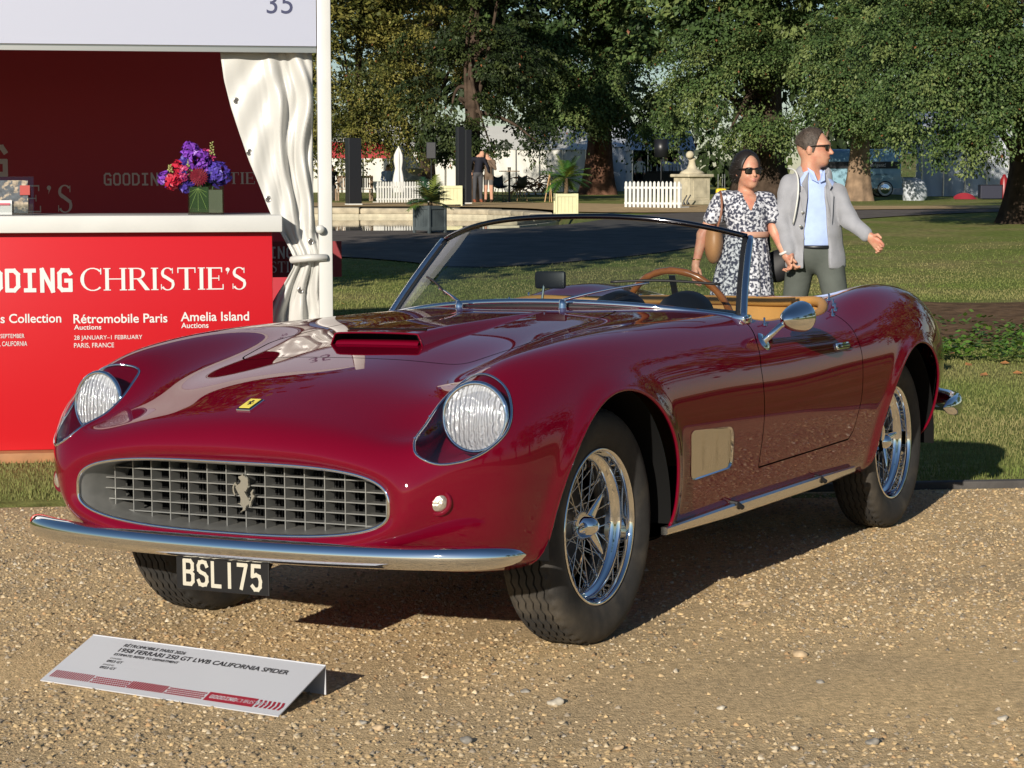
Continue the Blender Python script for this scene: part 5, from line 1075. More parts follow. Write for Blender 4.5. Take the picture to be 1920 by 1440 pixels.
# ================================================================ trees and shrubs
BARK = mat('reddish_bark', (.12, .062, .040), rough=.95, spec=.1, var=.45, vscale=3.5, bump=1.0, bscale=9, detail=10)
BARKD = mat('dark_bark', (.060, .042, .030), rough=.95, spec=.1, var=.4, vscale=4, bump=1.0, bscale=10, detail=10)
LEAF = attr_mat('foliage', rough=.55, spec=.25, trans=.10)
def trunk_mesh(base, top, r0, r1, seed, flute=.18, n=26, m=22):
    r = np.random.RandomState(seed); ph = r.rand(6) * 6.283; base = np.array(base, float); top = np.array(top, float); rows = []
    for i in range(m):
        t = i / (m - 1); c = base + (top - base) * t + np.array([.10 * math.sin(3 * t + ph[0]), .10 * math.sin(2.3 * t + ph[1]), 0]) * t * r0; rad = r0 * (1 - t) + r1 * t + .55 * r0 * math.exp(-t * 9)
        rows.append([(c[0] + rad * q * math.cos(a), c[1] + rad * q * math.sin(a), c[2]) for a in np.linspace(0, 2 * math.pi, n, endpoint=False) for q in [1 + flute * (.6 * math.sin(5 * a + ph[2] + t) + .4 * math.sin(9 * a + ph[3] - 2 * t) + .3 * math.sin(14 * a + ph[4] + 3 * t))]])
    return rows
def crown(name, blobs, n_tip, per, leaf, cols, seed, parent, org, droop=.35, clump=.42, zmin=2.0, dens_hi=6.9, fine=1.0, sub=1.0):
    """leaf-sized faces in drooping sprays over several rounded masses; blobs: (cx, cy, cz, rx, ry, rz)"""
    r = np.random.RandomState(seed); B = np.array(blobs, float); wgt = (B[:, 3] * B[:, 5]) ** 1.0; bi = r.choice(len(B), n_tip, p=wgt / wgt.sum())
    d = r.normal(size=(n_tip, 3)); d /= np.linalg.norm(d, axis=1, keepdims=True); d[:, 1] = np.where(r.rand(n_tip) < .62, -np.abs(d[:, 1]), d[:, 1])
    f = 1 - .50 * r.rand(n_tip) ** 1.4; b = B[bi]; tip = b[:, :3] + d * b[:, 3:6] * f[:, None]
    tip[:, 2] -= .25 * np.clip(vnoise(tip[:, 0], tip[:, 2], 1.3, seed) - .3, 0, 1) * 2
    keep = (tip[:, 2] > zmin - .5 * vnoise(tip[:, 0], tip[:, 1], .9, seed + 1)) & ((tip[:, 2] < dens_hi) | (r.rand(n_tip) < .45)); keep &= vnoise(tip[:, 0] + .37 * tip[:, 1], tip[:, 2] * 1.3 + .2 * tip[:, 1], 2.6 * clump, seed + 5) > .40; tip, d = tip[keep], d[keep]; nt_ = len(tip)
    hi = tip[:, 2] > dens_hi
    out = d + np.array([0, 0, -droop]); out /= np.linalg.norm(out, axis=1, keepdims=True); side = np.cross(out, [0, 0, 1.0]); side /= np.linalg.norm(side, axis=1, keepdims=True) + 1e-9; up = np.cross(side, out)
    leaf = leaf * .68; per = k = int(per * 1.55); csz = clump * r.uniform(.6, 1.35, nt_)
    a = r.uniform(-.9, 1.0, (nt_, k)); s_ = r.normal(0, .45, (nt_, k)) * (1.05 - np.abs(a) * .5); u_ = r.normal(0, .13, (nt_, k)) - .30 * np.maximum(a, 0) ** 2 - .22 * s_ ** 2
    P = tip[:, None] + (out[:, None] * a[..., None] + side[:, None] * s_[..., None] + up[:, None] * u_[..., None]) * csz[:, None, None]
    P = P.reshape(-1, 3); N = len(P); O = np.repeat(out, k, 0); Sd = np.repeat(side, k, 0); Up = np.repeat(up, k, 0); hiL = np.repeat(hi, k)
    ld = O * r.uniform(.2, 1.0, (N, 1)) + Sd * np.sign(s_.reshape(-1, 1)) * r.uniform(.1, .9, (N, 1)) + np.array([0, 0, -.25]) + .35 * r.normal(size=(N, 3)); ld /= np.linalg.norm(ld, axis=1, keepdims=True)
    nn = Up + .55 * r.normal(size=(N, 3)) + .25 * O; w = np.cross(ld, nn); w /= np.linalg.norm(w, axis=1, keepdims=True) + 1e-9
    L = leaf * r.uniform(.6, 1.4, N) * np.where(hiL, 1.9, 1.0); wd = L * r.uniform(.42, .66, N); L = L * .84
    V = np.empty((N, 4, 3)); V[:, 0] = P; V[:, 1] = P + ld * (L * .5)[:, None] + w * (wd * .5)[:, None]; V[:, 2] = P + ld * L[:, None] + np.array([0, 0, -.12]) * L[:, None]; V[:, 3] = P + ld * (L * .5)[:, None] - w * (wd * .5)[:, None]
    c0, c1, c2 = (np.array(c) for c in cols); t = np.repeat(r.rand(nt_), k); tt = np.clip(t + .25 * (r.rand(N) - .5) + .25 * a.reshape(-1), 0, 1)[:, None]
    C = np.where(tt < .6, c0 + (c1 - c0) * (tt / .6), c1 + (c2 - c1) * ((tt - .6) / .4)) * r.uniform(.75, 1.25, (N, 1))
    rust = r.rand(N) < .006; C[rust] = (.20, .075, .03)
    o = np_mesh(name, V.reshape(-1, 3) - np.array(org), np.arange(4 * N).reshape(-1, 4), LEAF, parent); set_col(o, np.repeat(C, 4, 0)); return o
def tree(label, px, D, r0, blobs, n_tip, per, cols, seed, leaf=.10, bark=None, zmin=2.0, limbs=7, top=None, grp='trees standing beyond the lawn', dx=0.0, **kw):
    base = Vector((W(px, 400, D).x + dx, D, 0)); base.z = g1(base.x, base.y) - .05; B = np.array(blobs, float); hgt = top or (B[:, 2].max() - base.z)
    t = tag(empty('tree', base), label, 'tree', grp); bark = bark or BARK
    MB().grid(trunk_mesh((0, 0, 0), (.25, .1, hgt * .75), r0, r0 * .35, seed), wrap=True).build('trunk', bark, t, smooth=True)
    r = random.Random(seed)
    for i in range(limbs):
        b = B[i % len(B)]; z0 = hgt * r.uniform(.16, .5); e = Vector((b[0] + r.uniform(-.7, .7) * b[3], b[1] + r.uniform(-.8, .4) * b[4], b[2] + r.uniform(-.5, .4) * b[5])) - base; s0 = Vector((0, 0, z0)); mid = s0.lerp(e, .5) + Vector((r.uniform(-.3, .3), r.uniform(-.3, .3), r.uniform(.1, .5)))
        MB().tube(smooth_path([s0, mid, e], 10), np.linspace(r0 * .28, .025, 10), 8).build('limb', bark, t, smooth=True)
    crown('crown', blobs, n_tip, per, leaf, cols, seed, t, tuple(base), zmin=zmin, **kw); return t
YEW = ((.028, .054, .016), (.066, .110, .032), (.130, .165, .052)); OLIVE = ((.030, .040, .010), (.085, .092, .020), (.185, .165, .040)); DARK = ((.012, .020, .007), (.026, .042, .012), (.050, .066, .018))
def bx(px, py, D): p = W(px, py, D); return p.x, D, p.z
def blob(px, py, D, rx, ry, rz): return bx(px, py, D) + (rx, ry, rz)
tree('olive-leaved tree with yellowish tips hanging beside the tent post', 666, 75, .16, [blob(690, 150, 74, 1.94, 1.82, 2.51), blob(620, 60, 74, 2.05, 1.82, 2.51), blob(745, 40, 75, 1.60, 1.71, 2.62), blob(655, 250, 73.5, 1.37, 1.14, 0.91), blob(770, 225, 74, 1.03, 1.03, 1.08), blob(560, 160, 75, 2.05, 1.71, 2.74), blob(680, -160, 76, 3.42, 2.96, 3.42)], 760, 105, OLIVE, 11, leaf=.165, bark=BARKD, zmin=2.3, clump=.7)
tree('tree with shade-darkened leaf colours between the olive tree and the largest yew', 880, 72, .30, [blob(850, 150, 72, 1.9, 1.8, 2.4), blob(920, 60, 73, 2.2, 2, 2.6), blob(830, 0, 73, 2.2, 2, 2.8), blob(960, 240, 72, 1.7, 1.6, 1.1), blob(870, 260, 72, 1.4, 1.3, 1.0), blob(900, -200, 74, 3.6, 3, 3.4)], 600, 95, DARK, 12, leaf=.19, bark=BARKD, zmin=2.2, clump=.5)  # leaf colours darkened to stand for shade on this crown
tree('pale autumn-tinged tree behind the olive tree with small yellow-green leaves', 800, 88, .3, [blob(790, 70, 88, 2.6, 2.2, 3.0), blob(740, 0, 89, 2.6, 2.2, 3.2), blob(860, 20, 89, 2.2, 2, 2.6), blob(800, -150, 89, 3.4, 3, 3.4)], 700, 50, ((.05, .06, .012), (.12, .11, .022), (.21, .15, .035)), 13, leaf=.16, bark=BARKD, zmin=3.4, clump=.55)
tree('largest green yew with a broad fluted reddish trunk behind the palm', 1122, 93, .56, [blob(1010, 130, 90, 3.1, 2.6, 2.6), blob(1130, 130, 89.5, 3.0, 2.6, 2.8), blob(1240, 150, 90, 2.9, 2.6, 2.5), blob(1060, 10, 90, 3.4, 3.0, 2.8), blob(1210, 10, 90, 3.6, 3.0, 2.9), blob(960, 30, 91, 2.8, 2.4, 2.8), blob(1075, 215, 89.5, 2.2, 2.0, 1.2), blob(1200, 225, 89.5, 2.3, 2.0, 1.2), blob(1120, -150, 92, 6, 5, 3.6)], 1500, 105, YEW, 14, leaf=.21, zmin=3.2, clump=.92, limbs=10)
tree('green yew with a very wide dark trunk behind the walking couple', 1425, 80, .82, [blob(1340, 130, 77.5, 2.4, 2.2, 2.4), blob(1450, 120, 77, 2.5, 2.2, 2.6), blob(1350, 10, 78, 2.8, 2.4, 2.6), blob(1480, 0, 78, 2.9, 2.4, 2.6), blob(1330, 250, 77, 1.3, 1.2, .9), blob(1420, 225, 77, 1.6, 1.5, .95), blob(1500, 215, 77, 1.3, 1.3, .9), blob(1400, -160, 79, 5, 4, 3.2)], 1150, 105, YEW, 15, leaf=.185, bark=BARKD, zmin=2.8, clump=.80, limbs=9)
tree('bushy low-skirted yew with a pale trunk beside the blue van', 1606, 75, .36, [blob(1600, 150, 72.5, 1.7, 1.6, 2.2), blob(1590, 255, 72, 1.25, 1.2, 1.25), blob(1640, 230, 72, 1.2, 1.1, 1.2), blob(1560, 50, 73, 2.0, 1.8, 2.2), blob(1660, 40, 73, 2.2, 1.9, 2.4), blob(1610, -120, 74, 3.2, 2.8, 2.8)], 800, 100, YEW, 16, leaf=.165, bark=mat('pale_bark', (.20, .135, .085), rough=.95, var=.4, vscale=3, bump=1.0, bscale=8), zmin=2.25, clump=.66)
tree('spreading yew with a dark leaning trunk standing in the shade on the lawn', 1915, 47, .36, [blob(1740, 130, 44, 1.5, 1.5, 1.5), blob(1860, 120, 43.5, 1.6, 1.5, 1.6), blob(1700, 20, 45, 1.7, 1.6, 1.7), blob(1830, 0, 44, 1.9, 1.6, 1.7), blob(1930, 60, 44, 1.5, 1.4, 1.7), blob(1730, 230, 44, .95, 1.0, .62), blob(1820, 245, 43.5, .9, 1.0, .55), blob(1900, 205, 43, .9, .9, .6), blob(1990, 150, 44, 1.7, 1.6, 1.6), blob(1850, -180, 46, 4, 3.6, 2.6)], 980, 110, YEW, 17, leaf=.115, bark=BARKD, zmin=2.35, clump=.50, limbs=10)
# far wood behind everything, one mass
wb = []
rw = random.Random(5)
for k in range(26): x = -70 + k * 6.4 + rw.uniform(-2, 2); wb.append((x, 150 + rw.uniform(-8, 8), 8.5 + rw.uniform(-1, 2.5), 5.6, 4.5, 10.0 + rw.uniform(-1.5, 2.5)))
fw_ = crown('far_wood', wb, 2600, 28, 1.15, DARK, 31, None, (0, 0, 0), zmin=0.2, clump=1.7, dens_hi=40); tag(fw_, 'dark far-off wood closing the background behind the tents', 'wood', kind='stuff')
# trees outside the frame, behind and beside the camera: they show in the paint and throw their shade on the lawn
def off_tree(x, y, h, r, seed, lab, n=420):
    z = g1(x, y); t = tag(empty('tree', (x, y, z)), lab, 'tree'); MB().grid(trunk_mesh((0, 0, 0), (.2, 0, h * .7), .3, .12, seed), wrap=True).build('trunk', BARKD, t, smooth=True)
    rr_ = random.Random(seed); bl = [(x + rr_.uniform(-.5, .5) * r, y + rr_.uniform(-.5, .5) * r, z + h * rr_.uniform(.45, .8), r * .62, r * .62, h * .24) for _ in range(6)] + [(x, y, z + h * .62, r * .8, r * .8, h * .3)]
    crown('crown', bl, n, 22, .50, YEW, seed, t, (x, y, z), zmin=z + h * .16, clump=1.0, dens_hi=60); return t
for k, (az, dd, hh_) in enumerate(((22, 44, 11), (33, 36, 10), (42, 40, 12), (51, 34, 10), (60, 38, 12), (70, 33, 10), (82, 36, 11), (98, 34, 10), (116, 36, 11))):
    off_tree(dd * math.sin(math.radians(az)), dd * math.cos(math.radians(az)), hh_, 5.0, 41 + k, 'rounded green tree in the row right of the lawn, outside the view', 330)['group'] = 'tree row right of the lawn'
off_tree(-7.6, 20, 8, 4.2, 61, 'broad tree rising behind the exhibition tent, shading the drive', 420)
off_tree(-5.3, 20.5, 9, 3.0, 63, 'tall narrow tree standing close behind the exhibition tent', 420)
# ================================================================ things beyond the lawn
PW = mat('white_painted_wood', (.60, .60, .56), rough=.6, var=.06, vscale=10)
CREAM = mat('cream_painted_wood', (.56, .54, .32), rough=.6, var=.06, vscale=6)
SLATE = mat('slate_painted_wood', (.060, .075, .080), rough=.6, var=.1, vscale=6)
BLKP = mat('black_panel', (.010, .011, .014), rough=.4)
STONE = mat('weathered_stone', (.42, .37, .26), rough=.9, var=.25, vscale=4, bump=.5, bscale=14)
TEAK = mat('weathered_teak', (.22, .15, .095), rough=.8, var=.3, vscale=12)
CANV = mat('shade_tinted_marquee_canvas', (.46, .49, .53), rough=.6, var=.07, vscale=.9, bump=.5, bscale=1.6)  # white canvas with blue-grey shade mixed into its colour
CANW = mat('sun_tinted_marquee_canvas', (.56, .55, .50), rough=.6, var=.05, vscale=.9, bump=.4, bscale=1.4)  # same canvas with warm sunlight mixed into its colour
def mpp(D): return D / FPX                                   # metres per photograph pixel at depth D
def planter(label, px, py, D, w, h, m, rot, name='planter'):
    b = GP(px, py); b = Vector((W(px, py, D).x, D, 0)); b.z = g1(b.x, b.y); p = tag(empty(name, b, rot), label, 'planter')
    t = .05; leg = .07
    for sx in (-1, 1):
        for sy in (-1, 1):
            c = MB().box((sx * (w / 2 - t / 2), sy * (w / 2 - t / 2), h / 2), (t, t, h), bev=.006).build('corner_post', m, p)
            MB().grid(dome((sx * (w / 2 - t / 2), sy * (w / 2 - t / 2), h + .035), (0, 0, 1), t * .55, t * .55, 12, 5), wrap=True).grid(dome((sx * (w / 2 - t / 2), sy * (w / 2 - t / 2), h + .035), (0, 0, -1), t * .55, t * .55, 12, 5), wrap=True).build('finial', m, c, smooth=True)
    for k in range(4):
        R = Matrix.Rotation(k * math.pi / 2, 3, 'Z'); o = w / 2 - t * .62
        for a in range(5): MB().box(R @ Vector((-(w - 2 * t) / 2 + (a + .5) * (w - 2 * t) / 5, -o + .012, (h + leg) / 2)), ((w - 2 * t) / 5 - .004, .02, h - leg - .12), R).build('board', m, p)
        for z in (leg + .035, h - .04): MB().box(R @ Vector((0, -o, z)), (w - 2 * t + .004, .035, .07), R).build('rail', m, p)
    MB().box((0, 0, h - .06), (w - 2 * t, w - 2 * t, .02)).build('soil', SOIL, p)
    return p, b, h
def palm(label, base, z0, stem_h, fr_n, L, cols, seed, up=.5, dirs=None):
    t = tag(empty('palm', base + Vector((0, 0, z0))), label, 'palm'); r = random.Random(seed)
    MB().tube([(0, 0, 0), (.01, 0, stem_h * .5), (0, .01, stem_h)], [.06, .05, .045], 8).build('trunk', mat('palm_fibre', (.14, .095, .05), rough=.95, var=.4, vscale=20), t, smooth=True)
    V, C = [], []
    for k in range(fr_n):
        az = r.uniform(0, 6.283) if dirs is None else math.radians(dirs[k % len(dirs)]) + r.uniform(-.3, .3); el = r.uniform(.05, 1.35) if up < .6 else r.uniform(-.25, 1.3); ln = L * r.uniform(.75, 1.1); p = Vector((0, 0, stem_h)); d = Vector((math.cos(az) * math.cos(el), math.sin(az) * math.cos(el), math.sin(el))); pts = [p.copy()]
        for i in range(10): p = p + d * ln / 10; d = (d + Vector((0, 0, -.085))).normalized(); pts.append(p.copy())
        sd = Vector((-math.sin(az), math.cos(az), 0)); col = [c * r.uniform(.7, 1.25) for c in cols[r.randrange(len(cols))]]
        for i in range(2, 11):
            for s in (-1, 1):
                for j in range(2):
                    q = pts[i - 1].lerp(pts[i], j * .5); tq = (pts[i] - pts[i - 1]).normalized(); ll = ln * .30 * math.sin(math.pi * (i / 11) ** .7) + .05; e = q + (sd * s * .85 + tq * .6 + Vector((0, 0, -.18 + r.uniform(-.15, .15)))) * ll; w = tq * .016
                    V += [q - w, q + w, e]; C += [col] * 3
        for i in range(10): V += [pts[i] + sd * .008, pts[i] - sd * .008, pts[i + 1]]; C += [col] * 3
    o = np_mesh('fronds', [tuple(v) for v in V], np.arange(len(V)).reshape(-1, 3), attr_mat('palm_leaf', rough=.45, spec=.4, trans=.25), t); set_col(o, np.array(C)); return t
p, b, h = planter('slate grey square wooden planter by the near edge of the pond', 806, 437, 41.2, .48, .56, SLATE, math.radians(45))
palm('low arching palm growing in the slate grey planter', b, h - .06, .12, 26, .62, [(.035, .06, .03), (.05, .085, .03), (.13, .14, .03)], 3, up=.3)
p, b, h = planter('cream square wooden planter holding the bright green palm', 1061, 405, 50.4, .55, .60, CREAM, math.radians(4))
palm('bright green fan palm growing in the cream planter', b, h - .06, .42, 34, .68, [(.10, .19, .035), (.14, .23, .04), (.07, .13, .03)], 4, up=.8)
p, b, h = planter('cream square wooden planter half hidden behind the slate planter', 846, 391, 61.5, .62, .62, CREAM, math.radians(6))
def fence(label, px0, px1, py0, py1, n, hgt):
    a, c = GP(px0, py0), GP(px1, py1); d = (c - a); L = math.hypot(d.x, d.y); ang = math.atan2(d.y, d.x); f = tag(empty('picket_fence', a, ang), label, 'fence'); w = L / n * .58; pr_ = [(-w / 2, 0), (w / 2, 0), (w / 2, hgt - w * .7), (w * .3, hgt - w * .2), (0, hgt), (-w * .3, hgt - w * .2), (-w / 2, hgt - w * .7)]
    for k in range(n): x = (k + .5) * L / n; MB().prism([(x + q[0], q[1] + .02) for q in pr_], -.012, .012, 'Y').build('picket', PW, f)
    for z in (.14, hgt - .16): MB().box((L / 2, .026, z), (L, .026, .06)).build('rail', PW, f)
    for x in (.05, L - .05): MB().box((x, .055, hgt / 2 - .02), (.05, .03, hgt - .06)).build('post', PW, f); MB().box((x, .25, .03), (.05, .5, .05)).build('foot', PW, f)
fence('white picket fence panel behind the pond and the slate planter', 706, 806, 381.5, 381, 20, .70)
fence('white picket fence panel standing beside the stone pedestal', 1170, 1277, 390, 392, 14, .74)
for k in range(3):
    b = GP(1284 + k * 7, 386 - k * 1.5); bo = tag(empty('iron_foot', b), 'black curved iron foot lying between the picket fence and stone pedestal', 'iron foot', 'iron feet beside the pedestal'); MB().tube(smooth_path([(0, 0, 0), (-.04, 0, .12), (.02, 0, .24), (.06, 0, .32)], 8), [.05, .045, .035, .02] + [.02] * 4, 8).build('hook', BLKP, bo, smooth=True)
# stone pedestals
def pedestal(label, px, py, D, w, h, top):
    b = Vector((W(px, py, D).x, D, 0)); b.z = g1(b.x, b.y); p = tag(empty('stone_pedestal', b, math.radians(32)), label, 'pedestal')
    MB().box((0, 0, .07), (w * 1.15, w * 1.15, .14), bev=.02).build('plinth', STONE, p); MB().box((0, 0, h * .45 + .07), (w, w, h * .9 - .14), bev=.015).build('block', STONE, p)
    for k in range(4): R = Matrix.Rotation(k * math.pi / 2, 3, 'Z'); MB().box(R @ Vector((0, -w / 2 - .002, h * .45 + .05)), (w * .62, .02, h * .56), R, bev=.006).build('panel', STONE, p)
    MB().box((0, 0, h * .93), (w * 1.22, w * 1.22, h * .1), bev=.03).build('cornice', STONE, p)
    r0 = w * .5; prof = {'urn': [(0, 0), (r0 * 1.0, 0), (r0 * .9, .05), (r0 * .35, .10), (r0 * .28, .18), (r0 * .7, .26), (r0 * .95, .36), (r0 * 1.05, .40), (r0 * .8, .42), (0, .42)], 'scroll': [(0, 0), (r0 * 1.0, 0), (r0 * .85, .08), (r0 * .42, .16), (r0 * .28, .30), (r0 * .24, .42), (r0 * .34, .47), (r0 * .2, .53), (0, .55)]}[top]
    u = MB().lathe([(a, z + h * .98) for a, z in prof], 24, 'Z').build('urn' if top == 'urn' else 'broken_finial', STONE, p, smooth=True)
    if top == 'scroll': MB().grid(dome((-.16, -.1, h * .98 + .60), (-.5, -.3, .6), .13, .12, 14, 6), wrap=True).grid(dome((-.16, -.1, h * .98 + .60), (.5, .3, -.6), .13, .10, 14, 6), wrap=True).tube([(0, 0, h * .98 + .45), (-.10, -.06, h * .98 + .58)], [.07, .05], 8).build('carved_top', STONE, u, smooth=True)
pedestal('tall stone pedestal with broken carved finial beside the picket fence', 1297, 376, 66, .82, .98, 'scroll')
pedestal('squat stone pedestal topped by an urn behind the pond fence', 778, 372, 80, .78, .78, 'urn')
# garden bench
bb = GP(664, 377); bench = tag(empty('garden_bench', bb, math.radians(-6)), 'weathered slatted wooden garden bench behind the pond', 'bench')
for x in (-.62, .62):
    for y in (-.22, .24): MB().box((x, y, .22 if y < 0 else .44), (.06, .06, .44 if y < 0 else .88)).build('leg', TEAK, bench)
    MB().box((x, 0, .62), (.06, .52, .05)).build('armrest', TEAK, bench)
for k in range(5): MB().box((0, -.20 + k * .095, .43), (1.3, .07, .03)).build('seat_slat', TEAK, bench)
for k in range(15): MB().box((-.56 + k * .08, .255, .66), (.045, .025, .36)).build('back_slat', TEAK, bench)
MB().box((0, .255, .87), (1.3, .04, .08)).build('top_rail', TEAK, bench)
# dark totems
for px, w_, h_, D, py, lab in ((663, .40, 2.0, 63.5, 385, 'tall black square totem with white foot by the pond'), (863, .22, 2.3, 62, 390, 'narrow black upright standing left of the standing couple'), (877, .20, 2.3, 66, 386, 'black upright panel just behind the standing couple')):
    b = Vector((W(px, py, D).x, D, 0)); b.z = g1(b.x, b.y); t = tag(empty('totem', b, math.radians(22)), lab, 'totem'); MB().box((0, 0, h_ / 2 + .05), (w_, w_, h_), bev=.01).build('column', BLKP, t); MB().box((0, 0, .03), (w_ * 1.06, w_ * 1.06, .07)).build('foot', PW, t)
# loudspeaker box on a pole
b = Vector((W(809, 380, 70).x, 70, 0)); b.z = g1(b.x, b.y); sp_ = tag(empty('loudspeaker', b), 'black loudspeaker box on a thin pole behind the slate planter palm', 'loudspeaker'); MB().tube([(0, 0, 0), (0, 0, 1.5)], .02, 8).build('pole', BLKP, sp_); MB().box((0, 0, 1.75), (.32, .28, .55), bev=.02).build('box', BLKP, sp_)
# furled white parasol
b = Vector((W(748, 381, 70.5).x, 70.5, 0)); b.z = g1(b.x, b.y); pa = tag(empty('parasol', b), 'furled white parasol rising behind the pond picket fence', 'parasol'); MB().tube([(0, 0, 0), (0, 0, 1.9)], .025, 8).build('pole', PW, pa)
rows = [[(rr * (1 + .22 * math.sin(7 * a)) * math.cos(a), rr * (1 + .22 * math.sin(7 * a)) * math.sin(a), z) for a in np.linspace(0, 2 * math.pi, 28, endpoint=False)] for z, rr in ((.35, .17), (.6, .20), (.9, .16), (1.15, .11), (1.4, .15), (1.6, .14), (1.78, .07), (1.86, .02))]
MB().grid(rows, wrap=True).build('folded_canopy', mat('parasol_cloth', (.6, .59, .55), rough=.7), pa, smooth=True)
# bistro table and chairs
def table(px, py, lab):
    b = GP(px, py); t = tag(empty('bistro_table', b), lab, 'table'); MB().tube([(0, 0, 0), (0, 0, 1.06)], .04, 10).build('column', BLKP, t); MB().lathe([(0, .0), (.26, .0), (.26, .02), (0, .03)], 20, 'Z').build('foot', BLKP, t); MB().lathe([(0, 1.05), (.36, 1.05), (.36, 1.08), (0, 1.08)], 24, 'Z').build('table_top', TEAK, t); MB().lathe([(0, 1.08), (.05, 1.08), (.06, 1.2), (0, 1.2)], 10, 'Z').build('table_lamp', STEEL, t)
table(955, 379, 'high round bistro table on black column beside the standing couple')
LEGW = mat('beech_leg', (.45, .27, .12), rough=.6)
def chair(px, py, rz, lab):
    b = GP(px, py); c = tag(empty('shell_chair', b, rz), lab, 'chair', 'black shell chairs at the bistro table'); P = []
    for v in np.linspace(0, 1, 9): P.append([(u * (.23 - .03 * v), -.20 + .42 * min(1, v * 1.8) + .10 * max(0, v - .55), .45 + .05 * u * u * 2 + (0 if v < .5 else (v - .5) * .80)) for u in np.linspace(-1, 1, 9)])
    s = MB().grid(P).build('seat_shell', BLKP, c, smooth=True); s.modifiers.new('t', 'SOLIDIFY').thickness = .02
    for x, y in ((-.2, -.18), (.2, -.18), (-.2, .2), (.2, .2)): MB().tube([(x * .6, y * .6, .45), (x * 1.15, y * 1.15, 0)], [.018, .012], 8).build('leg', LEGW, c)
chair(938, 377, .4, 'black shell chair with pale wooden legs left of the bistro table'); chair(972, 377, -2.5, 'black shell chair with pale wooden legs right of the bistro table')
b = GP(1028, 379); es = tag(empty('sign_easel', b), 'slim pale wooden easel leaning beside the cream palm planter', 'easel')
for x, y in ((-.12, 0), (.12, 0), (.05, .35)): MB().tube([(x, y, 0), (0.05, .1, 1.0)], .02, 6).build('leg', LEGW, es)
# jumbled cane chairs
b = GP(998, 366); cs = tag(empty('cane_chair_stack', b), 'jumbled stack of brown cane chairs in front of the pale marquee', 'chair stack'); rr_ = random.Random(9); CANE = mat('brown_cane', (.23, .115, .045), rough=.7, var=.3, vscale=9)
for k in range(46):
    x = rr_.uniform(-.75, .75); z = rr_.uniform(.05, .85) * (1 - .35 * abs(x)); a = rr_.uniform(-1.2, 1.2); L = rr_.uniform(.25, .5); MB().tube(smooth_path([(x - L * math.cos(a), rr_.uniform(-.3, .3), max(.03, z - L * .5 * math.sin(a))), (x, rr_.uniform(-.35, .1), z + .18), (x + L * math.cos(a), rr_.uniform(-.3, .3), max(.03, z + L * .5 * math.sin(a)))], 8), .022, 6).build('cane', CANE, cs, smooth=True)
for k in range(5): MB().box((-.6 + k * .3, -.1, .06), (.22, .3, .10), bev=.03).build('cushion', PW, cs)
# marquees
def marquee(label, px0, px1, D, wall, roof, depth, m, rot=0.0, panels=5, opening=None, name='marquee'):
    x0, x1 = W(px0, 350, D).x, W(px1, 350, D).x; L = x1 - x0; zb = g1((x0 + x1) / 2, D) - .03; t = tag(empty(name, ((x0 + x1) / 2, D, zb), rot), label, 'tent')
    for k in range(panels):
        u0, u1 = -L / 2 + k * L / panels, -L / 2 + (k + 1) * L / panels
        if opening and opening[0] <= k <= opening[1]: continue
        P = [[(u0 + (u1 - u0) * a, .05 * math.sin(5 * a + 2 * c + k) * math.sin(3 * c + k) + .04 * math.sin(9 * a + 4 * c), wall * c) for a in np.linspace(.004, .996, 12)] for c in np.linspace(0, 1, 10)]
        MB().grid(P).build('wall_panel', m, t, smooth=True)
    for k in range(panels + 1): MB().tube([(-L / 2 + k * L / panels, -.06, 0), (-L / 2 + k * L / panels, -.06, wall)], .03, 8).build('pole', STEEL, t)
    MB().add([(-L / 2 - .1, -.1, wall), (L / 2 + .1, -.1, wall), (L / 2 + .1, depth, wall), (-L / 2 - .1, depth, wall), (-L / 2 - .1, depth / 2, wall + roof), (L / 2 + .1, depth / 2, wall + roof)], [(0, 1, 5, 4), (2, 3, 4, 5), (1, 2, 5), (3, 0, 4)]).build('roof', m, t)
    for sx in (-1, 1): MB().add([(sx * L / 2, 0, 0), (sx * L / 2, depth, 0), (sx * L / 2, depth, wall), (sx * L / 2, 0, wall)], [(0, 1, 2, 3)]).build('end_wall', m, t)
    MB().add([(-L / 2, depth, 0), (L / 2, depth, 0), (L / 2, depth, wall), (-L / 2, depth, wall)], [(0, 1, 2, 3)]).build('back_wall', m if not opening else mat('dark_back_wall', (.03, .03, .03), rough=.8), t); return t  # back wall gets a near-black colour where the front is open
marquee('long pale marquee behind the cane chairs and bistro table', 880, 1098, 108, 2.2, 1.3, 8, CANW, panels=5)
marquee('marquee with shade-tinted grey walls left of the open bar tent behind the yew trunk', 1100, 1185, 112, 2.4, 1.6, 8, CANV, panels=2)
bar = marquee('open-fronted bar tent with white roof and dark inside', 1186, 1300, 102, 2.1, 1.0, 6, CANV, panels=4, opening=(0, 2))
marquee('white marquee with shade-tinted blue-grey walls behind the shaded lawn on the right', 1728, 1890, 88, 2.5, 1.2, 9, CANV, panels=4)
marquee('white marquee far behind the garden bench', 560, 720, 104, 2.1, 1.2, 8, CANW, panels=4)
marquee('white marquee behind the pond totems', 722, 872, 110, 2.2, 1.4, 8, CANW, panels=4)
# red awning
b = W(668, 284, 98); aw = tag(empty('red_awning', b), 'long red awning glimpsed behind the olive tree', 'awning'); MB().add([(-1.6, 0, 0), (1.6, 0, 0), (1.6, .8, .45), (-1.6, .8, .45)], [(0, 1, 2, 3)]).build('canopy', mat('red_canvas', (.32, .015, .02), rough=.7), aw); MB().box((0, 0, -.16), (3.2, .02, .32)).build('valance', mat('red_canvas', (.32, .015, .02)), aw)
for x in (-1.55, 1.55): MB().tube([(x, .02, -.1), (x, .02, -(b.z - g1(b.x, b.y)))], .025, 6).build('post', STEEL, aw)
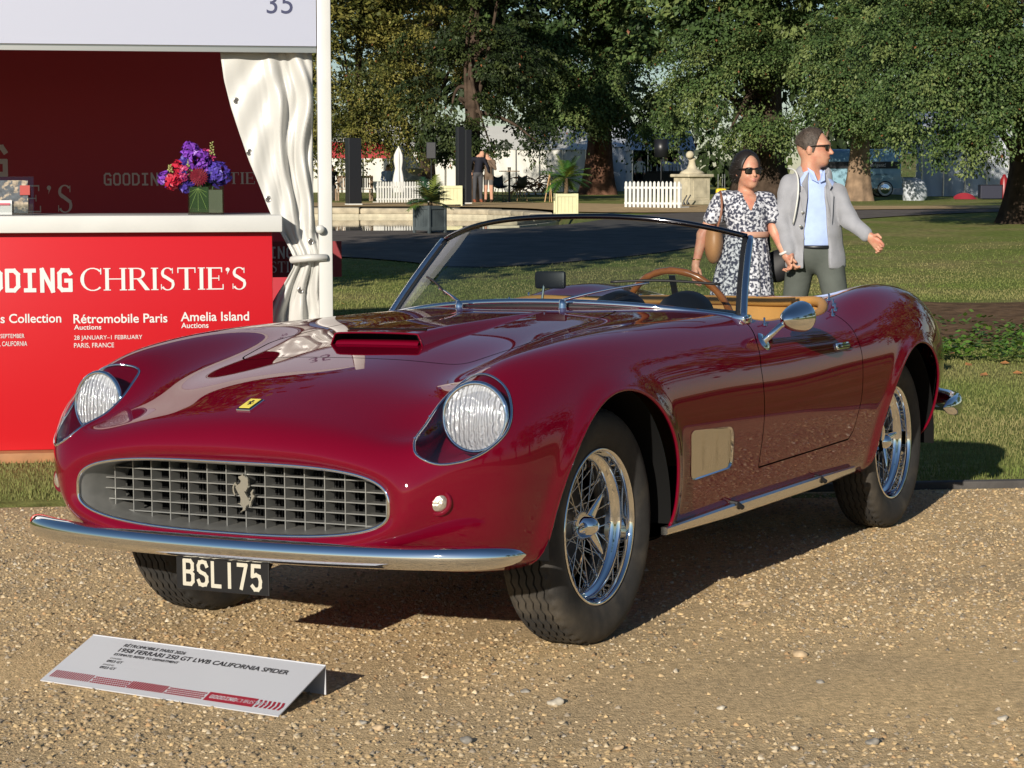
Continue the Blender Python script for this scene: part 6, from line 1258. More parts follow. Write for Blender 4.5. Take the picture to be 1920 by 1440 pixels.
# black bar counter, drum shade
b = Vector((W(1240, 350, 99).x, 99, g1(6, 99))); br = tag(empty('bar_counter', b), 'black bar counter inside the open white-roofed tent', 'counter'); MB().box((.0, 0, .5), (2.0, .6, 1.0), bev=.02).build('front', BLKP, br); MB().box((0, 0, 1.03), (2.1, .7, .05)).build('top', BLKP, br)
for k in range(6): MB().lathe([(0, 1.055), (.05, 1.055), (.045, 1.2), (.02, 1.28), (.02, 1.36), (0, 1.36)], 8, 'Z', (-.8 + k * .3, 0, 0)).build('bottle', mat('bottle_grey', (.25, .27, .25), rough=.2), br)
b = W(1240, 278, 84); ds = tag(empty('drum_lampshade', Vector((b.x, 84, g1(b.x, 84)))), 'large black drum lampshade on a pole before the open bar tent', 'lamp'); z1 = b.z - g1(b.x, 84); MB().lathe([(.28, z1 - .36), (.29, z1 + .36), (.27, z1 + .36), (.26, z1 - .36)], 28, 'Z', close=True).build('shade', BLKP, ds, smooth=True); MB().tube([(0, 0, 0), (0, 0, z1 + .3)], .025, 8).build('pole', BLKP, ds); MB().lathe([(0, z1 + .34), (.275, z1 + .34)], 20, 'Z').build('diffuser', BLKP, ds)
# blue microbus
VD = 86; vb_ = Vector((W(1655, 375, VD).x - .78, VD, 0)); vb_.z = g1(vb_.x, vb_.y); van = tag(empty('camper_van', vb_, math.radians(0)), 'pale blue camper van with black band parked behind the bushy yew', 'van')
VBL = mat('pale_blue_paint', (.22, .38, .46), rough=.3, coat=.6)
sec = [(-.85, .35), (-.86, .75), (-.85, 1.05), (-.80, 1.45), (-.70, 1.78), (-.45, 1.93), (0, 1.96), (.45, 1.93), (.70, 1.78), (.80, 1.45), (.85, 1.05), (.86, .75), (.85, .35)]
rows = []
for x, k, dz in ((-2.15, .80, 0), (-2.12, .93, 0), (-1.9, .99, 0), (-1, 1, 0), (0, 1, 0), (1.0, 1, 0), (1.28, .985, 0), (1.40, .93, 0), (1.44, .80, 0)): rows.append([(x, y * k, .9 + (z - .9) * (k * .5 + .5)) for y, z in sec])
MB().grid(rows).add(rows[-1], [tuple(range(13))]).add(rows[0], [tuple(range(13))[::-1]]).build('body', VBL, van, auto=50)
MB().box((-.30, -.862, 1.30), (3.2, .012, .28)).build('black_band', BLKP, van)
lettering('indulgent!', .20, PRINT, van, Matrix.Translation((-.05, -.870, 1.235)) @ Matrix.Rotation(math.pi / 2, 4, 'X'))
MB().box((.3, -.868, .92), (1.0, .008, .06)).build('air_vent', mat('vent_blue', (.12, .22, .28), rough=.4), van)
for x in (.72, -1.45):
    for y in (-.78, .78):
        w = MB().lathe([(.20, -.09), (.32, -.09), (.335, -.04), (.335, .04), (.32, .09), (.20, .09)], 28, 'Y', close=True).build('wheel', RUBBER, van, smooth=True); w.location = (x, y, .33); MB().lathe([(0, -.10), (.10, -.105), (.14, -.09), (.20, -.085)], 24, 'Y').build('hub_cap', CHROME, w, smooth=True); MB().lathe([(.20, -.092), (.27, -.096), (.275, -.092)], 24, 'Y').build('white_wall', PW, w, smooth=True)
MB().box((1.46, 0, .52), (.10, 1.6, .16), bev=.04).build('rear_bumper', mat('pale_bumper', (.6, .6, .58), rough=.3), van); MB().box((-2.17, 0, .52), (.10, 1.6, .16), bev=.04).build('front_bumper', mat('pale_bumper', (.6, .6, .58), rough=.3), van)
# bits before the right-hand marquee
b = GP(1714, 376); cb_ = MB(); rows = [[(.42 * k * (1 + .12 * math.sin(3 * a + z * 7)) * math.cos(a), .3 * k * (1 + .1 * math.sin(4 * a + z * 5)) * math.sin(a), z) for a in np.linspace(0, 2 * math.pi, 24, endpoint=False)] for z, k in ((0, .9), (.15, 1.05), (.4, 1.0), (.6, .95), (.74, .8), (.8, .4), (.81, .02))]
o = cb_.grid(rows, wrap=True).build('covered_stack', CANV, smooth=True); o.location = b; tag(o, 'round white cloth-covered stack in front of the shade-tinted blue-grey marquee', 'covered stack')
b = GP(1710, 374); mr = tag(empty('mirror_panel', b + Vector((0, .8, 0))), 'polished metal panel on crossed legs between van and marquee', 'panel'); MB().box((0, 0, 1.30), (.58, .05, .95), (.12, 0, 0), bev=.05).build('sheet', CHROME, mr)
for s in (-1, 1): MB().tube([(-.25 * s, 0, .85), (.2 * s, .1, 0)], .02, 6).build('leg', STEEL, mr)
b = GP(1812, 374); rows = [[(.5 * (u - .5) * 2, -.2 * v + .05 * math.sin(7 * u), (.24 * math.sin(math.pi * min(1, u * 1.1 + .05)) ** .6) * (1 - v) + .01) for u in np.linspace(0, 1, 14)] for v in np.linspace(0, 1, 6)]
o = MB().grid(rows).build('red_cloth', mat('red_cloth', (.22, .008, .018), rough=.8), smooth=True); o.location = b; tag(o, 'crumpled red cloth lying before the shade-tinted blue-grey marquee', 'cloth')
b = GP(1856, 374); bx_ = tag(empty('dark_crate', b), 'dark flight case beside the red cloth before the marquee', 'crate'); MB().box((0, 0, .28), (.82, .5, .50), bev=.02).build('case', mat('navy_case', (.012, .013, .03), rough=.5), bx_); MB().box((0, 0, .545), (.84, .52, .03), bev=.01).build('lid', BLKP, bx_)
b = GP(1882, 374); o = MB().lathe([(0, 0), (.15, 0), (.16, .05), (.15, .75), (.08, .86), (.05, .95), (0, .95)], 18, 'Z').build('fire_extinguisher', mat('red_enamel', (.20, .008, .010), rough=.4), smooth=True); o.location = b; tag(o, 'red cylinder standing at the right end of the marquee wall', 'cylinder')
b = GP(1352, 372); yl = tag(empty('yellow_trolley', b), 'small yellow trolley with upright rods behind the woman', 'trolley'); MB().box((0, 0, .22), (.42, .3, .34), bev=.08).build('body', mat('yellow_plastic', (.75, .52, .02), rough=.4), yl)
for x in (-.12, .05, .14): MB().tube([(x, .05, .3), (x, .06, .95)], .018, 6).build('rod', STEEL, yl)
# leafy ground cover in the bed, fallen leaves, larger stones
r = np.random.RandomState(8); n = 19000; x = r.uniform(3.2, 12, n); y = 16.05 + 4.6 * r.rand(n) ** 1.7 + .25 * np.sin(x * 2.3); kp = r.rand(n) < np.clip((vnoise(x, y, .55, 3) - .22) * 2.2, .03, 1) * np.clip(1.15 - (y - 18.2) * .5, .06, 1); x, y = x[kp], y[kp]; n = len(x); hgt = .05 + .16 * vnoise(x, y, .45, 6) * r.rand(n); a = r.rand(n) * 6.283; L = r.uniform(.035, .075, n); tl = r.uniform(-.5, .7, n)
c_ = np.stack([x, y, gz(x, y) + hgt], 1); d = np.stack([np.cos(a) * np.cos(tl), np.sin(a) * np.cos(tl), np.sin(tl)], 1); s_ = np.stack([-np.sin(a), np.cos(a), .2 * r.normal(size=n)], 1); V = np.stack([c_ - d * L[:, None] * .5, c_ + s_ * L[:, None] * .38, c_ + d * L[:, None] * .6, c_ - s_ * L[:, None] * .38], 1)
C = np.array([.075, .17, .025]) * r.uniform(.5, 1.5, (n, 1)) + np.array([.03, 0, 0]) * r.rand(n, 1); o = np_mesh('ground_cover', V.reshape(-1, 3), np.arange(4 * n).reshape(-1, 4), attr_mat('bed_leaf', rough=.5, spec=.3, trans=.2)); set_col(o, np.repeat(C, 4, 0)); tag(o, 'bright green leafy ground cover along the soil bed', 'ground cover', kind='stuff')
for px, py in ((1788, 665), (1816, 688), (1844, 707), (1883, 685), (1908, 704), (645, 573)):
    b = GP(px, py); o = MB().add([(0, -.04, .02), (.03, 0, .035), (.006, .035, .02), (-.035, .006, .015)], [(0, 1, 2, 3)]).build('fallen_leaf', mat('orange_leaf', (.34, .15, .05), rough=.6, var=.3, vscale=20)); o.location = b; o.rotation_euler = (0, 0, random.uniform(0, 6)); o.modifiers.new('t', 'SOLIDIFY').thickness = .002; tag(o, 'single orange fallen leaf lying on the grass by the bed' if px > 900 else 'single orange fallen leaf on the grass behind the tent', 'leaf', 'fallen leaves on the lawn')
STN = [mat('pale_flint', (.40, .36, .29), rough=.6, var=.25, vscale=50), mat('grey_flint', (.20, .185, .16), rough=.6, var=.3, vscale=50), mat('tan_flint', (.38, .28, .17), rough=.7, var=.25, vscale=50)]
for px, py, s, k, lab in ((1043, 1322, 17, 0, 'large smooth pale oval stone on the bare gravel'), (985, 1300, 11, 1, 'angular grey stone behind the large oval one'), (875, 1392, 15, 1, 'flat grey stone on the foreground gravel'), (710, 1368, 13, 2, 'tan stone on the foreground gravel right of the board'), (680, 1357, 9, 1, 'small dark stone near the information board'), (1500, 1232, 17, 2, 'tan rounded stone right of the front wheel track'), (1636, 1395, 14, 1, 'dark grey stone on the gravel far from the wheels'), (1398, 1135, 11, 2, 'small tan stone in the gravel beside the sill'), (1880, 1350, 11, 0, 'pale stone on the gravel near the lawn side'), (1538, 1282, 10, 1, 'small grey stone beyond the tan rounded one'), (1352, 1330, 9, 0, 'little pale chip on the open gravel'), (1160, 1405, 10, 2, 'brownish chip on the foreground gravel'), (1490, 1405, 9, 0, 'pale chip on the foreground gravel')):
    b = GP(px, py); sc_ = s * b.y / FPX; V, F = sdf_mesh(lambda X_, Y_, Z_: ell(X_, Y_, Z_, (0, 0, 0), (1, .66, .5)) + .07 * np.sin(4 * X_ + px) * np.cos(3 * Y_ + py) + .04 * np.sin(6 * Z_ + 3 * X_), (-1.3, -1.1, -.9), (1.3, 1.1, .9), .16)
    o = np_mesh('stone', V * sc_, F, STN[k], smooth=True); o.location = b + Vector((0, 0, sc_ * .28)); o.rotation_euler = (random.uniform(-.2, .2), random.uniform(-.2, .2), random.uniform(-.5, .9)); tag(o, lab, 'stone', 'loose stones on the gravel')
# ================================================================ people
SKIN = mat('skin', (.50, .26, .17), rough=.5, var=.10, vscale=30, spec=.4, col2=(.46, .18, .12), c2scale=14, c2range=(.45, .65)); SKIN.node_tree.nodes['Principled BSDF'].inputs['Subsurface Weight'].default_value = .06
HAIR_B = mat('dark_hair', (.012, .009, .008), rough=.5); HAIR_M = mat('brown_grey_hair', (.055, .040, .030), rough=.6, var=.4, vscale=60, bump=.5, bscale=120)
DRESS = mat('floral_dress', (.52, .53, .57), rough=.8, col2=(.030, .034, .060), c2scale=58, c2range=(.43, .54), detail=3)
JACK = mat('grey_tweed', (.265, .270, .295), rough=.9, var=.10, vscale=14, bump=.55, bscale=11, sheen=.2); SHIRT = mat('pale_blue_shirt', (.36, .46, .74), rough=.8, var=.06, vscale=20, bump=.5, bscale=14)
TROU = mat('green_grey_trousers', (.075, .085, .075), rough=.85, var=.1, vscale=12, bump=.6, bscale=9); LENS = mat('sunglass_black', (.008, .007, .007), rough=.08, spec=.7); TANB = mat('tan_bag', (.40, .20, .085), rough=.5, var=.1, vscale=9); SHOE = mat('brown_shoe', (.10, .045, .02), rough=.4)
PD = 13.2
def person_frame(px): b = Vector((W(px, 700, PD).x, PD, 0)); b.z = g1(b.x, b.y); return b
def part(name, f, lo, hi, res, m, parent, it=1): V, F = sdf_mesh(f, lo, hi, res); o = np_mesh(name, V, F, m, parent, smooth=True); return o
def U(*a):
    k = .03; r_ = a[0]
    for q in a[1:]: r_ = smin(r_, q, k)
    return r_
# ---- the man
mb0 = person_frame(1525); man = tag(empty('person', mb0), 'person in grey jacket, blue shirt and sunglasses walking right holding hands', 'person')
def m_(px, py, dy=0.0): p = W(px, py, PD); s = 1 + dy / PD; return (p.x * s - mb0.x, dy, CZ + (p.z - CZ) * s - mb0.z)
def head_man(X, Y, Z):
    c = m_(1527, 279); f = np.array([.93, -.36, 0]); l = np.array([.36, .93, 0])      # looks to the right, a little to the camera
    a = (X - c[0]) * f[0] + (Y - c[1]) * f[1]; b = (X - c[0]) * l[0] + (Y - c[1]) * l[1]; z = Z - c[2]
    d = ell(a, b, z, (-.012, 0, .018), (.100, .076, .105)); d = smin(d, ell(a, b, z, (.028, 0, -.052), (.066, .060, .062)), .03); d = smin(d, ell(a, b, z, (.060, 0, -.088), (.028, .034, .024)), .02)
    d = smin(d, cap(a, b, z, (.088, 0, .008), (.112, 0, -.026), .010, .014), .012); d = smin(d, ell(a, b, z, (.082, 0, -.058), (.020, .026, .008)), .006); d = smin(d, ell(a, b, z, (.072, .0, .030), (.030, .055, .016)), .02)
    for s in (-1, 1): d = smin(d, ell(a, b, z, (-.016, s * .078, -.010), (.018, .010, .031)), .006)
    return smin(d, cap(a, b, z, (-.02, 0, -.06), (-.035, 0, -.19), .058, .064), .02)
H = m_(1527, 279)
def hair_man(X, Y, Z):
    c = H; f = np.array([.93, -.36, 0]); l = np.array([.36, .93, 0]); a = (X - c[0]) * f[0] + (Y - c[1]) * f[1]; b = (X - c[0]) * l[0] + (Y - c[1]) * l[1]; z = Z - c[2]
    d = ell(a, b, z, (-.016, 0, .024), (.106, .081, .112)) + .003 * np.sin(60 * a + 30 * z) * np.sin(50 * b); line = np.maximum(a - .045 + .25 * (.08 - z), -(z + .015 + .55 * (a + .03))); return np.maximum(d, np.maximum(line, -(z + .055)))
hm_o = part('hair', hair_man, (H[0] - .16, -.16, H[2] - .1), (H[0] + .16, .16, H[2] + .17), .007, HAIR_M, man)
def glasses(parent, c, f, l, w=.135, lens=.048, hh=.036):
    f, l = Vector(f), Vector(l); up = f.cross(l); up = up if up.z > 0 else -up; c = Vector(c); g = MB(); R = Matrix((f, l, up)).transposed()
    for s in (-1, 1):
        rows = [[c + f * (.0 - .010 * (u * s + .2) ** 2) + l * (s * .033 + u * lens * .52) + up * (v * hh * .5 * (1 - .25 * abs(u) ** 3)) for u in np.linspace(-1, 1, 9)] for v in np.linspace(-1, 1, 7)]
        g.grid(rows)
        g.tube([c + l * s * .060 + up * .012, c + l * s * .074 - f * .05 + up * .010, c + l * s * .078 - f * .105 + up * .004], .0042, 6)
    g.box(c + up * .012, (.006, .128, .007), R); o = g.build('sunglasses', LENS, parent, smooth=True); o.modifiers.new('t', 'SOLIDIFY').thickness = .003
fm = Vector((.93, -.36, 0)).normalized(); lm = Vector((.36, .93, 0)).normalized(); glasses(man, Vector(H) + fm * .098 + Vector((0, 0, .008)), fm, lm)
sR, sL = m_(1480, 347, .02), m_(1570, 362, -.02); eR, wR = m_(1466, 415, .0), m_(1480, 468, -.08); eL, wL = m_(1592, 412, -.10), m_(1624, 440, -.20)
def jacket(X, Y, Z):
    d = U(ell(X, Y, Z, m_(1526, 390), (.172, .135, .22)), ell(X, Y, Z, m_(1528, 440), (.175, .150, .22)), ell(X, Y, Z, m_(1530, 490), (.192, .160, .20)), cap(X, Y, Z, sR, sL, .060, .056), cap(X, Y, Z, m_(1512, 326, .02), m_(1540, 330, .02), .070))
    d = np.maximum(d, m_(0, 502)[2] - Z)
    d = np.maximum(d, -ell(X, Y, Z, m_(1530, 312, -.03), (.085, .10, .075)))
    z0, z1 = m_(0, 330)[2], m_(0, 505)[2]; t = np.clip((z0 - Z) / (z0 - z1), 0, 1); xl = m_(1519, 0)[0] + (m_(1508, 0)[0] - m_(1519, 0)[0]) * t; xr = m_(1543, 0)[0] + (m_(1557, 0)[0] - m_(1543, 0)[0]) * t ** .8
    xl = xl - .010 * np.sin(t * 3.1); wedge = np.maximum(np.maximum(xl - X, X - xr), Y + .02)
    d = np.maximum(d, -wedge)
    arm = smin(cap(X, Y, Z, sR, eR, .062, .054), cap(X, Y, Z, eR, wR, .054, .044), .02); arm = np.minimum(arm, smin(cap(X, Y, Z, sL, eL, .060, .052), cap(X, Y, Z, eL, wL, .052, .042), .02))
    arm = arm + .005 * np.sin(46 * Z + 21 * X + 9 * Y) * np.sin(17 * X - 12 * Z); d = d + .004 * np.sin(31 * X + 19 * Z) * np.sin(13 * Z - 8 * X)
    return smin(d, arm, .02)
part('jacket', jacket, (-.42, -.34, m_(0, 510)[2]), (.46, .26, m_(0, 312)[2]), .0105, JACK, man)
def shirt(X, Y, Z): return np.maximum(np.maximum(U(ell(X, Y, Z, m_(1528, 385), (.168, .120, .21)), ell(X, Y, Z, m_(1528, 440), (.160, .136, .21)), cap(X, Y, Z, m_(1522, 322, .01), m_(1522, 345, .0), .066, .10)), m_(0, 462)[2] - Z), np.maximum(Z - m_(0, 318)[2], -ell(X, Y, Z, m_(1534, 322, -.075), (.034, .06, .06))))
part('shirt', shirt, (-.22, -.2, m_(0, 470)[2]), (.22, .2, m_(0, 305)[2]), .009, SHIRT, man)
co = MB(); 
for s, a, b, c in ((1, (1514, 314), (1522, 336), (1534, 342)), (-1, (1546, 318), (1547, 338), (1538, 342))): co.add([m_(*a, -.055), m_(*b, -.115), m_(*c, -.125), m_((a[0] + c[0]) / 2 + s * 2, a[1] + 8, -.085)], [(0, 1, 2, 3)])
o = co.build('shirt_collar', SHIRT, man); o.modifiers.new('t', 'SOLIDIFY').thickness = .006
lp = MB(); 
for pts in (((1516, 322, -.075), (1503, 345, -.125), (1508, 352, -.13), (1500, 362, -.135), (1508, 415, -.150), (1514, 370, -.138)), ((1548, 326, -.07), (1560, 348, -.115), (1556, 356, -.12), (1563, 366, -.125), (1560, 420, -.145), (1550, 372, -.132))): lp.add([m_(*p) for p in pts], [tuple(range(6))])
o = lp.build('lapel', JACK, man); o.modifiers.new('t', 'SOLIDIFY').thickness = .008
for px, py in ((1521, 398), (1517, 424)): p = m_(px - 16, py, -.155); MB().lathe([(0, -.004), (.010, -.003), (.011, .002)], 12, 'Y', p).build('jacket_button', STEEL, man)
MB().tube(smooth_path([m_(1477, 316, .06), m_(1492, 322, -.05), m_(1497, 350, -.125), m_(1491, 400, -.135), m_(1487, 420, -.10)], 18), .006, 6).build('bag_strap', PW, man, smooth=True)
def trous(X, Y, Z):
    hp = m_(1527, 468); hl, hr = (hp[0] - .075, .03, hp[2] - .04), (hp[0] + .085, -.02, hp[2] - .04); kl, kr = (hp[0] - .13, .12, .50), (hp[0] + .16, -.12, .50)
    d = U(ell(X, Y, Z, hp, (.170, .130, .15)), cap(X, Y, Z, hl, kl, .095, .068), cap(X, Y, Z, hr, kr, .095, .068), cap(X, Y, Z, kl, (hp[0] - .24, .22, .10), .068, .055), cap(X, Y, Z, kr, (hp[0] + .24, -.2, .08), .068, .055)); return np.maximum(d, Z - m_(0, 458)[2])
part('trousers', trous, (-.45, -.38, .0), (.45, .38, m_(0, 450)[2]), .013, TROU, man)
def man_body(X, Y, Z):
    hp = m_(1527, 468); d = smin(head_man(X, Y, Z), U(cap(X, Y, Z, m_(1524, 330, .02), m_(1526, 360, .01), .060, .085), ell(X, Y, Z, m_(1528, 390), (.135, .095, .20)), ell(X, Y, Z, m_(1528, 445), (.130, .105, .19)), ell(X, Y, Z, hp, (.135, .100, .12)), cap(X, Y, Z, sR, sL, .036)), .02)
    for p0, p1, p2 in ((sR, eR, wR), (sL, eL, wL)): d = smin(d, smin(cap(X, Y, Z, p0, p1, .042, .036), cap(X, Y, Z, p1, p2, .036, .0255), .015), .02)
    for s, hh_ in ((-1, (hp[0] - .075, .03, hp[2] - .04)), (1, (hp[0] + .085, -.02, hp[2] - .04))):
        k = (hp[0] + (.16 if s > 0 else -.13), -.12 if s > 0 else .12, .50); e = (hp[0] + .24 * s, -.2 if s > 0 else .22, .09); d = smin(d, smin(cap(X, Y, Z, hh_, k, .068, .048), cap(X, Y, Z, k, e, .048, .034), .02), .03)
    return d
body = part('body', man_body, (-.46, -.36, .03), (.46, .34, H[2] + .17), .0088, SKIN, man)
bz_ = m_(1530, 462); MB().lathe([(.140, -.011), (.146, -.008), (.146, .008), (.140, .011)], 40, 'Z', bz_).build('belt', BLKP, man, smooth=True)
for x, y, rz in ((-.255, .22, -.4), (.28, -.22, -.4)): V, F = sdf_mesh(lambda X, Y, Z: np.maximum(smin(ell(X, Y, Z, (.06, 0, .03), (.13, .045, .05)), ell(X, Y, Z, (-.03, 0, .06), (.06, .045, .07)), .03), -Z + .003), (-.15, -.08, -.01), (.22, .08, .16), .013); o = np_mesh('shoe', V, F, SHOE, man, smooth=True); o.location = (x, y, .0); o.rotation_euler = (0, 0, rz)
def hand(parent, wrist, d, thumb, palm, curl=.5, L=.085, m=SKIN):
    """palm and five fingers; d along the hand, thumb side, palm normal"""
    d = Vector(d).normalized(); th = Vector(thumb); th = (th - d * th.dot(d)).normalized(); pn = Vector(palm).normalized(); pn = d.cross(th) * (1 if d.cross(th).dot(pn) > 0 else -1); w = Vector(wrist)
    segs = []
    for k, ln in enumerate((.068, .076, .072, .056)):
        b = w + d * L + th * (.030 - .020 * k); a1, a2 = curl * .7, curl * 1.5; p1 = b + (d * math.cos(a1) + pn * math.sin(a1)) * ln * .45; p2 = p1 + (d * math.cos(a2) + pn * math.sin(a2)) * ln * .32; p3 = p2 + (d * math.cos(a2 + curl) + pn * math.sin(a2 + curl)) * ln * .25; segs += [(b - d * .02, p1, .0092, .0085), (p1, p2, .0085, .0078), (p2, p3, .0078, .0068)]
    t0 = w + d * .022 + th * .030; t1 = t0 + (d * .7 + th * .7 + pn * .3) * .034; t2 = t1 + (d * .95 + th * .15 + pn * .35) * .030; segs += [(t0 - th * .015, t1, .0125, .010), (t1, t2, .010, .0085)]
    def f(X, Y, Z):
        r_ = smin(cap(X, Y, Z, w + d * .012 + th * .014, w + d * L * .92 + th * .020, .018, .017), cap(X, Y, Z, w + d * .012 - th * .012, w + d * L * .90 - th * .022, .018, .016), .012); r_ = smin(r_, cap(X, Y, Z, w + d * .012, w + d * L * .9, .020, .017), .01); r_ = smin(r_, cap(X, Y, Z, w - d * .018, w + d * .01, .024, .024), .012)
        for a, b, ra, rb in segs: r_ = smin(r_, cap(X, Y, Z, a, b, ra, rb), .004)
        return r_
    P = np.array([w - d * .07] + [p for s in segs for p in s[:2]]); V, F = sdf_mesh(f, P.min(0) - .05, P.max(0) + .05, .0055); return np_mesh('hand', V, F, m, parent, smooth=True)
dR = Vector(m_(1484, 486, -.09)) - Vector(wR); hand(man, Vector(wR) + Vector((.004, 0, -.01)), (.10, -.15, -1), (.2, -1, 0), (-1, 0, 0), .8)
hand(man, Vector(wL) + Vector((.012, -.01, -.006)), (.6, -.25, -.55), (.5, -.5, .5), (-.4, .3, -.8), .75)
# black shoulder bag hanging between the two
bgx = person_frame(1468); bag = tag(empty('shoulder_bag', bgx + Vector((0, .14, 0))), 'black fabric bag hanging between the two walking people', 'bag')
def b_(px, py, dy=0.0): p = m_(px, py, dy); return (p[0] + mb0.x - bgx.x, dy, p[2])
part('bag_body', lambda X, Y, Z: ell(X, Y, Z, b_(1466, 500), (.115, .07, .105)) + .006 * np.sin(30 * X) * np.sin(25 * Z), (-.25, -.12, b_(0, 545)[2]), (.25, .12, b_(0, 455)[2]), .012, mat('black_nylon', (.008, .008, .010), rough=.6), bag)
MB().tube(smooth_path([b_(1448, 472), b_(1446, 430, .02), b_(1462, 380, .06), b_(1478, 330, .03)], 14), .011, 6).build('bag_handle', BLKP, bag, smooth=True)
# ---- the woman
wb0 = person_frame(1400); wom = tag(empty('person', wb0), 'person in black and white floral dress and sunglasses carrying a tan bag', 'person')
def w_(px, py, dy=0.0): p = W(px, py, PD); s = 1 + dy / PD; return (p.x * s - wb0.x, dy, CZ + (p.z - CZ) * s - wb0.z)
HW = w_(1402, 322); fw2 = Vector((.36, -.93, 0)).normalized(); lw2 = Vector((-.93, -.36, 0)).normalized()
def wloc(X, Y, Z): a = (X - HW[0]) * fw2.x + (Y - HW[1]) * fw2.y; b = (X - HW[0]) * lw2.x + (Y - HW[1]) * lw2.y; return a, b, Z - HW[2]
shR, shL = w_(1352, 378, .02), w_(1442, 380, .02); eR2, wR2 = w_(1318, 440, .02), w_(1306, 490, -.06); eL2, wL2 = w_(1452, 432, .0), w_(1471, 475, -.08)
def wbody(X, Y, Z):
    a, b, z = wloc(X, Y, Z); d = ell(a, b, z, (-.012, 0, .022), (.092, .070, .098)); d = smin(d, ell(a, b, z, (.026, 0, -.048), (.060, .054, .056)), .03); d = smin(d, ell(a, b, z, (.060, 0, -.082), (.022, .026, .020)), .02)
    d = smin(d, cap(a, b, z, (.082, 0, .004), (.098, 0, -.022), .008, .011), .010); d = smin(d, ell(a, b, z, (.080, 0, -.050), (.014, .026, .009)), .006)
    for s in (-1, 1): d = smin(d, ell(a, b, z, (-.010, s * .070, -.010), (.015, .008, .026)), .006); d = smin(d, ell(a, b, z, (.055, s * .032, -.028), (.026, .022, .022)), .015)
    d = smin(d, cap(a, b, z, (-.02, 0, -.06), (-.03, 0, -.17), .046, .054), .02); d = smin(d, ell(X, Y, Z, w_(1400, 385, -.02), (.10, .07, .075)), .03)
    d = smin(d, U(ell(X, Y, Z, w_(1400, 405), (.105, .075, .13)), ell(X, Y, Z, w_(1402, 440), (.085, .068, .12)), ell(X, Y, Z, w_(1398, 490), (.115, .085, .16))), .03)
    for p0, p1, p2, r0_, r1_ in ((w_(1352, 382, .02), eR2, wR2, .044, .038), (w_(1440, 384, .01), eL2, wL2, .042, .036)): d = smin(d, smin(cap(X, Y, Z, p0, p1, r0_, r1_), cap(X, Y, Z, p1, p2, r1_, .0245), .015), .015)
    for h_0, k, e in (((-.06, .0, .80), (-.08, .02, .48), (-.10, .08, .08)), ((.06, -.02, .80), (.06, -.04, .48), (.10, -.10, .08))): d = smin(d, smin(cap(X, Y, Z, h_0, k, .075, .056), cap(X, Y, Z, k, e, .056, .036), .02), .02)
    return d
body = part('body', wbody, (-.44, -.24, .02), (.36, .24, HW[2] + .15), .0085, SKIN, wom)
hand(body, Vector(wR2) + Vector((-.004, 0, -.012)), (-.12, -.1, -1), (.3, -1, 0), (1, .2, 0), .45, .078)
hand(body, Vector(wL2) + Vector((.006, 0, -.010)), (.45, -.15, -.85), (.2, -1, 0), (1, .2, .2), .85, .078)
lips = MB().grid(dome(Vector(HW) + fw2 * .088 + Vector((0, 0, -.052)), fw2, .013, .006, 14, 4), wrap=True).build('lips', mat('lips', (.42, .16, .13), rough=.4), body, smooth=True); lips.scale = (1, 1, 1)
def hairw(X, Y, Z):
    a, b, z = wloc(X, Y, Z); d = smin(ell(a, b, z, (-.022, 0, .030), (.102, .086, .110)), ell(a, b, z, (-.075, 0, .0), (.075, .082, .085)), .03); d = np.maximum(d, np.maximum(a - .040 - .03 * np.abs(b) / .07 + .30 * (.10 - z), -(z + .075)))
    return d
hw_o = part('hair', hairw, (HW[0] - .18, -.18, HW[2] - .11), (HW[0] + .18, .18, HW[2] + .16), .007, HAIR_B, wom)
glasses(wom, Vector(HW) + fw2 * .089 + Vector((0, 0, .006)), fw2, lw2, lens=.050, hh=.042)
def dress(X, Y, Z):
    top = U(ell(X, Y, Z, w_(1399, 400), (.142, .105, .14)), ell(X, Y, Z, w_(1402, 432), (.122, .098, .10)), cap(X, Y, Z, w_(1358, 372, .02), w_(1438, 374, .02), .050)); zt = w_(0, 438)[2]; t = np.clip((zt - Z) / .62, 0, 1); rad = .122 + .115 * t ** .75; ang = np.arctan2(Y, X - w_(1398, 0)[0]); rr = np.hypot((X - (w_(1404, 0)[0] * (1 - t) + w_(1392, 0)[0] * t)), Y * 1.18); sk = (rr - rad - .012 * np.sin(11 * ang + 3 * t) * t - .004 * np.sin(23 * ang)) * .8; sk = np.maximum(sk, np.maximum(Z - zt, .36 - Z))
    slv = np.minimum(cap(X, Y, Z, w_(1354, 376, .02), w_(1337, 412, .02), .062, .066), cap(X, Y, Z, w_(1438, 378, .02), w_(1447, 408, .0), .058, .058)); slv = np.maximum(slv, w_(0, 419)[2] - Z) + .003 * np.sin(60 * X)
    d = smin(smin(top, sk, .03), slv, .015); a, b, z = wloc(X, Y, Z); vneck = np.maximum(np.abs(X - w_(1406, 0)[0] - .01) - .055 * np.clip((Z - w_(0, 398)[2]) / .15, 0, 1.4), Y + .0); vneck = np.maximum(vneck, w_(0, 398)[2] - Z)
    d = np.maximum(d, -vneck); return np.maximum(d, -ell(X, Y, Z, w_(1403, 352), (.062, .08, .05)))
part('dress', dress, (-.36, -.30, .34), (.34, .30, w_(0, 352)[2]), .0105, DRESS, wom)
bl = w_(1404, 439); MB().lathe([(.121, -.018), (.126, -.013), (.126, .013), (.121, .018)], 40, 'Z', bl).build('belt', mat('rose_belt', (.45, .25, .18), rough=.6), wom, smooth=True)
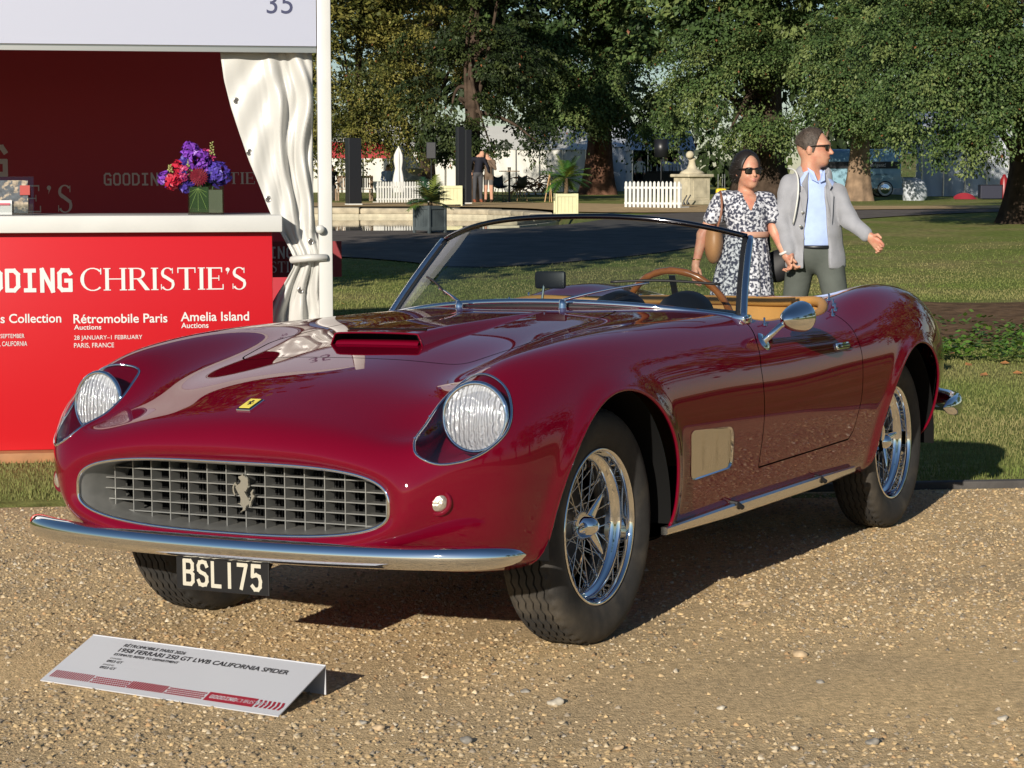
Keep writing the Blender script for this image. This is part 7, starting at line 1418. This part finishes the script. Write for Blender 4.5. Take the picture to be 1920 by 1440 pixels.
for x, y in ((-.10, .05), (.10, -.13)): V, F = sdf_mesh(lambda X, Y, Z: np.maximum(smin(ell(X, Y, Z, (0, -.05, .03), (.042, .11, .045)), ell(X, Y, Z, (0, .04, .05), (.04, .05, .06)), .03), -Z + .003), (-.08, -.2, -.01), (.08, .13, .13), .013); o = np_mesh('shoe', V, F, BLKP, wom, smooth=True); o.location = (x, y, 0)
wp_ = Vector(wR2); MB().tube([wp_ + Vector((.027 * math.cos(a), .024 * math.sin(a), .012)) for a in np.linspace(0, 6.283, 20)], .004, 6, cap=False).build('bracelet', mat('gold', (.7, .5, .2), rough=.25, metal=1.0), wom); wq_ = Vector(wL2); MB().tube([wq_ + Vector((.026 * math.cos(a), .028 * math.sin(a), .014 * math.cos(a) + .008)) for a in np.linspace(0, 6.283, 20)], .009, 6, cap=False).build('wrist_band', PRINT, wom, smooth=True)
hb0 = person_frame(1338); hbag = tag(empty('handbag', hb0), 'tan leather handbag under the arm of the person in floral dress', 'bag')
def h_(px, py, dy=0.0): p = w_(px, py, dy); return (p[0] + wb0.x - hb0.x, dy, p[2])
part('bag_body', lambda X, Y, Z: np.maximum(ell(X, Y, Z, h_(1338, 455, .0), (.060, .11, .135)), Z - h_(0, 425)[2]) , (-.12, -.16, h_(0, 505)[2]), (.12, .16, h_(0, 415)[2]), .010, TANB, hbag)
MB().tube(smooth_path([h_(1344, 430, -.07), h_(1353, 395, -.085), h_(1352, 365, -.03), h_(1350, 360, .05), h_(1344, 400, .09), h_(1340, 430, .07)], 22), .008, 6).build('strap', mat('bag_strap_brown', (.22, .09, .05), rough=.5), hbag, smooth=True)
def strands(o, n, L, w, back, seed):
    r = np.random.RandomState(seed); me = o.data; N = len(me.vertices); co = np.empty(N * 3); me.vertices.foreach_get('co', co); co = co.reshape(-1, 3); no = np.empty(N * 3); me.vertices.foreach_get('normal', no); no = no.reshape(-1, 3); i = r.randint(0, N, n); p = co[i] - no[i] * .003; d = np.array(back) * 1.0 + no[i] * .55 + .35 * r.normal(size=(n, 3)); d /= np.linalg.norm(d, axis=1, keepdims=True); s = np.cross(d, no[i] + .3 * r.normal(size=(n, 3))); s /= np.linalg.norm(s, axis=1, keepdims=True) + 1e-9; l = L * r.uniform(.5, 1.2, (n, 1))
    V = np.stack([p - s * w, p + s * w, p + d * l], 1); st = np_mesh('hair_strands', V.reshape(-1, 3), np.arange(3 * n).reshape(-1, 3), o.data.materials[0], o); st['kind'] = 'stuff'
strands(hm_o, 2600, .020, .0008, (-.75, .25, .15), 1); strands(hw_o, 2600, .026, .0007, (-.25, .8, -.35), 2)
MB().tube(smooth_path([Vector(H) + fm * .086 + lm * -.024 + Vector((0, 0, -.056)), Vector(H) + fm * .099 + Vector((0, 0, -.060)), Vector(H) + fm * .086 + lm * .024 + Vector((0, 0, -.056))], 8), .004, 6).build('mouth', mat('mouth_line', (.30, .10, .08), rough=.5), body.parent if False else man, smooth=True)
# ---- small figures in the background: one mesh each, coloured by garment
def figure(label, px, py, D, h, pose, colf, face=0.0, res=.03):
    b = Vector((W(px, py, D).x, D, 0)); b.z = g1(b.x, b.y); k = h / 1.75; c_, s_ = math.cos(face), math.sin(face); J = {q: tuple(v * k for v in p) for q, p in pose.items()}
    def f(X, Y, Z):
        d = U(ell(X, Y, Z, J['head'], (.085, .10, .125)), cap(X, Y, Z, J['head'], J['neck'], .055), cap(X, Y, Z, J['neck'], J['hip'], .135, .14), cap(X, Y, Z, J['shl'], J['shr'], .075))
        for a, b2, e in (('shl', 'ell', 'hal'), ('shr', 'elr', 'har')): d = smin(d, smin(cap(X, Y, Z, J[a], J[b2], .055, .045), cap(X, Y, Z, J[b2], J[e], .045, .035), .02), .02)
        for a, b2, e in (('hl', 'kl', 'fl'), ('hr', 'kr', 'fr')): d = smin(d, smin(cap(X, Y, Z, J[a], J[b2], .09, .065), cap(X, Y, Z, J[b2], J[e], .065, .05), .02), .02); d = smin(d, cap(X, Y, Z, J[e], (J[e][0], J[e][1] - .12, J[e][2] - .02), .045), .02)
        return d
    P = np.array(list(J.values())); V, F = sdf_mesh(f, P.min(0) - .22, P.max(0) + .22, res); C = np.array([colf(v / k, J) for v in V]); V2 = V.copy(); V2[:, 0] = V[:, 0] * c_ - V[:, 1] * s_; V2[:, 1] = V[:, 0] * s_ + V[:, 1] * c_
    o = np_mesh('person', V2, F, attr_mat('figure_cloth', rough=.8, spec=.2), None, smooth=True); set_col(o, C); o.location = b; return tag(o, label, 'person')
STAND = dict(head=(0, -.02, 1.63), neck=(0, 0, 1.46), hip=(0, 0, .98), shl=(-.19, 0, 1.42), shr=(.19, 0, 1.42), ell=(-.24, .02, 1.15), elr=(.24, .02, 1.15), hal=(-.22, -.10, .92), har=(.22, -.10, .92), hl=(-.09, 0, .92), hr=(.09, 0, .92), kl=(-.10, 0, .5), kr=(.10, 0, .5), fl=(-.11, .02, .07), fr=(.11, .02, .07))
SK = (.50, .27, .18)
def clothes(top, leg, hair, arms=True, waist=.98, shoe=(.05, .03, .02), skinleg=False):
    def f(v, J):
        x, y, z = v
        if z > 1.50: return hair if (z > 1.68 or y > .02) else SK
        if z > waist: return top
        if z < .12: return shoe
        if abs(x) > .17 and z < 1.0 and z > .78: return SK
        return SK if (skinleg and z < .62) else leg
    return f
LEAN = dict(STAND, head=(.14, 0, 1.58), neck=(.06, 0, 1.45), shr=(.2, -.06, 1.40), elr=(.30, -.1, 1.18), har=(.34, -.08, 1.0), har_=(0, 0, 0)); LEAN.pop('har_')
figure('person in dark jacket leaning towards a companion beside the bistro table', 896, 381, 70, 1.80, LEAN, clothes((.012, .013, .02), (.06, .06, .065), (.05, .03, .02), shoe=(.25, .08, .04)), .2)
figure('person in short grey-brown dress standing close to the leaning companion', 916, 381, 70.2, 1.68, dict(STAND, head=(-.06, 0, 1.62), elr=(.26, -.05, 1.18), har=(.02, -.16, 1.45)), clothes((.14, .10, .07), (.10, .09, .085), (.14, .09, .05), skinleg=True, waist=.8), -.2)
SIT = dict(STAND, head=(0, -.02, 1.20), neck=(0, 0, 1.04), hip=(0, .05, .52), shl=(-.19, 0, 1.0), shr=(.19, 0, 1.0), ell=(-.24, -.05, .76), elr=(.24, -.05, .76), hal=(-.16, -.25, .70), har=(.16, -.25, .70), hl=(-.09, 0, .50), hr=(.09, 0, .50), kl=(-.11, -.40, .50), kr=(.11, -.40, .50), fl=(-.11, -.40, .07), fr=(.11, -.40, .07))
def sitc(top, leg, hair): return lambda v, J: hair if v[2] > 1.22 or (v[2] > 1.08 and v[1] > .02) else SK if v[2] > 1.08 else top if v[2] > .6 else leg
figure('seated person in pale blue shirt behind the pond fence', 728, 366, 78, 1.75, SIT, sitc((.42, .52, .72), (.05, .06, .10), (.04, .025, .015)))
figure('barman in white shirt standing at the left of the bar tent', 1199, 362, 97, 1.75, STAND, clothes((.70, .68, .66), (.01, .01, .012), (.03, .02, .015)))
figure('barman in white shirt behind the middle of the bar', 1248, 362, 100, 1.75, STAND, clothes((.72, .72, .76), (.01, .01, .012), (.03, .02, .015)))
figure('person in white top behind the right end of the bar', 1266, 362, 100.4, 1.72, STAND, clothes((.66, .68, .74), (.02, .02, .03), (.06, .04, .03)))
figure('person in dark clothes sitting behind the garden bench', 622, 372, 76, 1.75, SIT, sitc((.03, .03, .035), (.03, .03, .03), (.05, .04, .03)))
